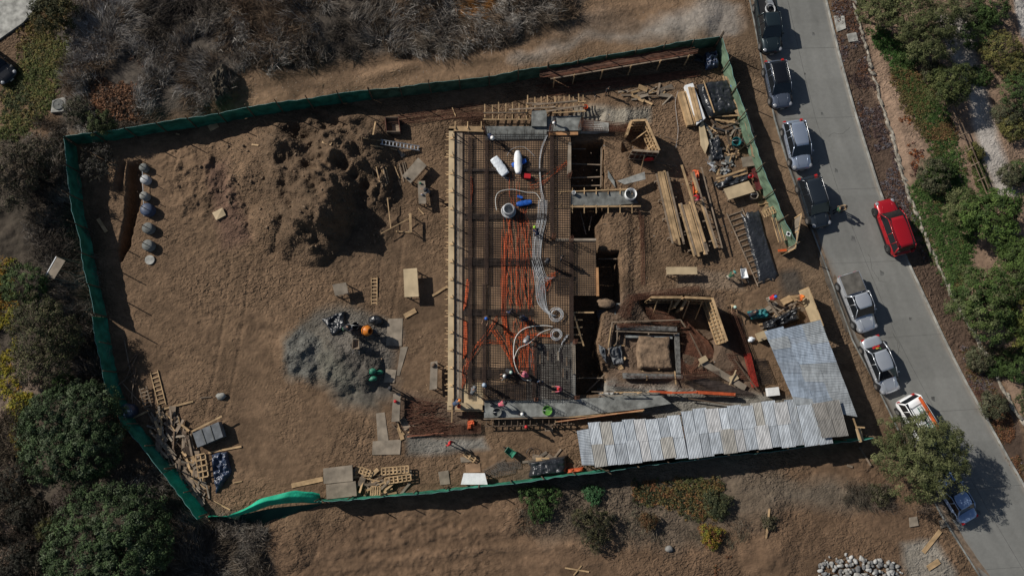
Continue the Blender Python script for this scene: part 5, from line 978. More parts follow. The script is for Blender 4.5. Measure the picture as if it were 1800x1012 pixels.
formwall('short left end wall of the upper box form', (1112, 212), (1103, 238), -.2, 1.2, -1, 3, wood, plyd, 2)
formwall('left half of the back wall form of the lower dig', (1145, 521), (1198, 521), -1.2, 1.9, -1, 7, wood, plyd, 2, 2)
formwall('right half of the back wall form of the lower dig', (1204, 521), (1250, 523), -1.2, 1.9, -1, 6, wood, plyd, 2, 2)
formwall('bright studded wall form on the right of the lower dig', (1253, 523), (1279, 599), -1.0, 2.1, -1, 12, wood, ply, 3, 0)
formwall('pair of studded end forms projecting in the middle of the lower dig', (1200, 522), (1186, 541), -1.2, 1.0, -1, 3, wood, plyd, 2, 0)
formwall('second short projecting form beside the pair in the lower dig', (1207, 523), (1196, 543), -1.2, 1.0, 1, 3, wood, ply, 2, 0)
MB().blob(P(1140, 280, .8), (.35, .12, .45), 4, .3, 12, 8).build('red_rag', redp, label='red cloth hanging on the dark front wall of the upper form', cat='cloth')
# pit timbers
root = empty('pit_stair', P(1020, 600, 0), 'timber ladder frame lying across the lower pit', 'timber frame')
for y in (549, 562, 575, 588, 602): MB().beam(P(1004, y, .3), P(1024 if y > 560 else 1044, y, .3), .12, .05).build('rung', wood, root)
MB().beam(P(1008, 550, .42), P(1026, 608, .42), .13, .06).build('rail', wood, root)
q4 = [((1003, 313), (1056, 311)), ((1005, 262), (1030, 262)), ((1004, 288), (1058, 290)), ((1003, 327), (1058, 326))]
for i, (a, b) in enumerate(q4): MB().beam(P(*a, -.2 - .3 * (i % 2)), P(*b, -.2 - .3 * (i % 2)), .1, .08).build('strut', woodo, label=['lowest but one', 'topmost', 'second from the top', 'lowest'][i] + ' timber strut jammed across the upper pit', cat='strut', group='struts across the upper pit')
for i, (x, y) in enumerate([(1010, 275), (1025, 300), (1038, 270), (1048, 300), (1015, 320), (1040, 318)]):
    MB().tube([P(x, y, -3.0), P(x + 1, y - 1, -.1)], .05, 6).build('prop', woodo, label=ordn(sorted([1010, 1025, 1038, 1048, 1015, 1040]).index(x), 6) + 'upright timber props in the upper pit', cat='prop', group='props in the upper pit')
for i, (a, b, lab) in enumerate([((990, 380), (985, 412), 'leaning pole at the left side of the middle pit'), ((1020, 372), (1030, 412), 'thin pole in the middle pit below the crossing beam'), ((1040, 380), (1035, 405), 'short pole at the right of the middle pit'), ((1060, 398), (1090, 398), 'strut at the top of the narrow pit'), ((1052, 455), (1084, 455), 'strut across the narrow pit beside the square bay'), ((1030, 690), (1080, 640), 'long pole leaning over the bottom of the pit'), ((1015, 664), (1060, 664), 'strut across the bottom of the pit')]):
    MB().beam(P(*a, -1.0), P(*b, -.5), .09, .07).build('strut', woodo, label=lab, cat='strut')
# pit side boards (on its right edge)
for i, (a, b) in enumerate([((1057, 260), (1056, 330)), ((1060, 395), (1088, 395))]): MB().beam(P(*a, -.1), P(*b, -.1), .05, .5).build('shoring_board', woodo, label=['shoring board standing along the right edge of the upper pit', 'shoring board along the top of the narrow pit'][i], cat='board')
dirtyc = mat('dirty_concrete', (.115, .112, .105), .9, .5, 3, bump=.04, bscale=6)
# footing frame round the block of sand
for lab, q, z, m_ in [('grey footing strip along the top of the sand block', [(1082, 571), (1190, 574), (1190, 582), (1084, 579)], .12, dirtyc), ('grey footing strip down the right of the sand block', [(1186, 585), (1194, 585), (1197, 656), (1190, 656)], .10, dirtyc), ('grey footing strip below the sand block', [(1095, 655), (1200, 658), (1200, 665), (1096, 665)], .11, dirtyc),
                      ('thin grey strip forming the inner edge of the upper footing', [(1100, 588), (1182, 590), (1182, 595), (1100, 593)], .0, conc), ('pale concrete pad above the footing frame', [(1083, 533), (1103, 532), (1106, 560), (1080, 552)], .02, conc)]:
    slabq('footing', lab, q, z, .35, m_, 'footing')
fr = empty('footing_formwork', P(1130, 570, 0), 'weathered timber edge boards around the footing', 'formwork')
for a, b in [((1076, 566), (1196, 562)), ((1076, 566), (1070, 622)), ((1196, 562), (1205, 575)), ((1082, 582), (1190, 586)), ((1085, 580), (1085, 597)), ((1140, 583), (1140, 588))]: MB().beam(P(*a, .28), P(*b, .28), .08, .2).build('board', woodo, fr)
MB().slab([P(1118, 588, .35), P(1180, 591, .35), P(1187, 650, .35), P(1122, 650, .35)], .9)
tmp = MB(); nn_ = 14; vs = []; fs = []
q = [P(1119, 587, .25), P(1180, 588, .25), P(1186, 650, .25), P(1121, 650, .25)]
for i in range(nn_ + 1):
    for j in range(nn_ + 1):
        u, v = i / nn_, j / nn_; p = q[0].lerp(q[1], u).lerp(q[3].lerp(q[2], u), v); e = min(u, v, 1 - u, 1 - v); vs.append((p.x + .05 * math.sin(9 * v), p.y + .05 * math.sin(8 * u), p.z - .15 - .9 * (1 - min(1, e * 15)) ** 1.5 + .10 * math.sin(6 * u + 5 * v) * math.sin(9 * v + 2) + random.uniform(-.05, .05)))
for i in range(nn_):
    for j in range(nn_): a = i * (nn_ + 1) + j; fs.append((a, a + nn_ + 1, a + nn_ + 2, a + 1))
sandm = mat('packed_sand', (.175, .12, .078), .95, .3, 3, bump=.10, bscale=3.5)
MB().add(vs, fs).build('sand_block', sandm, smooth=True, label='square block of packed sand inside the footing frame', cat='sand block')
MB().blob(P(1066, 533, .3), (.85, .42, .55), 5, .12, 16, 10).build('boulder', sandm, smooth=True, label='rounded brown boulder at the corner of the pit', cat='boulder')
for lab, a, b in [('short board standing on the sand block', (1148, 622), (1149, 632)), ('pale stick lying on the lower part of the sand block', (1166, 605), (1158, 650)), ('stick hanging on the upper edge of the sand block', (1141, 590), (1144, 616)), ('board leaning at the right foot of the footing', (1186, 652), (1188, 675)), ('stake by the left corner of the footing', (1074, 575), (1069, 610)), ('short pale plank beside the footing strip below', (1137, 660), (1137, 668))]:
    MB().beam(G(*a, .45), G(*b, .45), .1, .05).build('stick', wood, label=lab, cat='stick')
# rust coloured bar mats of the dig
dirtyc = mat('dirty_concrete', (.115, .112, .105), .9, .5, 3, bump=.04, bscale=6)
mesh_quad('rebar_mesh', 'rusty bar mesh beside the footing corner, under the long diagonal pole', [G(1205, 572, .2), G(1236, 632, .2), G(1215, 655, .2), G(1200, 640, .2)], 10, 14, .02, rust, sag=.05)
mesh_quad('rebar_mesh', 'dark red bar mesh in the shade between the wall form and the long cage', [G(1262, 548, .15), G(1300, 556, .15), G(1320, 625, .15), G(1288, 620, .15)], 12, 20, .02, rust, sag=.05)
mesh_quad('rebar_mesh', 'black bar mesh on the grey soil below the footing', [G(1200, 670, .2), G(1262, 668, .2), G(1330, 697, .2), G(1240, 694, .2)], 26, 12, .018, rebar, sag=.04)
mesh_quad('rebar_mesh', 'rusty bar mesh lying on the slope right of the footing frame', [G(1197, 566, .3), G(1208, 560, .3), G(1243, 655, .25), G(1197, 657, .25)], 12, 30, .021, rust, sag=.05)
mesh_quad('rebar_mesh', 'brown bar mesh below the back wall forms', [P(1135, 540, -.2), P(1175, 551, -.5), P(1196, 566, -.3), P(1140, 562, -.1)], 16, 8, .021, rust, sag=.05)
mesh_quad('rebar_mesh', 'rusty bar mesh on the triangle of soil under the bright wall form', [P(1208, 566, -.4), P(1245, 600, -.7), P(1262, 628, -.4), P(1236, 630, .0)], 14, 16, .020, rust, sag=.05)
mesh_quad('rebar_mesh', 'dark bar mesh fanning out at the bottom of the dig', [G(1200, 660, .25), G(1235, 663, .25), G(1328, 692, .25), G(1260, 690, .25)], 26, 10, .021, rebar, sag=.04)
mesh_quad('rebar_mesh', 'brown bar mesh between the long cage and the diagonal beam', [G(1245, 628, .25), G(1290, 620, .25), G(1314, 665, .25), G(1285, 668, .25)], 14, 14, .021, rust, sag=.04)
mesh_quad('rebar_mesh', 'dark bar mesh right of the long red cage', [G(1322, 632, .2), G(1345, 630, .2), G(1362, 672, .2), G(1334, 676, .2)], 12, 12, .02, rebar, sag=.03)
mesh_quad('rebar_mesh', 'flat bar mesh beside the upper concrete beam', [P(1022, 210, ZD), P(1110, 218, .5), P(1112, 232, .5), P(1022, 230, ZD)], 46, 6, .020, rust)
mesh_quad('rebar_mesh', 'upright bar mesh left of the upper concrete beam', [P(806, 206, 1.0), P(850, 204, 1.0), P(852, 218, .4), P(808, 220, .4)], 20, 5, .021, rust)
cage('rebar_cage', 'long brown cage lying above the lower wall forms', G(1110, 524, .15), G(1228, 507, .15), .5, .35, rust, .016, 4, .18)
cage('rebar_cage', 'rusty cage turning down toward the footing frame', G(1112, 522, .15), G(1092, 556, .15), .9, .3, rust, .014, 5, .12)
cage('rebar_cage', 'brown cage lying along the upper footing strip', G(1085, 573, .35), G(1205, 567, .35), .3, .2, rust, .016, 4, .14)
cage('rebar_cage', 'rusty cage below the footing strip', G(1198, 664, .35), G(1262, 656, .35), .5, .2, rust, .014, 5, .14)
cage('rebar_cage', 'long dark red cage running from the brown figure to the lower sheds', G(1283, 545, .25), G(1312, 622, .25), .42, .35, rust, .016, 4, .14)
cage('rebar_cage', 'bright red lower end of the long cage', G(1312, 622, .25), G(1326, 680, .25), .45, .35, mat('red_oxide', (.28, .03, .02), .6, .3, 3), .028, 5, .12)
cage('rebar_cage', 'thin cage draped on the sand between pit and lumber', G(1128, 380, .1), G(1130, 500, .1), .3, .15, rust, .012, 3, .3)
cage('rebar_cage', 'rusty cage at the left end of the upper forms', G(812, 208, .3), G(852, 205, .3), .6, .4, rust, .016, 4, .15)
MB().beam(G(1232, 635, .25), G(1310, 682, .2), .55, .12).build('diagonal_plank', plyo, label='broad diagonal plank bridging the lower dig', cat='plank')
MB().beam(G(1205, 570, .2), G(1236, 632, .25), .12, .10).build('long_stick', woodd, label='dark pole laid along the slope right of the footing', cat='pole')
for (x, y, lab) in [(1236, 632, 'cross of boards at the upper end of the diagonal plank'), (1290, 664, 'stake and block at the lower part of the diagonal plank')]:
    MB().box(G(x, y, .45), (.75, .5, .05), .5).beam(G(x - 8, y + 12, .5), G(x + 4, y - 14, .5), .09, .06).build('cross_boards', ply, label=lab, cat='boards')
# rebar stock: rack along the top fence with sloping bundles
root = empty('rebar_rack', G(1100, 130), 'long rack of rusty reinforcing bars beside the dark upper fence', 'rebar rack')
rr = random.Random(9)
for l in range(3):
    rb = MB()
    for i in range(17):
        t = (i + l * 17) / 51; a, b = (958 + rr.uniform(-10, 16), 124 + 13 * t), (1212 + rr.uniform(-16, 16), 82 + 14 * t); rb.tube([P(*a, 1.5 + rr.uniform(0, .12)), P(*b, 1.5 + rr.uniform(0, .12))], .024, 4)
    rb.build('bar_bundle', [rust, mat('rusty_bar_pale', (.14, .075, .05), .8, .35, 2), rust][l], root)
for x, y in [(975, 137), (1010, 131), (1060, 123), (1110, 115), (1162, 106), (1212, 97)]:
    q = P(x, y, 1.9); MB().beam((q.x, q.y, 0), q, .1, .1).build('post', wood, root); MB().beam(P(x - 1, y + 3, 1.44), P(x + 3, y - 15, 1.44), .08, .08).build('bracket', woodo, root)
MB().beam(P(968, 139, 1.5), P(1218, 97, 1.5), .09, .12).build('rail', woodo, root)
rb = MB()
for i in range(30): a, b = (970 + rr.uniform(-30, 30), 150 + i * .65), (1225 + rr.uniform(-40, 10), 124 + i * .35); rb.tube([G(*a, .06), G(*b, .06)], .018, 4)
rb.build('rebar_bundle', rust, label='spread bundle of rusty bars on the ground below the rack', cat='rebar')
rb = MB()
for i in range(18): a, b = (690 + rr.uniform(-20, 20), 206 + i * .8), (860 + rr.uniform(-40, 20), 182 + i * 1.3); rb.tube([G(*a, .05), G(*b, .05)], .016, 4)
rb.build('rebar_bundle', rust, label='thin dark bars lying on the sand above the deck corner', cat='rebar')
# ================================================================ CONDUITS
def smooth_path(pts, k=6):
    out = []; n = len(pts)
    for i in range(n - 1):
        p0, p1, p2, p3 = pts[max(i - 1, 0)], pts[i], pts[i + 1], pts[min(i + 2, n - 1)]
        for j in range(k):
            t = j / k; out.append(.5 * ((2 * p1) + (p2 - p0) * t + (2 * p0 - 5 * p1 + 4 * p2 - p3) * t * t + (3 * p1 - p0 - 3 * p2 + p3) * t ** 3))
    return out + [pts[-1]]
def conduit(px, r, m, name, label, cat='conduit', group=None, z=ZD + .10, jit=0, sd=0, dz=0):
    rr = random.Random(sd); pts = [P(x + rr.uniform(-jit, jit), y + rr.uniform(-jit, jit) * .5, z + rr.uniform(0, .05) + dz) for x, y in px]
    return MB().tube(smooth_path(pts), r, 5).build(name, m, smooth=True, label=label, cat=cat, group=group)
def bundle(n, base, spread, r, m, label, group, sd, j=3):
    j *= 2.2
    rr = random.Random(sd); offs = sorted(rr.uniform(-spread, spread) for _ in range(n)); label = label.replace('one of the ', '')
    for i in range(n):
        o = offs[i]; a = rr.uniform(0, .12); e = rr.uniform(.85, 1.0); B_ = base[:]
        pts = [(x + o * (1 + .3 * math.sin(k * 1.7 + i)) + rr.uniform(-j, j) * .4, y + rr.uniform(-j, j)) for k, (x, y) in enumerate(B_)]
        conduit(pts, r, m, 'conduit', ordn(i, n) + label, group=group, sd=sd * 50 + i)
bundle(24, [(908, 368), (911, 400), (913, 450), (915, 500), (918, 545)], 19, .018, orange, 'one of the orange conduits bunched down the middle of the deck', 'orange conduits down the middle of the deck', 1, 4)
bundle(12, [(888, 410), (886, 450), (884, 500), (886, 560), (895, 600), (905, 640)], 4, .018, orange, 'one of the orange conduits left of the middle bunch', 'orange conduits left of the middle bunch', 2, 3)
bundle(20, [(920, 560), (922, 590), (923, 620), (926, 655)], 16, .018, orange, 'one of the orange conduits around the stooping grey hatted worker', 'orange conduits in the lower part of the deck', 3, 3)
bundle(7, [(868, 580), (885, 605), (900, 635), (908, 655)], 4, .018, orange, 'one of the orange conduits slanting toward the white helmet', 'orange conduits slanting down the lower deck', 4, 2)
bundle(6, [(818, 645), (828, 620), (850, 592), (872, 560)], 4, .016, orange, 'one of the orange conduits curving up from the left edge', 'orange conduits at the lower left of the deck', 5, 3)
bundle(6, [(814, 680), (818, 650), (822, 630)], 3, .015, orange, 'one of the short orange conduits at the left edge', 'short orange conduits at the lower left edge', 6, 2)
bundle(5, [(930, 330), (955, 318), (985, 295), (1000, 288)], 4, .015, orange, 'one of the orange conduits slanting to the pit edge', 'orange conduits in the upper right of the deck', 7, 3)
bundle(5, [(905, 310), (905, 340), (908, 368)], 9, .014, orange, 'one of the thin orange conduits below the white bundle', 'thin orange conduits below the white wrapped bundle', 8, 3)
bundle(9, [(948, 525), (958, 505), (968, 490), (978, 480)], 6, .016, orange, 'one of the orange conduits fanning beside the grey conduits', 'orange conduits fanning toward the square bay', 9, 3)
bundle(7, [(885, 560), (893, 583), (915, 592), (945, 590), (972, 590)], 2, .02, orange, 'one of the thick orange conduits bending toward the grey coil', 'thick orange conduits bending to the coil', 10, 2)
bundle(4, [(838, 605), (860, 600), (885, 601)], 3, .015, orange, 'one of the orange conduits crossing the lower left grid', 'orange conduits crossing the lower left grid', 11, 2)
for i, (x, y0, y1, w) in enumerate([(828, 310, 360, 2), (818, 490, 545, 3.5), (816, 562, 630, 4)]):
    for k in range(5): conduit([(x + k * w / 3 + (3 if i == 1 else 0), y0 + k), (x + k * w / 3, (y0 + y1) / 2), (x - 1 + k * w / 3 - (2 if i == 1 else 0), y1 - 2 * k)], .035 if i else .02, orange, 'conduit', ordn(k, 5) + ['thin orange tubes by the upper left edge', 'thick orange pipes at the middle of the left edge', 'thick orange pipes at the lower left edge'][i], group=['thin orange bundle at upper left', 'thick orange pipes at middle left', 'thick orange pipes at lower left'][i], sd=900 + i * 10 + k)
gp = [(962, 238), (952, 262), (949, 290), (951, 330), (954, 352), (952, 385), (946, 412), (944, 440), (944, 465), (949, 500), (952, 530), (962, 548), (975, 555)]
for i in range(9): o = (i - 4) * 1.9; conduit([(x + o * (1 if 340 < y < 540 else .4) + random.uniform(-.7, .7), y) for x, y in gp[(0 if i in (3, 4, 5) else 4):]], .022, greyp, 'conduit', ordn(i, 9) + 'grey conduits running down the deck', group='grey conduits along the deck', sd=300 + i, dz=.05)
for i in range(6): conduit([(935 + i * 3.0, 458 - (i % 3) * 3), (945 + i * 3, 485), (955 + i * 4.0, 500 - i * 2.5)], .02, greyp, 'conduit', ordn(i, 6) + 'stiff pale conduits fanned over the grey bunch', group='pale stiff conduits fanned out', sd=330 + i, dz=.12)
def coil(label, x, y, R, n, m=greyp, r=.016, z=ZD + .25):
    c = P(x, y, z); rr = random.Random(int(x)); pts = []
    for k in range(n * 18 + 6): t = k / 18 * 2 * math.pi; q = R * (1 + .24 * math.sin(t * .37 + x)); pts.append(c + Vector((q * math.cos(t) + rr.uniform(-.01, .01), q * math.sin(t), .02 * (k / 18) + .02 * math.sin(t * 3))))
    return MB().tube(pts, r, 5).build('conduit_coil', m, smooth=True, label=label, cat='coil')
coil('upper coil of grey conduit on the decking by the pit', 978, 553, .52, 6); coil('lower coil of grey conduit at the end of the orange pipes', 978, 588, .42, 6)
conduit([(972, 574), (955, 572), (925, 576), (908, 590), (903, 612), (905, 640), (918, 665), (934, 668)], .036, mat('white_hose', (.62, .62, .58), .5, .1, 3), 'hose', 'thick white hose looping past the stooping worker to the pink one', 'hose', dz=.1)
conduit([(903, 632), (912, 612), (930, 603), (950, 585), (968, 578)], .03, mat('white_hose', None), 'hose', 'thinner white hose curving toward the lower coil', 'hose', dz=.15)
conduit([(873, 370), (871, 350), (878, 337), (900, 333), (925, 338), (942, 340), (952, 355)], .03, mat('white_hose', None), 'hose', 'pale hose arching above the grey plastic ring', 'hose', dz=.1)
conduit([(891, 274), (900, 262), (918, 258), (930, 265), (940, 275)], .015, greyp, 'hose', 'thin cord curling above the white wrapped bundle', 'cord', dz=.1)
conduit([(882, 668), (890, 660), (897, 656)], .02, mat('white_hose', None), 'hose', 'short white tube by the white helmet on the deck', 'hose', dz=.15)
for i in range(5): conduit([(982, 622 - i), (986, 608), (990 + i, 596), (997 + i, 588)], .02, greyp, 'conduit', ordn(i, 5) + 'short grey tubes below the lower coil', group='short grey tubes below the coil', sd=400 + i)
conduit([(968, 596), (972, 620), (978, 642), (990, 665), (996, 676)], .015, rebar, 'cord', 'thin dark cord winding over the grey decking', 'cord')
for i, (x, y) in enumerate([(949, 631), (963, 625), (981, 625), (996, 635), (990, 655)]): MB().box(P(x, y, ZD + .25), (.1, .75, .05)).build('spacer_board', plyo if i == 2 else woodd, label=['spacer board nearest the beam cage on the grey decking', 'second spacer board on the grey decking', 'pale spacer board on the grey decking', 'spacer board nearest the pit on the grey decking', 'lowest spacer board on the grey decking'][i], cat='board')
# wrapped bundles, ring, cloths on the deck
def tarp(name, label, q, h, m, seed=0, amp=.12, n=22, edge=.0, cat='tarpaulin', wl=.45, group=None, dome=0.0, parent=None):
    """crumpled sheet over quad q (world points at its foot), h = height of the heap beneath"""
    q = [Vector(p) for p in q]; us = np.linspace(0, 1, n + 1); U, V = np.meshgrid(us, us, indexing='ij'); U, V = U.ravel(), V.ravel()
    Q = [np.array(p) for p in q]; Wd = fbm(U * 3 + seed, V * 3, .8, 300 + seed % 40, 2) * .05
    U2, V2 = U + Wd * (1 - 0), V + fbm(U * 3, V * 3 + seed, .8, 340 + seed % 40, 2) * .05
    Pn = (Q[0][None] * ((1 - U2) * (1 - V2))[:, None] + Q[1][None] * (U2 * (1 - V2))[:, None] + Q[2][None] * (U2 * V2)[:, None] + Q[3][None] * ((1 - U2) * V2)[:, None])
    e = np.minimum(np.minimum(U, 1 - U), np.minimum(V, 1 - V)); prof = np.clip(e / .10, 0, 1) ** .6
    if dome: prof = prof * (1 - dome + dome * np.sqrt(np.clip(np.sin(math.pi * U) * np.sin(math.pi * V), 0, 1)))
    rid = (1 - np.abs(fbm(Pn[:, 0], Pn[:, 1], wl, 380 + seed % 40, 3)) * 2.6); Pn[:, 2] += .03 + h * prof + amp * rid * (.35 + .65 * prof)
    i = np.arange((n + 1) ** 2).reshape(n + 1, n + 1); F1 = np.stack([i[:-1, :-1], i[1:, :-1], i[1:, 1:], i[:-1, 1:]], -1).reshape(-1, 4)
    o0 = Pn.mean(0); o0[2] = Pn[:, 2].min(); V2_ = np.vstack([Pn, Pn - [0, 0, .02]]); Fa = np.vstack([F1, F1[:, ::-1] + (n + 1) ** 2])
    o = npmesh(name, V2_, Fa, m, smooth=True, loc=tuple(o0)); return tag(o, label, cat, group)
def bag(name, label, a, b, W, Hh, m, cat='bundle', seed=1, z=ZD + .22, taper=.35):
    A_, B_ = P(*a, z), P(*b, z); L = (B_ - A_).length; d = (B_ - A_).normalized(); s = Vector((-d.y, d.x, 0)); mb = MB(); N, K = 14, 14; k0 = 0; rr = random.Random(seed)
    for i in range(N + 1):
        t = i / N; w_ = W / 2 * (1 - taper * abs(2 * t - 1) ** 3) * (1 + rr.uniform(-.05, .05)); c = A_ + d * L * t
        for j in range(K): an = 2 * math.pi * j / K; mb.v.append(tuple(c + s * w_ * math.cos(an) * (1 + rr.uniform(-.06, .06)) + Vector((0, 0, Hh / 2 + Hh / 2 * math.sin(an) * (1 + rr.uniform(-.1, .1))))))
    for i in range(N):
        for j in range(K): q = i * K; mb.f.append((q + j, q + (j + 1) % K, q + K + (j + 1) % K, q + K + j))
    mb.f.append(tuple(reversed(range(K)))); mb.f.append(tuple(N * K + j for j in range(K)))
    return mb.build(name, m, smooth=True, label=label, cat=cat)
bag('wrapped_bundle', 'silver white wrapped bundle of tubes lying slanted on the rebar', (868, 279), (889, 308), .85, .35, whitet, taper=.1)
bag('wrapped_bundle', 'upright white wrapped bundle over blue cloth on the rebar', (910, 268), (911, 307), .72, .5, white, taper=.4)
bag('blue_cloth', 'blue sheet sticking out under the upright white bundle', (900, 292), (925, 282), .55, .14, bluep, 'cloth', 3)
bag('blue_cloth', 'small blue rag on the deck near the pale arching hose', (909, 345), (919, 348), .25, .1, bluep, 'cloth', 4)
bag('blue_cloth', 'blue heap of cloth beside the grey plastic ring', (908, 360), (935, 355), .5, .2, bluep, 'cloth', 5)
MB().box(P(927, 310, ZD + .33), (.58, .42, .28), -.1).add([], []).build('red_crate', redp, label='red box on the rebar beside the white bundle', cat='box')
c = P(894, 371, ZD + .22); rt = empty('plastic_ring', c, 'grey plastic cylinder standing in a ring on the deck', 'plastic drum')
MB().lathe(c, [(.50, 0), (.50, .75), (.42, .78), (.40, .70), (.40, .1), (.0, .1)], 24).build('drum', greyp, rt, smooth=False); MB().lathe(c, [(.62, 0), (.66, .05), (.60, .1), (.58, .05), (.5, .05)], 24).build('rim', greyp, rt)
for k in range(5): conduit([(862 + 3 * k, 293 + 2 * k), (878 + k * 2, 306 + k), (893 + k, 318 - k)], .014, greyp, 'conduit', ordn(k, 5) + 'loose tubes beside the silver bundle', group='loose tubes beside the silver bundle', sd=500 + k)

# upright column cages rising from the deck corners
for i, (x, y, h, lab) in enumerate([(967, 236, 2.2, 'upright column cage right of the concrete block'), (1019, 226, 2.0, 'upright column cage at the end of the upper beams'), (972, 420, 1.9, 'upright column cage at the top left of the square bay'), (1003, 424, 1.7, 'upright column cage inside the top of the square bay'), (941, 702, 2.0, 'upright column cage between rebar and grey decking'), (1009, 602, 1.8, 'upright column cage at the pit edge above the grey decking'), (1011, 699, 2.2, 'upright column cage at the lower right corner of the deck'), (851, 698, 1.6, 'upright column cage at the lower left end of the walkway'), (853, 236, 1.8, 'upright column cage at the left end of the upper beam'), (1000, 312, 1.6, 'upright column cage at the edge of the upper pit')]):
    c = P(x, y, ZD); mb = MB(); w_ = .13
    for dx, dy in ((-1, -1), (1, -1), (1, 1), (-1, 1), (0, 1), (0, -1)): mb.tube([c + Vector((dx * w_, dy * w_, 0)), c + Vector((dx * w_ * 1.05, dy * w_, h * random.uniform(.85, 1.05)))], .016, 4)
    for k in range(int(h / .18)): z = .1 + k * .18; mb.tube([c + Vector((a * w_, b * w_, z)) for a, b in ((-1, -1), (1, -1), (1, 1), (-1, 1), (-1, -1))], .01, 4, cap=False)
    mb.build('column_cage', rust, label=lab, cat='rebar cage')
def starters(label, a, b, n, hh, z=.1, m=rust, rows=2, gap=.2):
    A_, B_ = G(*a), G(*b); d = (B_ - A_).normalized(); s = Vector((-d.y, d.x, 0)); mb = MB(); rr = random.Random(n)
    for r_ in range(rows):
        for i in range(n):
            p = A_.lerp(B_, i / (n - 1)) + s * gap * (r_ - (rows - 1) / 2) + Vector((0, 0, z)); mb.tube([p, p + Vector((rr.uniform(-.05, .05), rr.uniform(-.05, .05), hh * rr.uniform(.8, 1.1)))], .013, 4)
    for k in (.25, .7): mb.tube([A_ + Vector((0, 0, z + hh * k)), B_ + Vector((0, 0, z + hh * k))], .012, 4)
    mb.build('starter_bars', m, label=label, cat='rebar')
starters('row of upright bars on the upper footing strip', (1084, 574), (1190, 578), 34, .9); starters('row of upright bars on the right footing strip', (1192, 588), (1195, 652), 22, .8); starters('row of upright bars along the lower footing strip', (1098, 662), (1196, 664), 30, .7); starters('row of upright bars at the bottom of the dig', (1062, 676), (1120, 680), 20, .6, .3)
starters('row of upright bars along the top of the upper pit', (1024, 232), (1104, 236), 28, 1.0, .4); starters('row of upright bars beside the sand bank right of the pit', (1122, 372), (1128, 440), 18, .8); starters('short row of upright bars left of the back wall forms', (1108, 528), (1104, 558), 14, .8)
starters('fringe of upright bars along the lower edge of the rebar', (856, 702), (1005, 700), 46, .5, ZD + .1, rebar, 1)
for i, (a, b, lab) in enumerate([((1150, 285), (1190, 292), 'pair of dark boards in the shade of the box form'), ((1168, 240), (1190, 248), 'dark sawhorse in the yard right of the box form'), ((1045, 345), (1128, 372), 'thin dark pole lying over the crossing beam'), ((1030, 640), (1048, 668), 'dark pole leaning in the lower pit'), ((1205, 600), (1250, 585), 'thin pole across the rusty mesh'), ((1130, 600), (1165, 640), 'thin dark rod lying on the sand block'), ((1290, 630), (1335, 690), 'dark board beside the lower end of the red cage'), ((1210, 700), (1290, 712), 'thin board on the grey soil by the sheds')]):
    MB().beam(G(*a, .5), G(*b, .5), .1, .07).build('pole', woodd, label=lab, cat='pole')
for lab, poly, z, n in [('black rag beside the orange rail', [(1155, 685), (1168, 684), (1168, 692), (1157, 692)], .3, 0), ]:
    MB().slab([G(*q, z) for q in poly], .2).build('black_rag', blacks, label=lab, cat='cloth')
# ================================================================ YARD: tables, ladders, lumber, tarps, tools
def board(label, a, b, w, m=wood, dz=.05, th=.04, name='board', cat='board', group=None):
    A_, B_ = G(*a), G(*b); A_.z += dz; B_.z += dz; return MB().beam(A_, B_, w, th).build(name, m, label=label, cat=cat, group=group)
def sheet(label, px, dz, m, th=.03, name='plywood_sheet', cat='sheet', group=None):
    return MB().slab([G(*p, dz) for p in px], th).build(name, m, label=label, cat=cat, group=group)
def table(label, px, z, m, name='work_table', legm=woodo, cat='table'):
    top = [P(x, y, z) for x, y in px]; c = sum(top, Vector()) / 4; g = GZ(c.x, c.y); root = empty(name, (c.x, c.y, g), label, cat)
    top = [Vector((p.x, p.y, z + g)) for p in top]; MB().slab(top, .05).build('tabletop', m, root)
    L_ = [p.lerp(c, .12) for p in top]
    for p in L_: MB().beam((p.x, p.y, g - .05), (p.x, p.y, z + g - .05), .08, .08).build('leg', legm, root)
    for i in range(4): a, b = L_[i], L_[(i + 1) % 4]; MB().beam((a.x, a.y, g + .3), (b.x, b.y, g + .3), .06, .04).build('stretcher', legm, root)
    return root
def ladder(label, a, b, W, n, m=wood, z0=.05, z1=.05, rw=.07, name='ladder', cat='ladder'):
    A_, B_ = G(*a), G(*b); A_.z += z0; B_.z += z1; root = empty(name, A_, label, cat); d = (B_ - A_).normalized(); s = Vector((-d.y, d.x, 0)).normalized() * W / 2
    for k in (-1, 1): MB().beam(A_ + s * k, B_ + s * k, rw, .09).build('rail', m, root)
    for i in range(n): p = A_.lerp(B_, (i + .5) / n); MB().beam(p - s, p + s, .09, .05).build('rung', m, root)
    return root
table('large plywood sheet table standing left of the deck', [(709, 473), (733, 471), (736, 521), (711, 522)], .95, ply)
table('small square table with crossed legs near the big ladder', [(584, 500), (608, 496), (612, 515), (589, 520)], .95, plyo)
table('long pale plywood table right of the pit', [(1171, 469), (1225, 469), (1226, 482), (1172, 482)], .9, ply)
table('weathered cluttered workbench slanting above the trestle', [(735, 277), (750, 291), (722, 322), (707, 309)], .9, plyo)
table('narrow grey workbench beside the sandy mound', [(734, 318), (747, 318), (749, 357), (736, 358)], .85, plyo)
table('long low bench with tools near the lower left corner of the deck', [(757, 636), (769, 634), (768, 683), (755, 685)], .8, plyo)
table('bench with a red helmet on it below the gravel heap', [(691, 692), (704, 690), (702, 740), (688, 741)], .8, plyo)
table('white sheet table at the bottom netting', [(815, 831), (852, 831), (857, 851), (810, 851)], .8, white, legm=wood)
table('pale plywood box top beside the red bucket', [(1272, 332), (1316, 318), (1327, 337), (1281, 351)], .8, ply)
ladder('short timber ladder lying between the two tables', (658, 487), (658, 536), .5, 8)
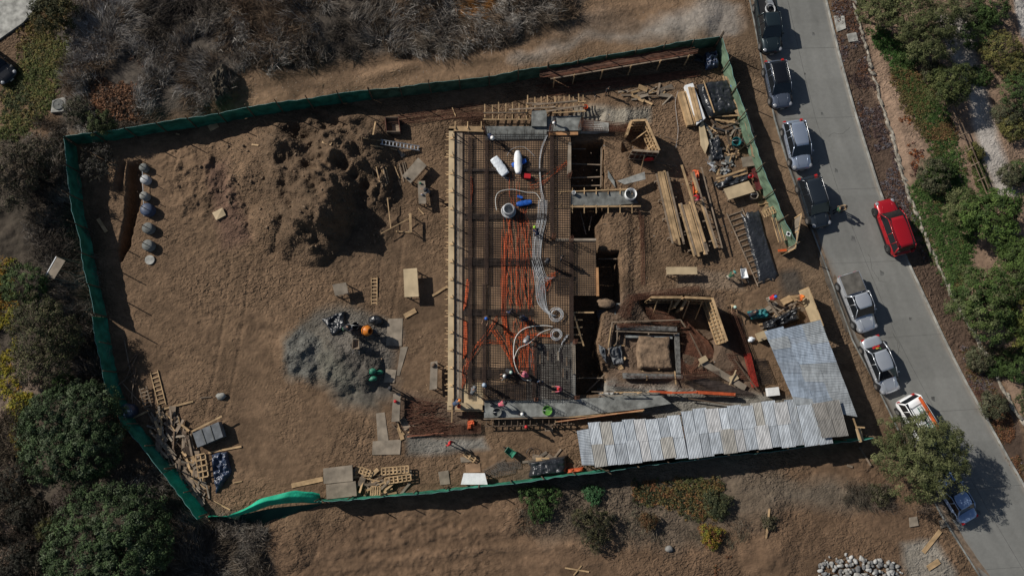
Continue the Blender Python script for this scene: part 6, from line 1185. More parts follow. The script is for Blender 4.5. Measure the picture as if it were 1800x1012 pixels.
ladder('grey ladder lying near the timber bin', (669, 250), (738, 262), .42, 11, metal, .15, .15)
ladder('pale timber ladder lying on the sand at the left', (271, 652), (286, 712), .62, 8)
ladder('broken timber ladder nearer the left fence', (254, 680), (262, 716), .6, 6, woodo, .3, .1)
ladder('small timber ladder leaning on the lower walkway', (964, 742), (964, 758), .6, 4, woodo, .1, .6)
ladder('huge timber rack ladder lying beside the black sheeting', (1290, 371), (1345, 498), 1.5, 14, woodo, .1, .1, .08, 'timber_rack', 'timber rack')
# trestle and sticks left of the deck
root = empty('trestle', G(722, 405), 'timber trestle frame with long sticks leaning on it', 'trestle')
MB().beam(P(721, 375, .8), P(722, 409, .8), .22, .06).build('top', wood, root)
for x, y in [(717, 378), (727, 380), (717, 406), (728, 406)]: a = G(x, y); MB().beam(a, P(721.5, y, .78), .07, .06).build('leg', woodo, root)
board('long stick leaning on the trestle', (682, 350), (688, 403), .08, wood, .4); board('long pole crossing the foot of the trestle', (671, 413), (722, 386), .08, wood, .5); board('short stick lying above the trestle', (735, 366), (745, 377), .1, wood, .05)
board('board lying between the trestle and the long pole', (696, 407), (722, 409), .1, wood, .1)
rr = random.Random(21)
for k in range(15): x = 656 + k * 3.2 + rr.uniform(-2, 2) + (12 if k > 7 else 0); y = 300 - k * .8 + rr.uniform(-5, 5); board(ordn(k, 15) + 'loose stakes between mound and workbench', (x, y), (x + rr.uniform(4, 9), y + rr.uniform(20, 32)), .07, rr.choice([wood, woodo, woodo]), .06, group='stakes between the mound and the workbenches')
root = empty('timber_bin', G(690, 220), 'square timber bin with its open top in shade beside the mound', 'bin')
q = [P(677, 206, .75), P(700, 206, .75), P(703, 231, .75), P(679, 231, .75)]
for i in range(4): a, b = q[i], q[(i + 1) % 4]; MB().beam((a.x, a.y, .36), (b.x, b.y, .36), .05, .76).build('side', plyr if i % 2 else woodo, root)
MB().slab([Vector((p.x, p.y, .12)) for p in q], .06).build('bottom', woodo, root)
for lab, a, b, w in [('board slanting past the grey ladder', (640, 244), (700, 252), .14), ('board below the grey ladder', (652, 256), (698, 264), .1), ('stick lying left of the timber bin', (660, 215), (656, 238), .12), ('stick in the sand between the mound and the deck fence', (795, 190), (801, 205), .08), ('short board near the top of the sand mound', (567, 250), (583, 254), .25), ('small pale board left of the sand mound', (443, 255), (455, 256), .15), ('tiny board near the left top fence', (310, 236), (316, 237), .12),
                     ('long thin board on open sand outside the top fence', (866, 65), (896, 60), .12), ('board lying inside the top left fence', (368, 227), (383, 219), .6), ('pale board lying near the left trench', (173, 385), (188, 408), .3), ('short brown plank below the plywood table', (711, 556), (731, 545), .42), ('beam lying past the loose netting', (513, 853), (568, 841), .38), ('long board at the corner of the scrap pile', (205, 748), (265, 720), .16), ('long pole reaching from the scrap pile to the right', (270, 723), (340, 705), .16), ('short board lying above the scrap pile', (282, 727), (306, 726), .14),
                     ('long pole lying right of the grey box', (367, 795), (425, 784), .16), ('dark rod standing on a grey lump in the sand', (352, 699), (372, 697), .08), ('small stick on the sand near the blue sheet', (410, 848), (426, 845), .1), ('long timber lying outside the lower left fence', (300, 863), (322, 888), .14), ('stick crossing the lower fence corner', (376, 880), (405, 895), .12), ('plank lying on the bottom right soil', (1622, 970), (1652, 932), .35), ('short plank at the bottom right near the gutter', (1630, 998), (1650, 985), .45),
                     ('slim board on the sand at the bottom edge', (993, 997), (1035, 1004), .12), ('crossing stick at the bottom edge', (1008, 1010), (1022, 993), .10), ('dead branch standing on the sand at lower right', (1346, 945), (1352, 893), .14), ('white board outside the end of the shed fence', (1488, 817), (1498, 820), .2), ('pole leaning outside the last shed', (1510, 785), (1530, 818), .16), ('grey strip of board left of the deck edge', (760, 520), (787, 503), .2)]:
    board(lab, a, b, w, woodo if 'dark' in lab or 'outside' in lab else wood, .08)
sheet('pale square plywood sheet on the sand left of the mound', [(373, 374), (391, 365), (397, 378), (380, 387)], .15, ply)
sheet('big brown sheet on the sand below the cement mixer', [(682, 560), (708, 559), (706, 608), (678, 607)], .06, plyo)
sheet('grey sheet path leading down from the mixer', [(704, 610), (717, 609), (702, 660), (697, 660)], .05, plyo)
sheet('grey walkway sheet beside the lower gravel heap', [(678, 648), (697, 650), (693, 672), (674, 672)], .06, plyo)
sheet('long grey walkway sheet leading to the lower square sheet', [(661, 726), (676, 724), (683, 774), (664, 776)], .05, plyo)
sheet('dirty square sheet at the end of the grey walkway', [(655, 775), (705, 772), (703, 798), (654, 799)], .07, plyo)
sheet('upper plywood sheet of the pair by the bottom netting', [(568, 823), (619, 817), (620, 845), (569, 850)], .55, plyo, .35)
sheet('lower plywood sheet of the pair by the bottom netting', [(573, 851), (625, 845), (627, 871), (574, 877)], .5, plyo, .4)
sheet('small dirty sheet between the frames and the white table', [(770, 829), (788, 826), (791, 850), (774, 852)], .06, plyo)
sheet('brown sheet behind the white table', [(818, 816), (844, 813), (845, 829), (819, 830)], .05, plyd)
sheet('small sheet left of the little crate', [(809, 803), (826, 803), (832, 811), (810, 812)], .06, plyo)
sheet('flat sheet near the lower right verge', [(1598, 909), (1612, 907), (1615, 923), (1599, 926)], .1, plyo)
sheet('small sheet beside the end of the kerb', [(1650, 914), (1663, 912), (1664, 925), (1654, 928)], .1, plyo)
sheet('triangular board on the sand beside the timber bin ladder', [(698, 262), (714, 272), (706, 277)], .08, plyo)
sheet('flat grey sheet on the dig above the long table', [(1085, 318), (1000 + 133, 302), (1135, 315), (1098, 324)], .9, concl, .1)
sheet('concrete paver with bars under it by the lower shed', [(1080, 318), (1060, 318), (1060, 330), (1082, 330)], .15, conc)
# clutter on benches
for lab, x, y, z, s, m in [('black can on the slanting workbench', 716, 313, .98, .12, blacks), ('grey tool on the narrow workbench', 742, 342, .93, .13, metal), ('dark box on the lower bench', 762, 642, .9, .2, woodd), ('red helmet lying on the bench by the gravel', 695, 705, .95, .15, redp), ('green can on the slanting workbench', 739, 322, .95, .1, greenp)]:
    MB().blob(P(x, y, z), (s, s, s * .8), int(x), .1, 10, 6).build('can' if 'can' in lab else 'tool', m, smooth=True, label=lab, cat='tool')
# tarps and covered heaps
tarp('black_tarp', 'crumpled black plastic sheet on the gravel by the mixer', [G(566, 560), G(606, 546), G(609, 576), G(585, 590)], .22, blacks, 3, .2)
tarp('blue_tarp', 'crumpled dark blue sheet right of the scrap pile', [G(372, 797), G(400, 793), G(408, 830), G(380, 868)], .25, bluesh, 5, .25)
tarp('black_tarp', 'black plastic cover over the stack by the bottom netting', [G(930, 812), G(998, 800), G(996, 830), G(930, 838)], .6, blacks, 6, .12)
tarp('black_tarp', 'big black plastic cover over the stack at the upper right fence', [G(1222, 150), G(1276, 142), G(1296, 202), G(1243, 210)], .75, blacks, 7, .12, 30)
tarp('black_tarp', 'loose black plastic above the pale box top', [G(1252, 322), G(1310, 300), G(1318, 318), G(1262, 335)], .3, blacks, 8, .2)
tarp('black_tarp', 'long black sheeting laid over the timber rack', [G(1303, 377), G(1333, 372), G(1369, 488), G(1334, 498)], .22, blacks, 9, .05, 30, wl=1.2)
tarp('grey_tarp', 'grey plastic sheet draped into the pit below the boulder', [G(1046, 545), G(1066, 545), G(1075, 556), G(1048, 575)], .2, mat('grey_sheeting', (.12, .125, .13), .35, .3, 2, bump=.06, bscale=3), 10, .2)
tarp('grey_tarp', 'grey plastic sheet hanging on the left bank of the footing', [G(1052, 605), G(1064, 612), G(1066, 640), G(1054, 620)], .15, mat('grey_sheeting', None), 11, .2)
tarp('grey_tarp', 'crumpled grey sheet beside the sand block', [G(1068, 612), G(1092, 606), G(1096, 640), G(1078, 642)], .25, mat('grey_sheeting', None), 12, .2)
tarp('grey_tarp', 'pale crumpled sheet at the lower end of the pit', [G(1050, 682), G(1080, 675), G(1090, 692), G(1052, 697)], .25, mat('pale_sheeting', (.28, .28, .27), .4, .3, 2), 13, .25)
tarp('black_tarp', 'black plastic heap beside the entrance screen', [G(1338, 568), G(1400, 540), G(1405, 562), G(1345, 582)], .5, blacks, 14, .3)
tarp('blue_tarp', 'blue and grey clothes heaped at the top right fence corner', [G(1236, 98), G(1256, 92), G(1262, 120), G(1240, 125)], .5, bluesh, 15, .3)
tarp('black_tarp', 'black plastic inside the round scrap heap', [G(1243, 245), G(1262, 240), G(1272, 282), G(1250, 285)], .3, blacks, 16, .2)
tarp('teal_tarp', 'teal sheet hanging beside the figure at the entrance', [G(1312, 548), G(1345, 542), G(1350, 558), G(1320, 562)], .5, tealt, 17, .2)
# lumber stacks
def stack(label, a, b, W, nrow, nlay, z=0, m=wood, bw=.14, th=.08, trestles=0, name='lumber_stack', jit=3, seed=1, group=None, mats=None):
    rr = random.Random(seed); A_, B_ = P(*a, z), P(*b, z); g = GZ((A_.x + B_.x) / 2, (A_.y + B_.y) / 2); A_.z = B_.z = z + g; root = empty(name, (A_.x, A_.y, g), label, 'lumber stack', group); d = (B_ - A_).normalized(); s = Vector((-d.y, d.x, 0)).normalized(); L = (B_ - A_).length
    for l in range(nlay):
        for i in range(nrow):
            if l == nlay - 1 and rr.random() < .3: continue
            o = s * (-W / 2 + W * (i + .5) / nrow + rr.uniform(-.02, .02)) + Vector((0, 0, th * (l + .5))); x0 = rr.uniform(0, .06) * jit * .3; x1 = rr.uniform(0, .12) * jit * .3
            MB().beam(A_ + o + d * L * x0, B_ + o - d * L * x1, W / nrow * .86, th * .9).build('plank', rr.choice(mats or [m]), root)
    for k in range(trestles):
        p = A_.lerp(B_, (k + .5) / trestles); MB().beam(p - s * (W / 2 + .25) - Vector((0, 0, .06)), p + s * (W / 2 + .25) - Vector((0, 0, .06)), .1, .1).build('bearer', woodo, root)
        for t in (-1, 1): MB().beam((p + s * t * (W / 2 + .1)).to_tuple()[:2] + (g,), p + s * t * (W / 2 + .1) - Vector((0, 0, .1)), .08, .08).build('leg', woodo, root)
    return root
W3 = [wood, woodo, wood]
stack('lumber stack on trestles nearest the pit', (1162, 300), (1193, 432), 1.15, 6, 2, .8, trestles=4, seed=3, mats=[woodo, wood, woodo])
stack('middle lumber stack on trestles', (1206, 355), (1234, 452), 1.5, 8, 2, .8, trestles=3, seed=4, mats=W3)
board('single long pale plank running past the middle stack', (1193, 297), (1233, 430), .2, wood, 1.05, .06, 'plank', 'plank')
stack('narrow lumber stack on trestles under the red vested worker', (1216, 300), (1260, 440), .38, 2, 2, .85, trestles=4, seed=5, mats=[wood, woodo])
board('long timber lying right of the worker stack', (1228, 300), (1264, 440), .12, woodo, .9)
stack('thick pale timber stack at the upper right yard', (1197, 165), (1214, 224), .85, 3, 4, 0, seed=6, bw=.25, th=.14, jit=1)
stack('second thick timber stack beside the white strip', (1211, 158), (1226, 218), .6, 2, 5, 0, seed=7, th=.14, jit=2)
sheet('white plastic strip between timber and black cover', [(1204, 150), (1218, 146), (1240, 208), (1226, 218)], .6, white, .5, 'white_sheet')
for k in range(8): board(ordn(k, 8) + 'tall boards leaning between the black cover and fence', (1268 + 2.2 * k, 138 + k), (1287 + 2 * k, 198 + 3 * k), .14, [wood, woodo, wood, woodo][k % 4], .5 + .05 * k, group='boards leaning at the upper right fence')
MB().beam(G(1284, 150, 1.0), G(1305, 192, 1.0), .05, .05).build('pipe', bluep, label='thin blue pipe leaning on the upper right fence', cat='pipe')
board('long thin lath laid down the black cover', (1231, 150), (1250, 206), .1, wood, 1.0)
sheet('upper brown plywood sheet leaning on the right fence', [(1303, 192), (1310, 188), (1326, 232), (1316, 240)], 1.2, mat('tan_ply', (.33, .22, .14), .75, .25, 1), .04)
sheet('lower brown plywood sheet leaning on the right fence', [(1317, 242), (1327, 236), (1331, 278), (1322, 275)], 1.1, mat('tan_ply', None), .04)
sheet('square weathered sheet below the leaning plywood', [(1303, 277), (1326, 274), (1328, 291), (1306, 294)], .5, plyo, .05)
sheet('long pale board left of the scrap heap', [(1229, 222), (1236, 212), (1246, 252), (1240, 270), (1232, 255)], .3, ply, .1)
sheet('dark red sheet beside the fence by the red bucket', [(1321, 298), (1330, 292), (1345, 330), (1330, 335)], .4, mat('dark_red_sheet', (.12, .025, .025), .7, .3, 2), .05)
for k, (a, b) in enumerate([((1245, 208), (1305, 205)), ((1255, 213), (1290, 218)), ((1257, 316), (1308, 300)), ((1258, 322), (1312, 306)), ((1308, 205), (1318, 240)), ((1258, 310), (1262, 300))]): board('loose board %s' % ['along the top of the round scrap heap', 'just inside the top of the round scrap heap', 'above the loose black plastic', 'touching the loose black plastic', 'right of the round scrap heap', 'short, at the lower left of the round scrap heap'][k], a, b, .16, wood, .35)
# scrap heaps: every piece its own object
CN = {'new_lumber': 'pale', 'old_lumber': 'weathered', 'dark_lumber': 'dark brown', 'weathered_plywood': 'greyish', 'plywood': 'tan', 'dark_metal': 'black', 'grey_concrete': 'grey', 'pale_concrete': 'light grey', 'galvanised_metal': 'metallic', 'pale_rock': 'beige', 'white_rock': 'white', 'grey_rock': 'dark grey'}
def describe(label, L, w_, m_, u, v):
    a, b = label.split(' ', 1); sz = ('short ' if L < .7 else 'long ' if L > 1.3 else 'mid length ') if 'piece' not in a or True else ''
    if w_ > .3: sz += 'broad '
    r_ = (sz + CN.get(m_.name, '') + ' ' + a + ' at ' + ('top' if v > .72 else 'upper' if v > .5 else 'lower' if v > .25 else 'bottom') + ' ' + ('left' if u < .34 else 'middle' if u < .67 else 'right') + ' ' + b); return ' '.join(r_.split()[:16]) if len(r_.split()) > 16 else r_
def heap(label, group, poly, n, mats, lmin=.3, lmax=1.6, wmin=.06, wmax=.3, zmax=.6, seed=1, ang=None, sheets=.2, name='scrap_board'):
    rr = random.Random(seed); xs_, ys_, _ = scatter(poly, n); cx, cy = xs_.mean(), ys_.mean(); R = np.hypot(xs_ - cx, ys_ - cy).max()
    for i in range(n):
        d = math.hypot(xs_[i] - cx, ys_[i] - cy) / R; z = GZ(xs_[i], ys_[i]) + .05 + zmax * (1 - d) * rr.uniform(.2, 1); a = rr.uniform(0, math.pi) if ang is None else math.radians(ang + rr.gauss(0, 28))
        L = rr.uniform(lmin, lmax); w_ = rr.uniform(wmin, wmax) if rr.random() > sheets else rr.uniform(.3, .6)
        M_ = (Matrix.Rotation(a, 3, 'Z') @ Matrix.Rotation(rr.uniform(-.2, .2), 3, 'Y') @ Matrix.Rotation(rr.uniform(-.3, .3), 3, 'X')); m_ = rr.choice(mats); MB().box((xs_[i], ys_[i], z), (L, w_, rr.uniform(.03, .08)), M=M_).build(name, m_, label=describe(label, L, w_, m_, (xs_[i] - xs_.min()) / (np.ptp(xs_) + 1e-6), (ys_[i] - ys_.min()) / (np.ptp(ys_) + 1e-6)), cat='board', group=group)
heap('scrap of the pile by the left fence', 'scrap wood against the lower left fence', [(262, 722), (300, 720), (330, 745), (345, 790), (360, 880), (345, 880), (300, 815), (275, 780)], 108, [wood, woodo, woodo, plyo, woodd], .4, 1.9, .06, .2, .6, 2, -58, .14)
heap('scrap of the pile around the pallet', 'scrap wood round the small pallet', [(322, 760), (345, 790), (372, 850), (370, 880), (350, 880), (318, 830)], 36, [wood, woodo, plyo], .4, 1.6, .06, .2, .5, 3, -70, .15)
heap('scrap of the round heap', 'scrap in the round heap', [(1240, 215), (1290, 212), (1308, 240), (1303, 275), (1275, 290), (1250, 285), (1245, 250)], 76, [wood, woodo, woodd, darkm, plyo, conc], .3, 1.5, .05, .22, .6, 4, None, .12)
heap('rubble of the patch below the round heap', 'rubble below the round heap', [(1240, 280), (1265, 275), (1295, 290), (1275, 305), (1245, 300)], 45, [conc, concl, woodd, metal], .15, .6, .06, .25, .35, 5, None, .3, 'rubble_piece')
heap('board of the pile beside the plywood pair', 'boards beside the paired plywood', [(620, 830), (640, 825), (650, 870), (625, 872)], 14, [wood, woodo], .5, 1.4, .06, .2, .4, 6, 60)
heap('board of the crate pile by the bottom netting', 'boards in the pile of frames', [(640, 828), (720, 826), (735, 850), (690, 868), (640, 866)], 34, [wood, wood, woodo, plyo], .5, 1.6, .07, .2, .5, 7, 10, .15)
heap('board of those strewn by the entrance', 'boards strewn by the entrance', [(1330, 548), (1400, 520), (1412, 545), (1345, 575)], 22, [wood, woodo, plyo], .6, 2.2, .08, .2, .5, 8, 18, name='loose_board')
heap('offcut of those above the box form', 'offcuts above the box form', [(1090, 160), (1170, 152), (1178, 178), (1120, 182)], 26, [wood, woodo, plyo], .5, 1.9, .08, .2, .3, 9, 8, .15, 'timber_offcut')
heap('board of the small heap by the bench', 'boards in the heap by the low bench', [(690, 735), (725, 740), (715, 765), (700, 765)], 12, [wood, woodo], .5, 1.5, .06, .15, .3, 10, -60)
heap('timber of those scattered left of the footing', 'timber left of the wall forms', [(1070, 600), (1100, 590), (1105, 640), (1075, 650)], 12, [wood, woodo], .3, 1.2, .06, .15, .3, 11)
heap('board of those near the leaning poles', 'timber by the leaning poles', [(1340, 350), (1360, 345), (1370, 365), (1345, 370)], 10, [wood, woodo], .5, 1.2, .06, .15, .3, 12, 30)
heap('board of those by the black covered heap', 'boards by the black covered heap', [(918, 808), (945, 800), (990, 800), (985, 806), (940, 812)], 12, [wood, woodo, plyo], .6, 1.6, .08, .25, .4, 13, 8)
heap('stick of those along the left fence', 'sticks along the left fence', [(210, 620), (228, 620), (250, 700), (235, 720), (215, 680)], 16, [woodo, woodd], 1.2, 3.0, .05, .09, .3, 14, -72, 0, 'fence_stick')
def pallet(label, a, b, W, n, z=.1, m=wood, name='pallet'):
    A_, B_ = G(*a, z), G(*b, z); root = empty(name, A_, label, 'pallet'); d = (B_ - A_).normalized(); s = Vector((-d.y, d.x, 0)).normalized() * W / 2
    for t in (-1, 0, 1): MB().beam(A_ + s * t, B_ + s * t, .09, .10).build('bearer', m, root)
    for i in range(n): p = A_.lerp(B_, i / (n - 1)) + Vector((0, 0, .07)); MB().beam(p - s, p + s, .11, .03).build('slat', m, root)
    return root
pallet('narrow brown pallet standing in the scrap pile', (352, 798), (358, 838), .8, 5, .6)
pallet('tilted pallet leaning on the fence above the poles', (1341, 377), (1366, 366), .6, 7, .9)
pallet('long pale crate frame in the pile by the bottom netting', (671, 828), (718, 824), .55, 8, .55)
pallet('second crate frame in the pile by the bottom netting', (677, 845), (722, 838), .5, 7, .45)
pallet('small square crate frame beside the frame pile', (652, 862), (668, 862), .7, 5, .4)
pallet('little two hole crate near the brown sheet', (817, 796), (834, 808), .4, 3, .2)
pallet('tipped crate frame right of the plywood pair', (633, 825), (650, 832), .5, 4, .4)
root = empty('grey_box', G(362, 765), 'grey lidded box on the sand beside the scrap pile', 'box')
MB().slab([P(338, 760, .8), P(384, 741, .8), P(392, 767, .8), P(347, 786, .8)], .75).build('body', mat('grey_box', (.13, .14, .15), .75, .25, 2), root)
for t in (.33, .66): a = P(338, 760, .84).lerp(P(384, 741, .84), t); b = P(347, 786, .84).lerp(P(392, 767, .84), t); MB().beam(a, b, .06, .04).build('batten', conc, root)
MB().beam(P(337, 758, .86), P(390, 731, .86), .14, .05).build('plank', wood, root)
for k in range(7): board(ordn(k, 7) + 'poles leaning on the right fence above the entrance', (1350 + 3.5 * k, 387), (1362 + 3.0 * k, 430 - k), .07, [wood, woodo][k % 2], .9 - .05 * k, group='poles leaning above the entrance')
board('pole leaning across the right fence end', (1366, 400), (1390, 432), .08, wood, 1.0); MB().box(G(1375, 440, .3), (.75, .2, .12), .1).build('orange_level', orange, label='orange tool at the foot of the last fence panel', cat='tool')
# small square sign on the right fence
rt = empty('fence_sign', P(1386, 411, 1.75), 'small white square sign with a black ring on the right fence', 'sign'); MB().box(P(1386, 411, 1.8), (.36, .36, .03), -.3).build('panel', white, rt); MB().lathe(P(1386, 411, 1.82), [(.13, 0), (.13, .01), (.08, .012), (.08, 0)], 16).build('ring', blacks, rt)
# drums by the trench
for i, (x, y, r, h, m_, lab) in enumerate([(256, 297, .38, .55, conc, 'topmost concrete drum in the row beside the trench'), (259, 318, .42, .6, greyp, 'grey drum second from the top beside the trench'), (258, 347, .38, .7, concl, 'pale drum above the dark blue one beside the trench'), (263, 371, .58, .7, mat('blue_drum', (.05, .07, .12), .5, .3, 3), 'dark blue wrapped drum beside the trench'), (264, 403, .50, .6, conc, 'grey domed drum below the dark blue one'), (264, 433, .50, .6, concl, 'lowest grey domed drum with a rod in it')]):
    c = G(x, y); m_ = {concl.name: conc}.get(m_.name, m_) if i > 3 else m_; rt = empty('drum', c, lab, 'drum', 'drums beside the trench'); MB().lathe(c, [(r, 0), (r * 1.04, h * .1), (r, h * .2), (r, h * .8), (r * .8, h * .95), (r * .25, h), (.0, h)], 20).build('body', m_, rt, smooth=True); MB().tube([c + Vector((0, 0, h - .05)), c + Vector((-.15, .1, h + .7))], .035, 6).build('rod', woodd, rt)
MB().lathe(G(264, 457), [(.42, 0), (.42, .12), (.0, .13)], 24).build('disc', concl, label='flat round concrete lid lying below the drums', cat='lid')
MB().tube([G(250, 290, .4), G(252, 350, .35), G(253, 380, .3)], .03, 6).build('pipe', greyp, label='thin pipe along the drums beside the trench', cat='pipe')
rt = empty('water_tank', G(232, 722), 'blue and white domed water tank by the left fence', 'water tank'); c = G(232, 722); MB().lathe(c, [(.6, 0), (.62, .9), (.5, 1.15), (.2, 1.28), (.2, 1.36), (0, 1.36)], 24).build('body', bluesh, rt, smooth=True)
for k in range(4): t = k * math.pi / 2; MB().beam(c + Vector((.2 * math.cos(t), .2 * math.sin(t), 1.28)), c + Vector((.52 * math.cos(t), .52 * math.sin(t), 1.12)), .12, .02).build('stripe', whitet, rt)
rt = empty('water_tank', G(1106, 346), 'white open water tub beside the crossing beam', 'tub'); c = G(1106, 346); MB().lathe(c, [(.5, 0), (.55, .9), (.50, 1.0), (.46, .9), (.44, .15), (0, .15)], 24).build('body', white, rt)
for lab, x, y, r, h, m_, dz in [('red rimmed bucket beside the pale plywood box', 1322, 346, .38, .6, plyo, 0), ('red cone shaped bucket on the dark red sheet', 1318, 311, .22, .35, redp, .4), ('orange ring bucket above the concrete beam', 1029, 190, .22, .3, orange, 0), ('green basin on the lower walkway', 962, 721, .42, .2, mat('leaf_green', (.10, .25, .05), .5, .2, 2), ZD + .05), ('grey tub on the lower walkway near the left', 874, 724, .38, .3, conc, ZD + .05), ('black bucket at the left end of the walkway', 865, 711, .2, .35, blacks, ZD + .05), ('teal bowl shaped bin in the round scrap heap', 1292, 252, .42, .5, tealt, .2), ('orange bucket at the lower left corner of the deck', 807, 714, .17, .3, orange, ZD + .2), ('white bucket on the concrete beam crossing the pit', 1008, 340, .18, .3, white, ZD), ('dark drum near the mixer on the gravel', 628, 574, .32, .8, blacks, 0), ('pale ringed drum by the mixer', 616, 577, .3, .8, greyp, 0), ('white pail beside the last pier of the walkway', 1152, 698, .2, .3, white, 0)]:
    c = G(x, y, dz) if dz < ZD else P(x, y, dz); rt = empty('bucket', c, lab, 'bucket'); MB().lathe(c, [(r * .8, 0), (r, h), (r * .9, h), (r * .75, .05), (0, .05)], 18).build('body', m_, rt)
    MB().tube([c + Vector((r * math.cos(t), 0, h + r * .6 * math.sin(t))) for t in [q * math.pi / 8 for q in range(9)]], .012, 4).build('handle', metal, rt)
# cement mixer
c = G(648, 585); rt = empty('cement_mixer', c, 'cement mixer with an orange drum standing on the gravel', 'cement mixer')
Mx = Matrix.Rotation(.9, 3, 'Y') @ Matrix.Rotation(.2, 3, 'X'); MB().lathe(c + Vector((0, .1, .95)), [(.0, -.45), (.25, -.42), (.45, -.15), (.47, .1), (.30, .45), (.24, .50), (.20, .45), (.3, .1), (0, -.2)], 20, Mx).build('drum', mat('mixer_orange', (.55, .17, .02), .45, .2, 3), rt, smooth=True)
MB().lathe(c + Vector((0, .1, .95)), [(.48, -.03), (.51, 0), (.48, .03)], 20, Mx).build('drum_ring', darkm, rt)
for a, b in [((-.5, .3, 0), (-.3, .1, 1.0)), ((-.5, -.3, 0), (-.3, 0, 1.0)), ((.6, .3, 0), (.4, .1, 1.0)), ((.6, -.3, 0), (.4, 0, 1.0)), ((-.5, .3, .1), (.6, .3, .1)), ((.6, -.3, .1), (1.2, -.25, .6))]: MB().tube([c + Vector(a), c + Vector(b)], .04, 6).build('frame', darkm, rt)
MB().box(c + Vector((.7, .05, .75)), (.4, .35, .4), .2).build('motor_box', darkm, rt)
for s_ in (-1, 1): MB().lathe(c + Vector((-.45, .35 * s_, .2)), [(.1, -.04), (.2, -.04), (.2, .04), (.1, .04)], 14, Matrix.Rotation(math.pi / 2, 3, 'X')).build('wheel', tyre, rt)
def wheelbarrow(label, x, y, ang, m, z=None):
    c = G(x, y) if z is None else P(x, y, z); rt = empty('wheelbarrow', c, label, 'wheelbarrow', rz=ang); rt['_w'] = (0, 0, 0)
    mb = MB(); pr = [(-.42, -.32, .62), (.45, -.26, .62), (.45, .26, .62), (-.42, .32, .62), (-.22, -.18, .32), (.22, -.16, .32), (.22, .16, .32), (-.22, .18, .32)]; mb.add(pr + [(x_ * .93, y_ * .93, z_ + .02) for x_, y_, z_ in pr], [(0, 1, 5, 4), (1, 2, 6, 5), (2, 3, 7, 6), (3, 0, 4, 7), (4, 5, 6, 7), (8, 12, 13, 9), (9, 13, 14, 10), (10, 14, 15, 11), (11, 15, 12, 8), (12, 15, 14, 13), (0, 8, 9, 1), (1, 9, 10, 2), (2, 10, 11, 3), (3, 11, 8, 0)])
    mb.build('tray', m, rt, local=False)
    for s in (-1, 1): MB().tube([(.6, s * .08, .2), (.1, s * .2, .3), (-.9, s * .28, .55)], .02, 6).build('handle', darkm, rt); MB().tube([(-.3, s * .2, .32), (-.38, s * .22, 0)], .02, 6).build('leg', darkm, rt)
    MB().lathe((.62, 0, .19), [(.1, -.04), (.19, -.03), (.19, .03), (.1, .04)], 16, Matrix.Rotation(math.pi / 2, 3, 'X')).build('wheel', tyre, rt); return rt
wheelbarrow('white and black wheelbarrow beside the timber rack', 1304, 483, 1.7, white); wheelbarrow('green wheelbarrow on the sand below the deck', 897, 794, 2.5, greenp); wheelbarrow('brown wheelbarrow by the cement mixer', 628, 606, 1.6, woodo); wheelbarrow('dark wheelbarrow in the shade at the upper right corner', 1226, 108, -.3, darkm)
# hollow blocks, bags, bits
for i, (x, y, s) in enumerate([(655, 652, .3), (667, 654, .28), (656, 665, .3)]): MB().blob(G(x, y, .2), (s * 1.2, s * .8, .2), i, .15).build('sack', greenp, smooth=True, label=['green sack uppermost on the grey gravel heap', 'green sack on the right of the gravel heap', 'green sack lowest on the gravel heap'][i], cat='sack')
MB().blob(G(661, 562, .25), (.55, .48, .35), 7, .15, 16, 10).build('sack', blacks, smooth=True, label='black plastic sack above the cement mixer', cat='sack'); MB().blob(G(388, 696, .12), (.38, .34, .22), 3, .15, 14, 8).build('lump', concl, smooth=True, label='pale grey lump of hardened cement on the open sand', cat='lump')
MB().blob(G(1176, 964, .1), (.32, .30, .25), 4, .06, 14, 8).build('boulder', stonem, smooth=True, label='single pale round boulder on the sand below the sheds', cat='boulder')
MB().box(G(1358, 688, .5), (1.0, .7, .5), .1).build('white_cooler', white, label='white box at the corner between the sheds', cat='box'); MB().box(G(1340, 590, .4), (.9, .75, .6), .35).build('crate', ply, label='plywood crate at the upper corner of the bluish shed', cat='crate')
MB().blob(P(1321, 596, .3), (.35, .18, .15), 6, .3, 12, 8).build('pale_bag', whitet, smooth=True, label='pale bag lying in the dark strip by the long cage', cat='bag')
for i, (x, y, a) in enumerate([(885, 828, .2), (870, 822, .5), (895, 818, .1)]):
    c = G(x, y, .1); mesh_quad('bar_mesh', ['flat light bar mesh lying by the white table', 'slanting bar mesh lying by the white table', 'upper bar mesh lying by the white table'][i], [c + Matrix.Rotation(a, 3, 'Z') @ Vector(v) for v in [(-1, .3, 0), (1, .3, 0), (1, -.3, 0), (-1, -.3, 0)]], 14, 5, .015, mat('grey_bar', (.14, .125, .11), .7, .3, 3), 'bar mesh')
for i, (x, y) in enumerate([(745, 712), (765, 745), (735, 735)]):
    rr = random.Random(i + 30); mb = MB()
    for k in range(40): c = G(x + rr.gauss(0, 9), y + rr.gauss(0, 7), rr.uniform(.05, .4)); a = rr.gauss(0, .35); L = rr.uniform(.5, 1.4); d = Vector((math.cos(a), math.sin(a), rr.uniform(-.1, .1))) * L; mb.tube([c - d, c + Vector((0, 0, rr.uniform(-.1, .15))), c + d], .016, 4)
    mb.build('rebar_tangle', rust, label=['tangle of rusty bars left of the lower deck corner', 'tangle of rusty bars below the lower deck corner', 'dark tangle of rusty bars beside the bench'][i], cat='rebar')
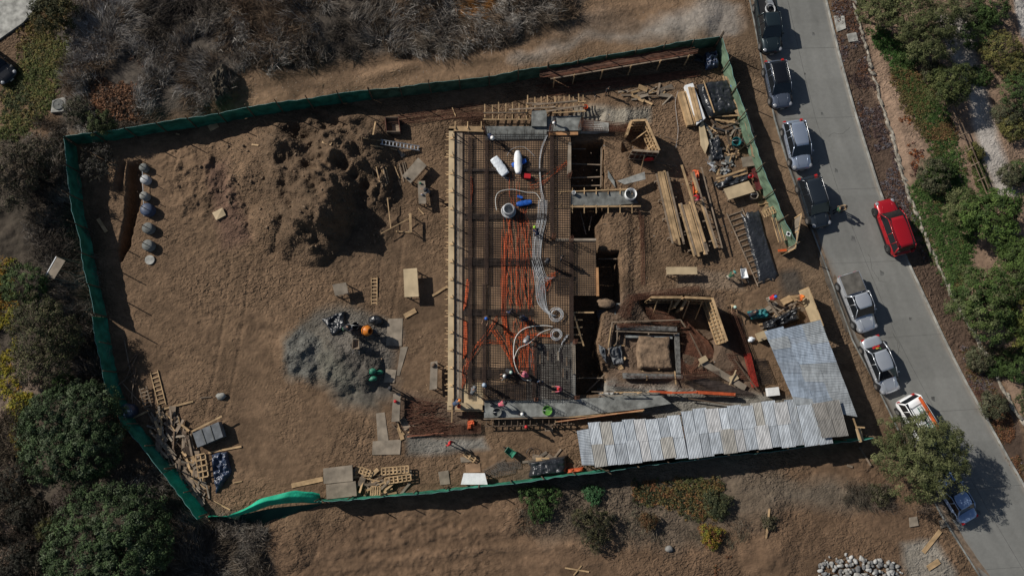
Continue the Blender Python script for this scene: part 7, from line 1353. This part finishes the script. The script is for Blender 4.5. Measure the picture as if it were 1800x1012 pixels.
cage('rebar_bundle', 'long rusty bundle lying below the lower deck corner', G(720, 758, .15), G(845, 752, .15), .8, .1, rust, .02, 9, .8, cat='rebar'); tarp('orange_net', 'orange plastic netting heaped on the rebar below the deck', [G(822, 738), G(834, 738), G(836, 752), G(822, 755)], .25, orangem, 20, .2, cat='netting'); board('long orange lath below the rusty bundle', (716, 767), (780, 760), .1, mat('dull_orange', (.30, .12, .07), .8, .3, 3), .2)
tarp('orange_net', 'orange plastic netting heaped under the white plank', [G(1216, 300), G(1226, 300), G(1228, 340), G(1218, 342)], .5, orangem, 21, .2, cat='netting'); tarp('orange_net', 'strip of orange netting by the black covered heap', [G(996, 824), G(1026, 820), G(1026, 827), G(996, 831)], .25, orangem, 22, .1, cat='netting')
tarp('purple_weed', 'cut brown brush lying in the upper left of the plot', [G(375, 140), G(400, 115), G(410, 175), G(385, 190)], .8, mat('brush_brown', (.09, .075, .055), .95, .3, 4, bump=.1, bscale=5), 23, .4, cat='brush pile', wl=.3)
conduit([(1040, 155), (1046, 170), (1040, 185), (1030, 195)], .02, blacks, 'cord', 'dark cord lying above the concrete beam', 'cord', z=.1); conduit([(925, 795), (932, 787), (945, 788), (950, 798), (948, 806)], .02, blacks, 'cord', 'dark hose loop on the sand above the covered heap', 'cord', z=.08); conduit([(936, 800), (938, 790), (930, 788), (926, 796), (932, 804)], .02, blacks, 'cord', 'second dark hose loop on the sand', 'cord', z=.1)
conduit([(1192, 160), (1187, 180), (1190, 210), (1192, 230), (1188, 260)], .015, greyp, 'cord', 'thin cable on the sand left of the thick timber', 'cord', z=.08)
# heap of pale rocks at the bottom edge
rk = [MB().blob((0, 0, 0), (.20, .16, .13), i, .14, 10, 7).build('rock', [stonem, mat('white_rock', (.37, .365, .35), .8, .2, 3, bump=.02), mat('grey_rock', (.16, .16, .16), .85, .3, 3, bump=.02)][i % 3], smooth=True, local=True) for i in range(9)]
xs_, ys_, zs_ = scatter([(1440, 985), (1465, 975), (1500, 972), (1530, 982), (1560, 978), (1585, 1000), (1588, 1045), (1430, 1045)], 300); cxr, cyr = xs_.mean(), ys_.mean()
rr = random.Random(8)
for i in range(300):
    o = rk[i % 9] if i < 9 else rk[i % 9].copy()
    if i >= 9: COL.objects.link(o)
    d = math.hypot((xs_[i] - cxr) / 3.7, (ys_[i] - cyr) / 1.7); o.location = (xs_[i], ys_[i], zs_[i] + .04 + max(0, .45 * (1 - d)) * rr.uniform(.3, 1)); s = rr.uniform(.5, 1.3); o.scale = (s, s, s); o.rotation_euler = (rr.uniform(-.5, .5), rr.uniform(-.5, .5), rr.uniform(0, 6.3)); tag(o, describe('stone of the rock heap', s * .9, 0, o.data.materials[0], (xs_[i] - xs_.min()) / np.ptp(xs_), (ys_[i] - ys_.min()) / np.ptp(ys_)).replace('short', 'small').replace('long', 'large').replace('mid length', 'medium'), 'rock', 'heap of pale rocks')
# clods on the open ground
cl = [MB().blob((0, 0, 0), (.13, .11, .09), i, .25, 8, 6).build('clod', sandm, smooth=True, local=True) for i in range(4)]
xs_, ys_, zs_ = scatter([(300, 260), (420, 240), (560, 240), (660, 260), (690, 340), (660, 440), (560, 460), (450, 420), (380, 330)], 70)
for i in range(70):
    o = cl[i % 4] if i < 4 else cl[i % 4].copy()
    if i >= 4: COL.objects.link(o)
    s = rr.uniform(.4, 1.3); o.location = (xs_[i], ys_[i], zs_[i] + .03); o.scale = (s, s, s); o.rotation_euler = (rr.uniform(-1, 1), rr.uniform(-1, 1), rr.uniform(0, 6)); tag(o, describe('clod of brown earth on the mound', s, 0, o.data.materials[0], (xs_[i] - xs_.min()) / np.ptp(xs_), (ys_[i] - ys_.min()) / np.ptp(ys_)).replace('mid length', 'medium').replace('short', 'small').replace('long', 'large'), 'clod', 'clods round the mound')

# crumbs nobody could count: chips, crumbs of soil, loose gravel
def crumbs(name, label, poly, n, s0, s1, cols, zsc=.6, wob=15, mt=None):
    x, y, z = scatter(poly, n, wob); n = len(x); s = RNG.uniform(s0, s1, n) * RNG.uniform(.5, 1, n); a = RNG.uniform(0, 6.3, n); c, sn = np.cos(a), np.sin(a); el = RNG.uniform(.5, 1, n)
    base = np.array([[1, 0, 0], [0, 1, 0], [-1, 0, 0], [0, -1, 0], [.1, .1, 1]]); V = np.zeros((n, 5, 3)); bx = base[None, :, 0] * s[:, None] * RNG.uniform(.7, 1.2, (n, 5)); by = base[None, :, 1] * s[:, None] * el[:, None] * RNG.uniform(.7, 1.2, (n, 5))
    V[..., 0] = x[:, None] + bx * c[:, None] - by * sn[:, None]; V[..., 1] = y[:, None] + bx * sn[:, None] + by * c[:, None]; V[..., 2] = z[:, None] - .01 + base[None, :, 2] * s[:, None] * zsc
    F_ = np.array([[0, 1, 4], [1, 2, 4], [2, 3, 4], [3, 0, 4]])[None] + (np.arange(n) * 5)[:, None, None]; cv = np.repeat(colvar(n, cols, .25), 4, axis=0)
    o = npmesh(name, V.reshape(-1, 3), F_.reshape(-1, 3), leafd, col=cv); tag(o, label, None, None, 'stuff')
SITEIN = [(150, 270), (440, 225), (660, 195), (900, 170), (1240, 120), (1275, 190), (1325, 330), (1370, 440), (1400, 500), (1340, 600), (1330, 700), (1030, 735), (1000, 820), (850, 845), (565, 870), (370, 890), (310, 815), (245, 730), (215, 641), (200, 558), (175, 468)]
crumbs('soil_crumbs', 'small dark crumbs and pebbles of soil over the plot', SITEIN, 6000, .02, .07, [(.12, .08, .052), (.20, .145, .10), (.07, .05, .035)])
crumbs('soil_crumbs', 'crumbly clods on the sides of the sand mound', [(380, 240), (420, 220), (560, 205), (640, 210), (690, 260), (700, 360), (660, 440), (560, 455), (470, 430), (400, 380)], 4000, .04, .14, [(.15, .105, .068), (.14, .10, .066), (.09, .062, .04)], .8)
crumbs('soil_crumbs', 'pebbles and crumbs on the open sand outside the fence', [(440, 930), (1540, 800), (1740, 1090), (430, 1090)], 5000, .02, .07, [(.12, .08, .052), (.22, .16, .12), (.07, .05, .035)])
crumbs('soil_crumbs', 'small stones on the strip outside the upper fence', [(330, 200), (440, 130), (900, 95), (1050, 30), (1300, 0), (1300, 75), (900, 120), (660, 155), (440, 190)], 3500, .02, .08, [(.14, .10, .07), (.26, .22, .18), (.08, .06, .045)])
crumbs('gravel', 'grey gravel stones over the left heap', [(498, 600), (530, 565), (600, 540), (660, 560), (600, 600), (575, 650), (540, 672), (505, 655)], 7000, .025, .06, [(.14, .13, .11), (.20, .19, .165), (.09, .083, .072)], .7, 10)
crumbs('gravel', 'fine pale sand and gravel over the right heap', [(560, 625), (620, 600), (670, 620), (675, 665), (645, 710), (600, 700), (565, 670)], 5000, .02, .05, [(.18, .17, .14), (.13, .12, .10)], .7, 10)
crumbs('wood_chips', 'pale wood chips littering the ground round the forms and benches', [(690, 260), (780, 240), (780, 700), (840, 790), (690, 800), (650, 500)], 700, .03, .10, [(.38, .27, .16), (.28, .2, .13)], .2)
crumbs('wood_chips', 'chips and offcuts littering the dig and the right yard', [(1060, 200), (1200, 150), (1340, 400), (1330, 560), (1340, 690), (1060, 700), (1090, 500)], 1500, .03, .12, [(.38, .27, .16), (.28, .2, .13), (.10, .08, .06), (.3, .3, .28)], .2)
# ================================================================ PEOPLE
skin = mat('skin', (.30, .17, .11), .6, .08, 5); boot = mat('boots', (.05, .035, .025), .8, .2, 5); hairm = mat('dark_hair', (.015, .012, .01), .8, .2, 8)
def cloth(n, c): return mat('cloth_' + n, c, .85, .18, 6)
def person(label, px, py, z, face, pose, shirt, trous, hat=None, hatk='helmet', group=None, arms=None, sleeve=True):
    """skeleton with a skin modifier -> one continuous body; face = heading in degrees (0 = right in the photo, 90 = up)"""
    V = []; E = []; R = []; T = []                       # T: region 0 skin 1 shirt 2 trousers 3 boots
    def add(p, r, t, par=None):
        V.append(Vector(p)); R.append(r if isinstance(r, tuple) else (r, r)); T.append(t)
        if par is not None: E.append((par, len(V) - 1))
        return len(V) - 1
    bend = {'stand': .08, 'walk': .12, 'bend': 1.15, 'crouch': .75, 'reach': .45}[pose]; ph = {'stand': .93, 'walk': .92, 'bend': .86, 'crouch': .42, 'reach': .92}[pose]
    Rb = Matrix.Rotation(bend, 3, 'Y'); pel = Vector((-.12 if pose == 'bend' else 0, 0, ph)); B = lambda x, y, z_: pel + Rb @ Vector((x, y, z_))
    p0 = add(pel, (.15, .12), 2); s1 = add(B(0, 0, .16), (.135, .11), 1, p0); s2 = add(B(.01, 0, .36), (.165, .12), 1, s1); nk = add(B(0, 0, .53), .062, 0, s2)
    Rh = Matrix.Rotation(bend * .55, 3, 'Y'); H = lambda x, y, z_: B(0, 0, .53) + Rh @ Vector((x, y, z_))
    h1 = add(H(.02, 0, .09), .078, 0, nk); h2 = add(H(.025, 0, .17), (.095, .085), 0, h1); add(H(.015, 0, .245), .07, 0, h2); add(H(.125, 0, .135), .016, 0, h1)
    for s in (-1, 1): add(H(.01, s * .09, .14), .018, 0, h2)
    hands = []
    for s in (-1, 1):
        sh = add(B(0, s * .19, .44), .066, 1, s2)
        d1, d2 = (arms[0 if s < 0 else 1] if arms else {'stand': ((.1, s * .15, -1), (.35, -s * .05, -.9)), 'walk': ((.45 * s, s * .15, -.9), (.7 * s + .2, 0, -.7)), 'bend': ((.3, s * .1, -1), (.25, -s * .1, -1)), 'crouch': ((.7, s * .1, -.7), (.8, -s * .25, -.4)), 'reach': ((.8, s * .1, -.5), (.9, 0, -.1))}[pose])
        d1 = Vector(d1).normalized(); d2 = Vector(d2).normalized(); el = add(V[sh] + d1 * .29, .046, 1 if sleeve else 0, sh); wr = add(V[el] + d2 * .25, .030, 0, el)
        side = d2.cross(Vector((0, 0, 1))); side = (side if side.length > .2 else Vector((1, 0, 0))).normalized(); pm_ = add(V[wr] + d2 * .06, (.038, .022), 0, wr); dn = side.cross(d2).normalized()
        for k, ln in enumerate((.055, .068, .062, .048)): f0 = add(V[pm_] + side * (.027 - .018 * k) + d2 * .03, .009, 0, pm_); f1 = add(V[f0] + d2 * ln * .6 - dn * .01, .009, 0, f0); add(V[f1] + d2 * ln * .4 - dn * .025, .008, 0, f1)
        t0 = add(V[wr] + side * .035 + d2 * .03, .011, 0, wr); add(V[t0] + (side * .5 + d2).normalized() * .045, .010, 0, t0)
    for s in (-1, 1):
        hp = add(pel + Vector((0, s * .095, -.06)), .092, 2, p0)
        if pose == 'walk': kn, an = Vector((.20 * s + .03, s * .10, .50)), Vector((.30 * s - .06, s * .10, .09))
        elif pose == 'crouch': kn, an = Vector((.36, s * .17, .47)), Vector((.05, s * .13, .09))
        elif pose == 'bend': kn, an = Vector((.04, s * .13, .47)), Vector((0, s * .14, .09))
        else: kn, an = Vector((.03, s * .11, .49)), Vector((-.01, s * .12, .09))
        k_ = add(kn, .058, 2, hp); cf = add(kn.lerp(an, .4) + Vector((-.02, 0, 0)), .052, 2, k_); a_ = add(an, .040, 3, cf); add(an + Vector((.07, s * .01, -.045)), (.045, .04), 3, a_); add(an + Vector((.17, s * .02, -.055)), (.04, .028), 3, len(V) - 1)
    zmin = 0; me = bpy.data.meshes.new('body'); me.from_pydata([tuple(v) for v in V], E, []); ob = bpy.data.objects.new('tmp_body', me); COL.objects.link(ob)
    ob.modifiers.new('Skin', 'SKIN'); ob.modifiers['Skin'].use_smooth_shade = True
    for i, sv in enumerate(me.skin_vertices[0].data): sv.radius = R[i]; sv.use_root = (i == 0)
    sb = ob.modifiers.new('Sub', 'SUBSURF'); sb.levels = sb.render_levels = 1
    dg = bpy.context.evaluated_depsgraph_get(); dg.update(); m2 = bpy.data.meshes.new_from_object(ob.evaluated_get(dg)); bpy.data.objects.remove(ob)
    m2.materials.clear()
    for m_ in (skin, shirt, trous, boot): m2.materials.append(m_)
    n = len(m2.polygons); C = np.empty(n * 3); m2.polygons.foreach_get('center', C); C = C.reshape(-1, 3); best = np.full(n, 9e9); idx = np.zeros(n, dtype=np.int32)
    for a, b in E:
        A_ = np.array(V[a]); D_ = np.array(V[b]) - A_; t = np.clip(((C - A_) @ D_) / max(1e-9, D_ @ D_), 0, 1); d = np.linalg.norm(C - A_ - t[:, None] * D_, axis=1) - .4 * max(R[b][0], .02)
        k = d < best; best[k] = d[k]; idx[k] = np.where(t[k] > .5, T[b], T[a])
    m2.polygons.foreach_set('material_index', idx); m2.polygons.foreach_set('use_smooth', np.ones(n, bool)); m2.update(); m2.name = 'body'
    c = P(px, py, (GZ(*P(px, py).xy) if z is None else z) + .5); zz = GZ(c.x, c.y) if z is None else z
    root = empty('person', (c.x, c.y, zz), label, 'person', group, rz=math.radians(face)); root['_w'] = (0, 0, 0)
    o = bpy.data.objects.new('body', m2); COL.objects.link(o); o.parent = root
    hc = H(.02, 0, .17); hm = MB()
    if hat and hatk == 'helmet': hm.lathe(hc, [(.150, .01), (.125, .02), (.118, .08), (.085, .135), (.03, .155), (0, .157)], 16, Rh).build('helmet', hat, root, smooth=True)
    elif hat: hm.lathe(hc, [(.20, .02), (.112, .035), (.105, .09), (.07, .12), (0, .125)], 16, Rh).build('hat', hat, root, smooth=True)
    else: hm.lathe(hc + Rh @ Vector((-.015, 0, 0)), [(.09, -.05), (.112, .02), (.10, .07), (.06, .105), (0, .115)], 14, Rh).build('hair', hairm, root, smooth=True)
    for s in (-1, 1): MB().blob(H(.108, s * .034, .165), (.012, .014, .01), 1, 0, 8, 5).build('eye', hairm, root)
    return root
navy = cloth('navy', (.02, .028, .06)); grey = cloth('grey', (.16, .165, .17)); dkg = cloth('dark', (.03, .03, .033)); jean = cloth('jeans', (.05, .075, .13)); redc = cloth('red', (.50, .02, .03)); pink = cloth('pink', (.55, .13, .17)); tan = cloth('tan', (.30, .21, .12)); orgc = cloth('orange', (.60, .14, .03)); grn = cloth('green', (.04, .10, .06)); brn = cloth('brown', (.10, .06, .035)); bge = cloth('beige', (.32, .29, .24))
hb = mat('helmet_blue', (.03, .12, .45), .35, .05, 5); hw = mat('helmet_white', (.78, .78, .76), .35, .04, 5); hr = mat('helmet_red', (.50, .03, .03), .35, .05, 5); hg = mat('helmet_lime', (.32, .55, .05), .35, .05, 5); hgg = mat('helmet_pale_green', (.40, .55, .48), .35, .05, 5); ho = mat('helmet_orange', (.65, .18, .03), .35, .05, 5); hbk = mat('cap_dark', (.03, .03, .035), .7, .1, 5)
DZ = ZD + .12; GD = 'workers on the rebar deck'; GY = 'workers in the yard'
for a in [
 ('worker in dark blue with a pale cap stooping at the upper left of the deck', 861, 240, ZD + .15, -60, 'bend', navy, jean, hw, 'hat', GD), ('worker in dark clothes and white helmet on the upper concrete beam', 974, 213, ZD + .12, -100, 'bend', dkg, dkg, hw, 'helmet', GD),
 ('worker in a lime green helmet leaning over the grey conduits', 944, 411, DZ, 120, 'bend', navy, navy, hg, 'helmet', GD), ('worker in grey shirt standing left of the square bay', 962, 463, DZ, 100, 'stand', grey, dkg, hbk, 'hat', GD),
 ('worker in black standing on the square bay over the pit', 986, 455, DZ, -20, 'stand', dkg, dkg, None, 'hair', GD), ('worker in a blue helmet standing on the left half of the deck', 857, 557, DZ, -110, 'reach', brn, dkg, hb, 'helmet', GD),
 ('worker in navy walking in the middle of the lower deck', 897, 548, DZ, -30, 'walk', navy, navy, None, 'hair', GD), ('bulky worker in navy stooping beside the cross cage', 925, 561, DZ, 170, 'bend', navy, dkg, hbk, 'hat', GD),
 ('worker in a wide grey hat stooping over the orange pipes', 928, 593, DZ, -120, 'bend', grey, dkg, mat('hat_grey', (.42, .41, .42), .8, .1, 5), 'hat', GD), ('worker in pink shirt crouching at the end of the white hose', 929, 662, DZ, 150, 'crouch', pink, brn, mat('hat_pink', (.50, .16, .20), .8, .1, 5), 'hat', GD),
 ('worker in a pale green helmet low on the deck', 890, 650, DZ, -30, 'crouch', dkg, dkg, hgg, 'helmet', GD), ('worker in a bright white helmet holding a short white tube', 896, 661, DZ, 180, 'crouch', dkg, dkg, hw, 'helmet', GD),
 ('worker in blue jacket at the top of the grey decking', 949, 670, DZ, -90, 'stand', jean, navy, None, 'hair', GD), ('worker in a red helmet near the lower right corner of the deck', 986, 684, DZ, 180, 'reach', pink, dkg, hr, 'helmet', GD),
 ('worker in blue with an orange helmet at the lower left corner of the deck', 800, 709, DZ, 30, 'bend', jean, jean, ho, 'helmet', GD), ('worker in white cap beside the lower left form corner', 853, 677, DZ, 200, 'stand', dkg, jean, mat('cap_pale_blue', (.35, .42, .5), .7, .1, 5), 'hat', GD),
 ('worker in grey cap bending at the plain ply corner', 830, 690, DZ, 60, 'bend', grey, dkg, grey, 'hat', GD), ('worker in pink shirt bending on the concrete walkway', 878, 711, ZD + .06, 20, 'bend', pink, dkg, hbk, 'hat', GD),
 ('worker in white helmet on the concrete walkway near the green basin', 917, 726, ZD + .06, -90, 'stand', dkg, dkg, hw, 'helmet', GD), ('worker in a small red helmet under the edge of the walkway', 924, 748, 0, -90, 'stand', dkg, dkg, hr, 'helmet', GY),
 ('worker in red shirt walking on the grey gravel below the deck', 790, 778, None, -20, 'walk', redc, dkg, hr, 'helmet', GY), ('worker in red and white shirt and blue helmet leaning over the entrance boards', 1350, 526, None, 15, 'reach', redc, bge, hb, 'helmet', GY),
 ('worker in red and pink clothes on the narrow lumber stack', 1226, 350, .85, 120, 'bend', redc, pink, ho, 'helmet', GY), ('worker in brown clothes at the upper end of the long cage', 1284, 537, None, -80, 'reach', tan, brn, hgg, 'helmet', GY),
 ('worker in dark clothes pulling at the teal sheet', 1318, 553, None, 30, 'bend', dkg, navy, hbk, 'hat', GY), ('worker in orange at the entrance behind the boards', 1404, 525, None, 180, 'stand', orgc, brn, ho, 'helmet', GY),
 ('worker in dark clothes beside the cement mixer drums', 607, 578, None, 20, 'bend', dkg, grn, None, 'hair', GY), ('worker in black by the end of the low bench', 688, 683, None, 0, 'stand', dkg, dkg, hbk, 'hat', GY), ('worker in grey beside the narrow workbench', 756, 340, None, 180, 'reach', grey, dkg, hbk, 'hat', GY),
 ('worker in dark clothes beside the low long bench', 1068, 163 + 0, None, -90, 'stand', dkg, dkg, None, 'hair', GY), ('worker in green sorting tools beside the timber rack', 1280, 487, None, 40, 'bend', grn, bge, mat('hat_teal', (.08, .25, .22), .7, .1, 5), 'hat', GY),
 ('person in dark clothes standing at the nose of the charcoal car', 1468, 371, .02, 0, 'stand', grn, dkg, None, 'hair', 'people beside the charcoal car'), ('person in a tan jacket facing another beside the charcoal car', 1483, 368, .02, 190, 'reach', tan, dkg, None, 'hair', 'people beside the charcoal car')]:
    person(*a)
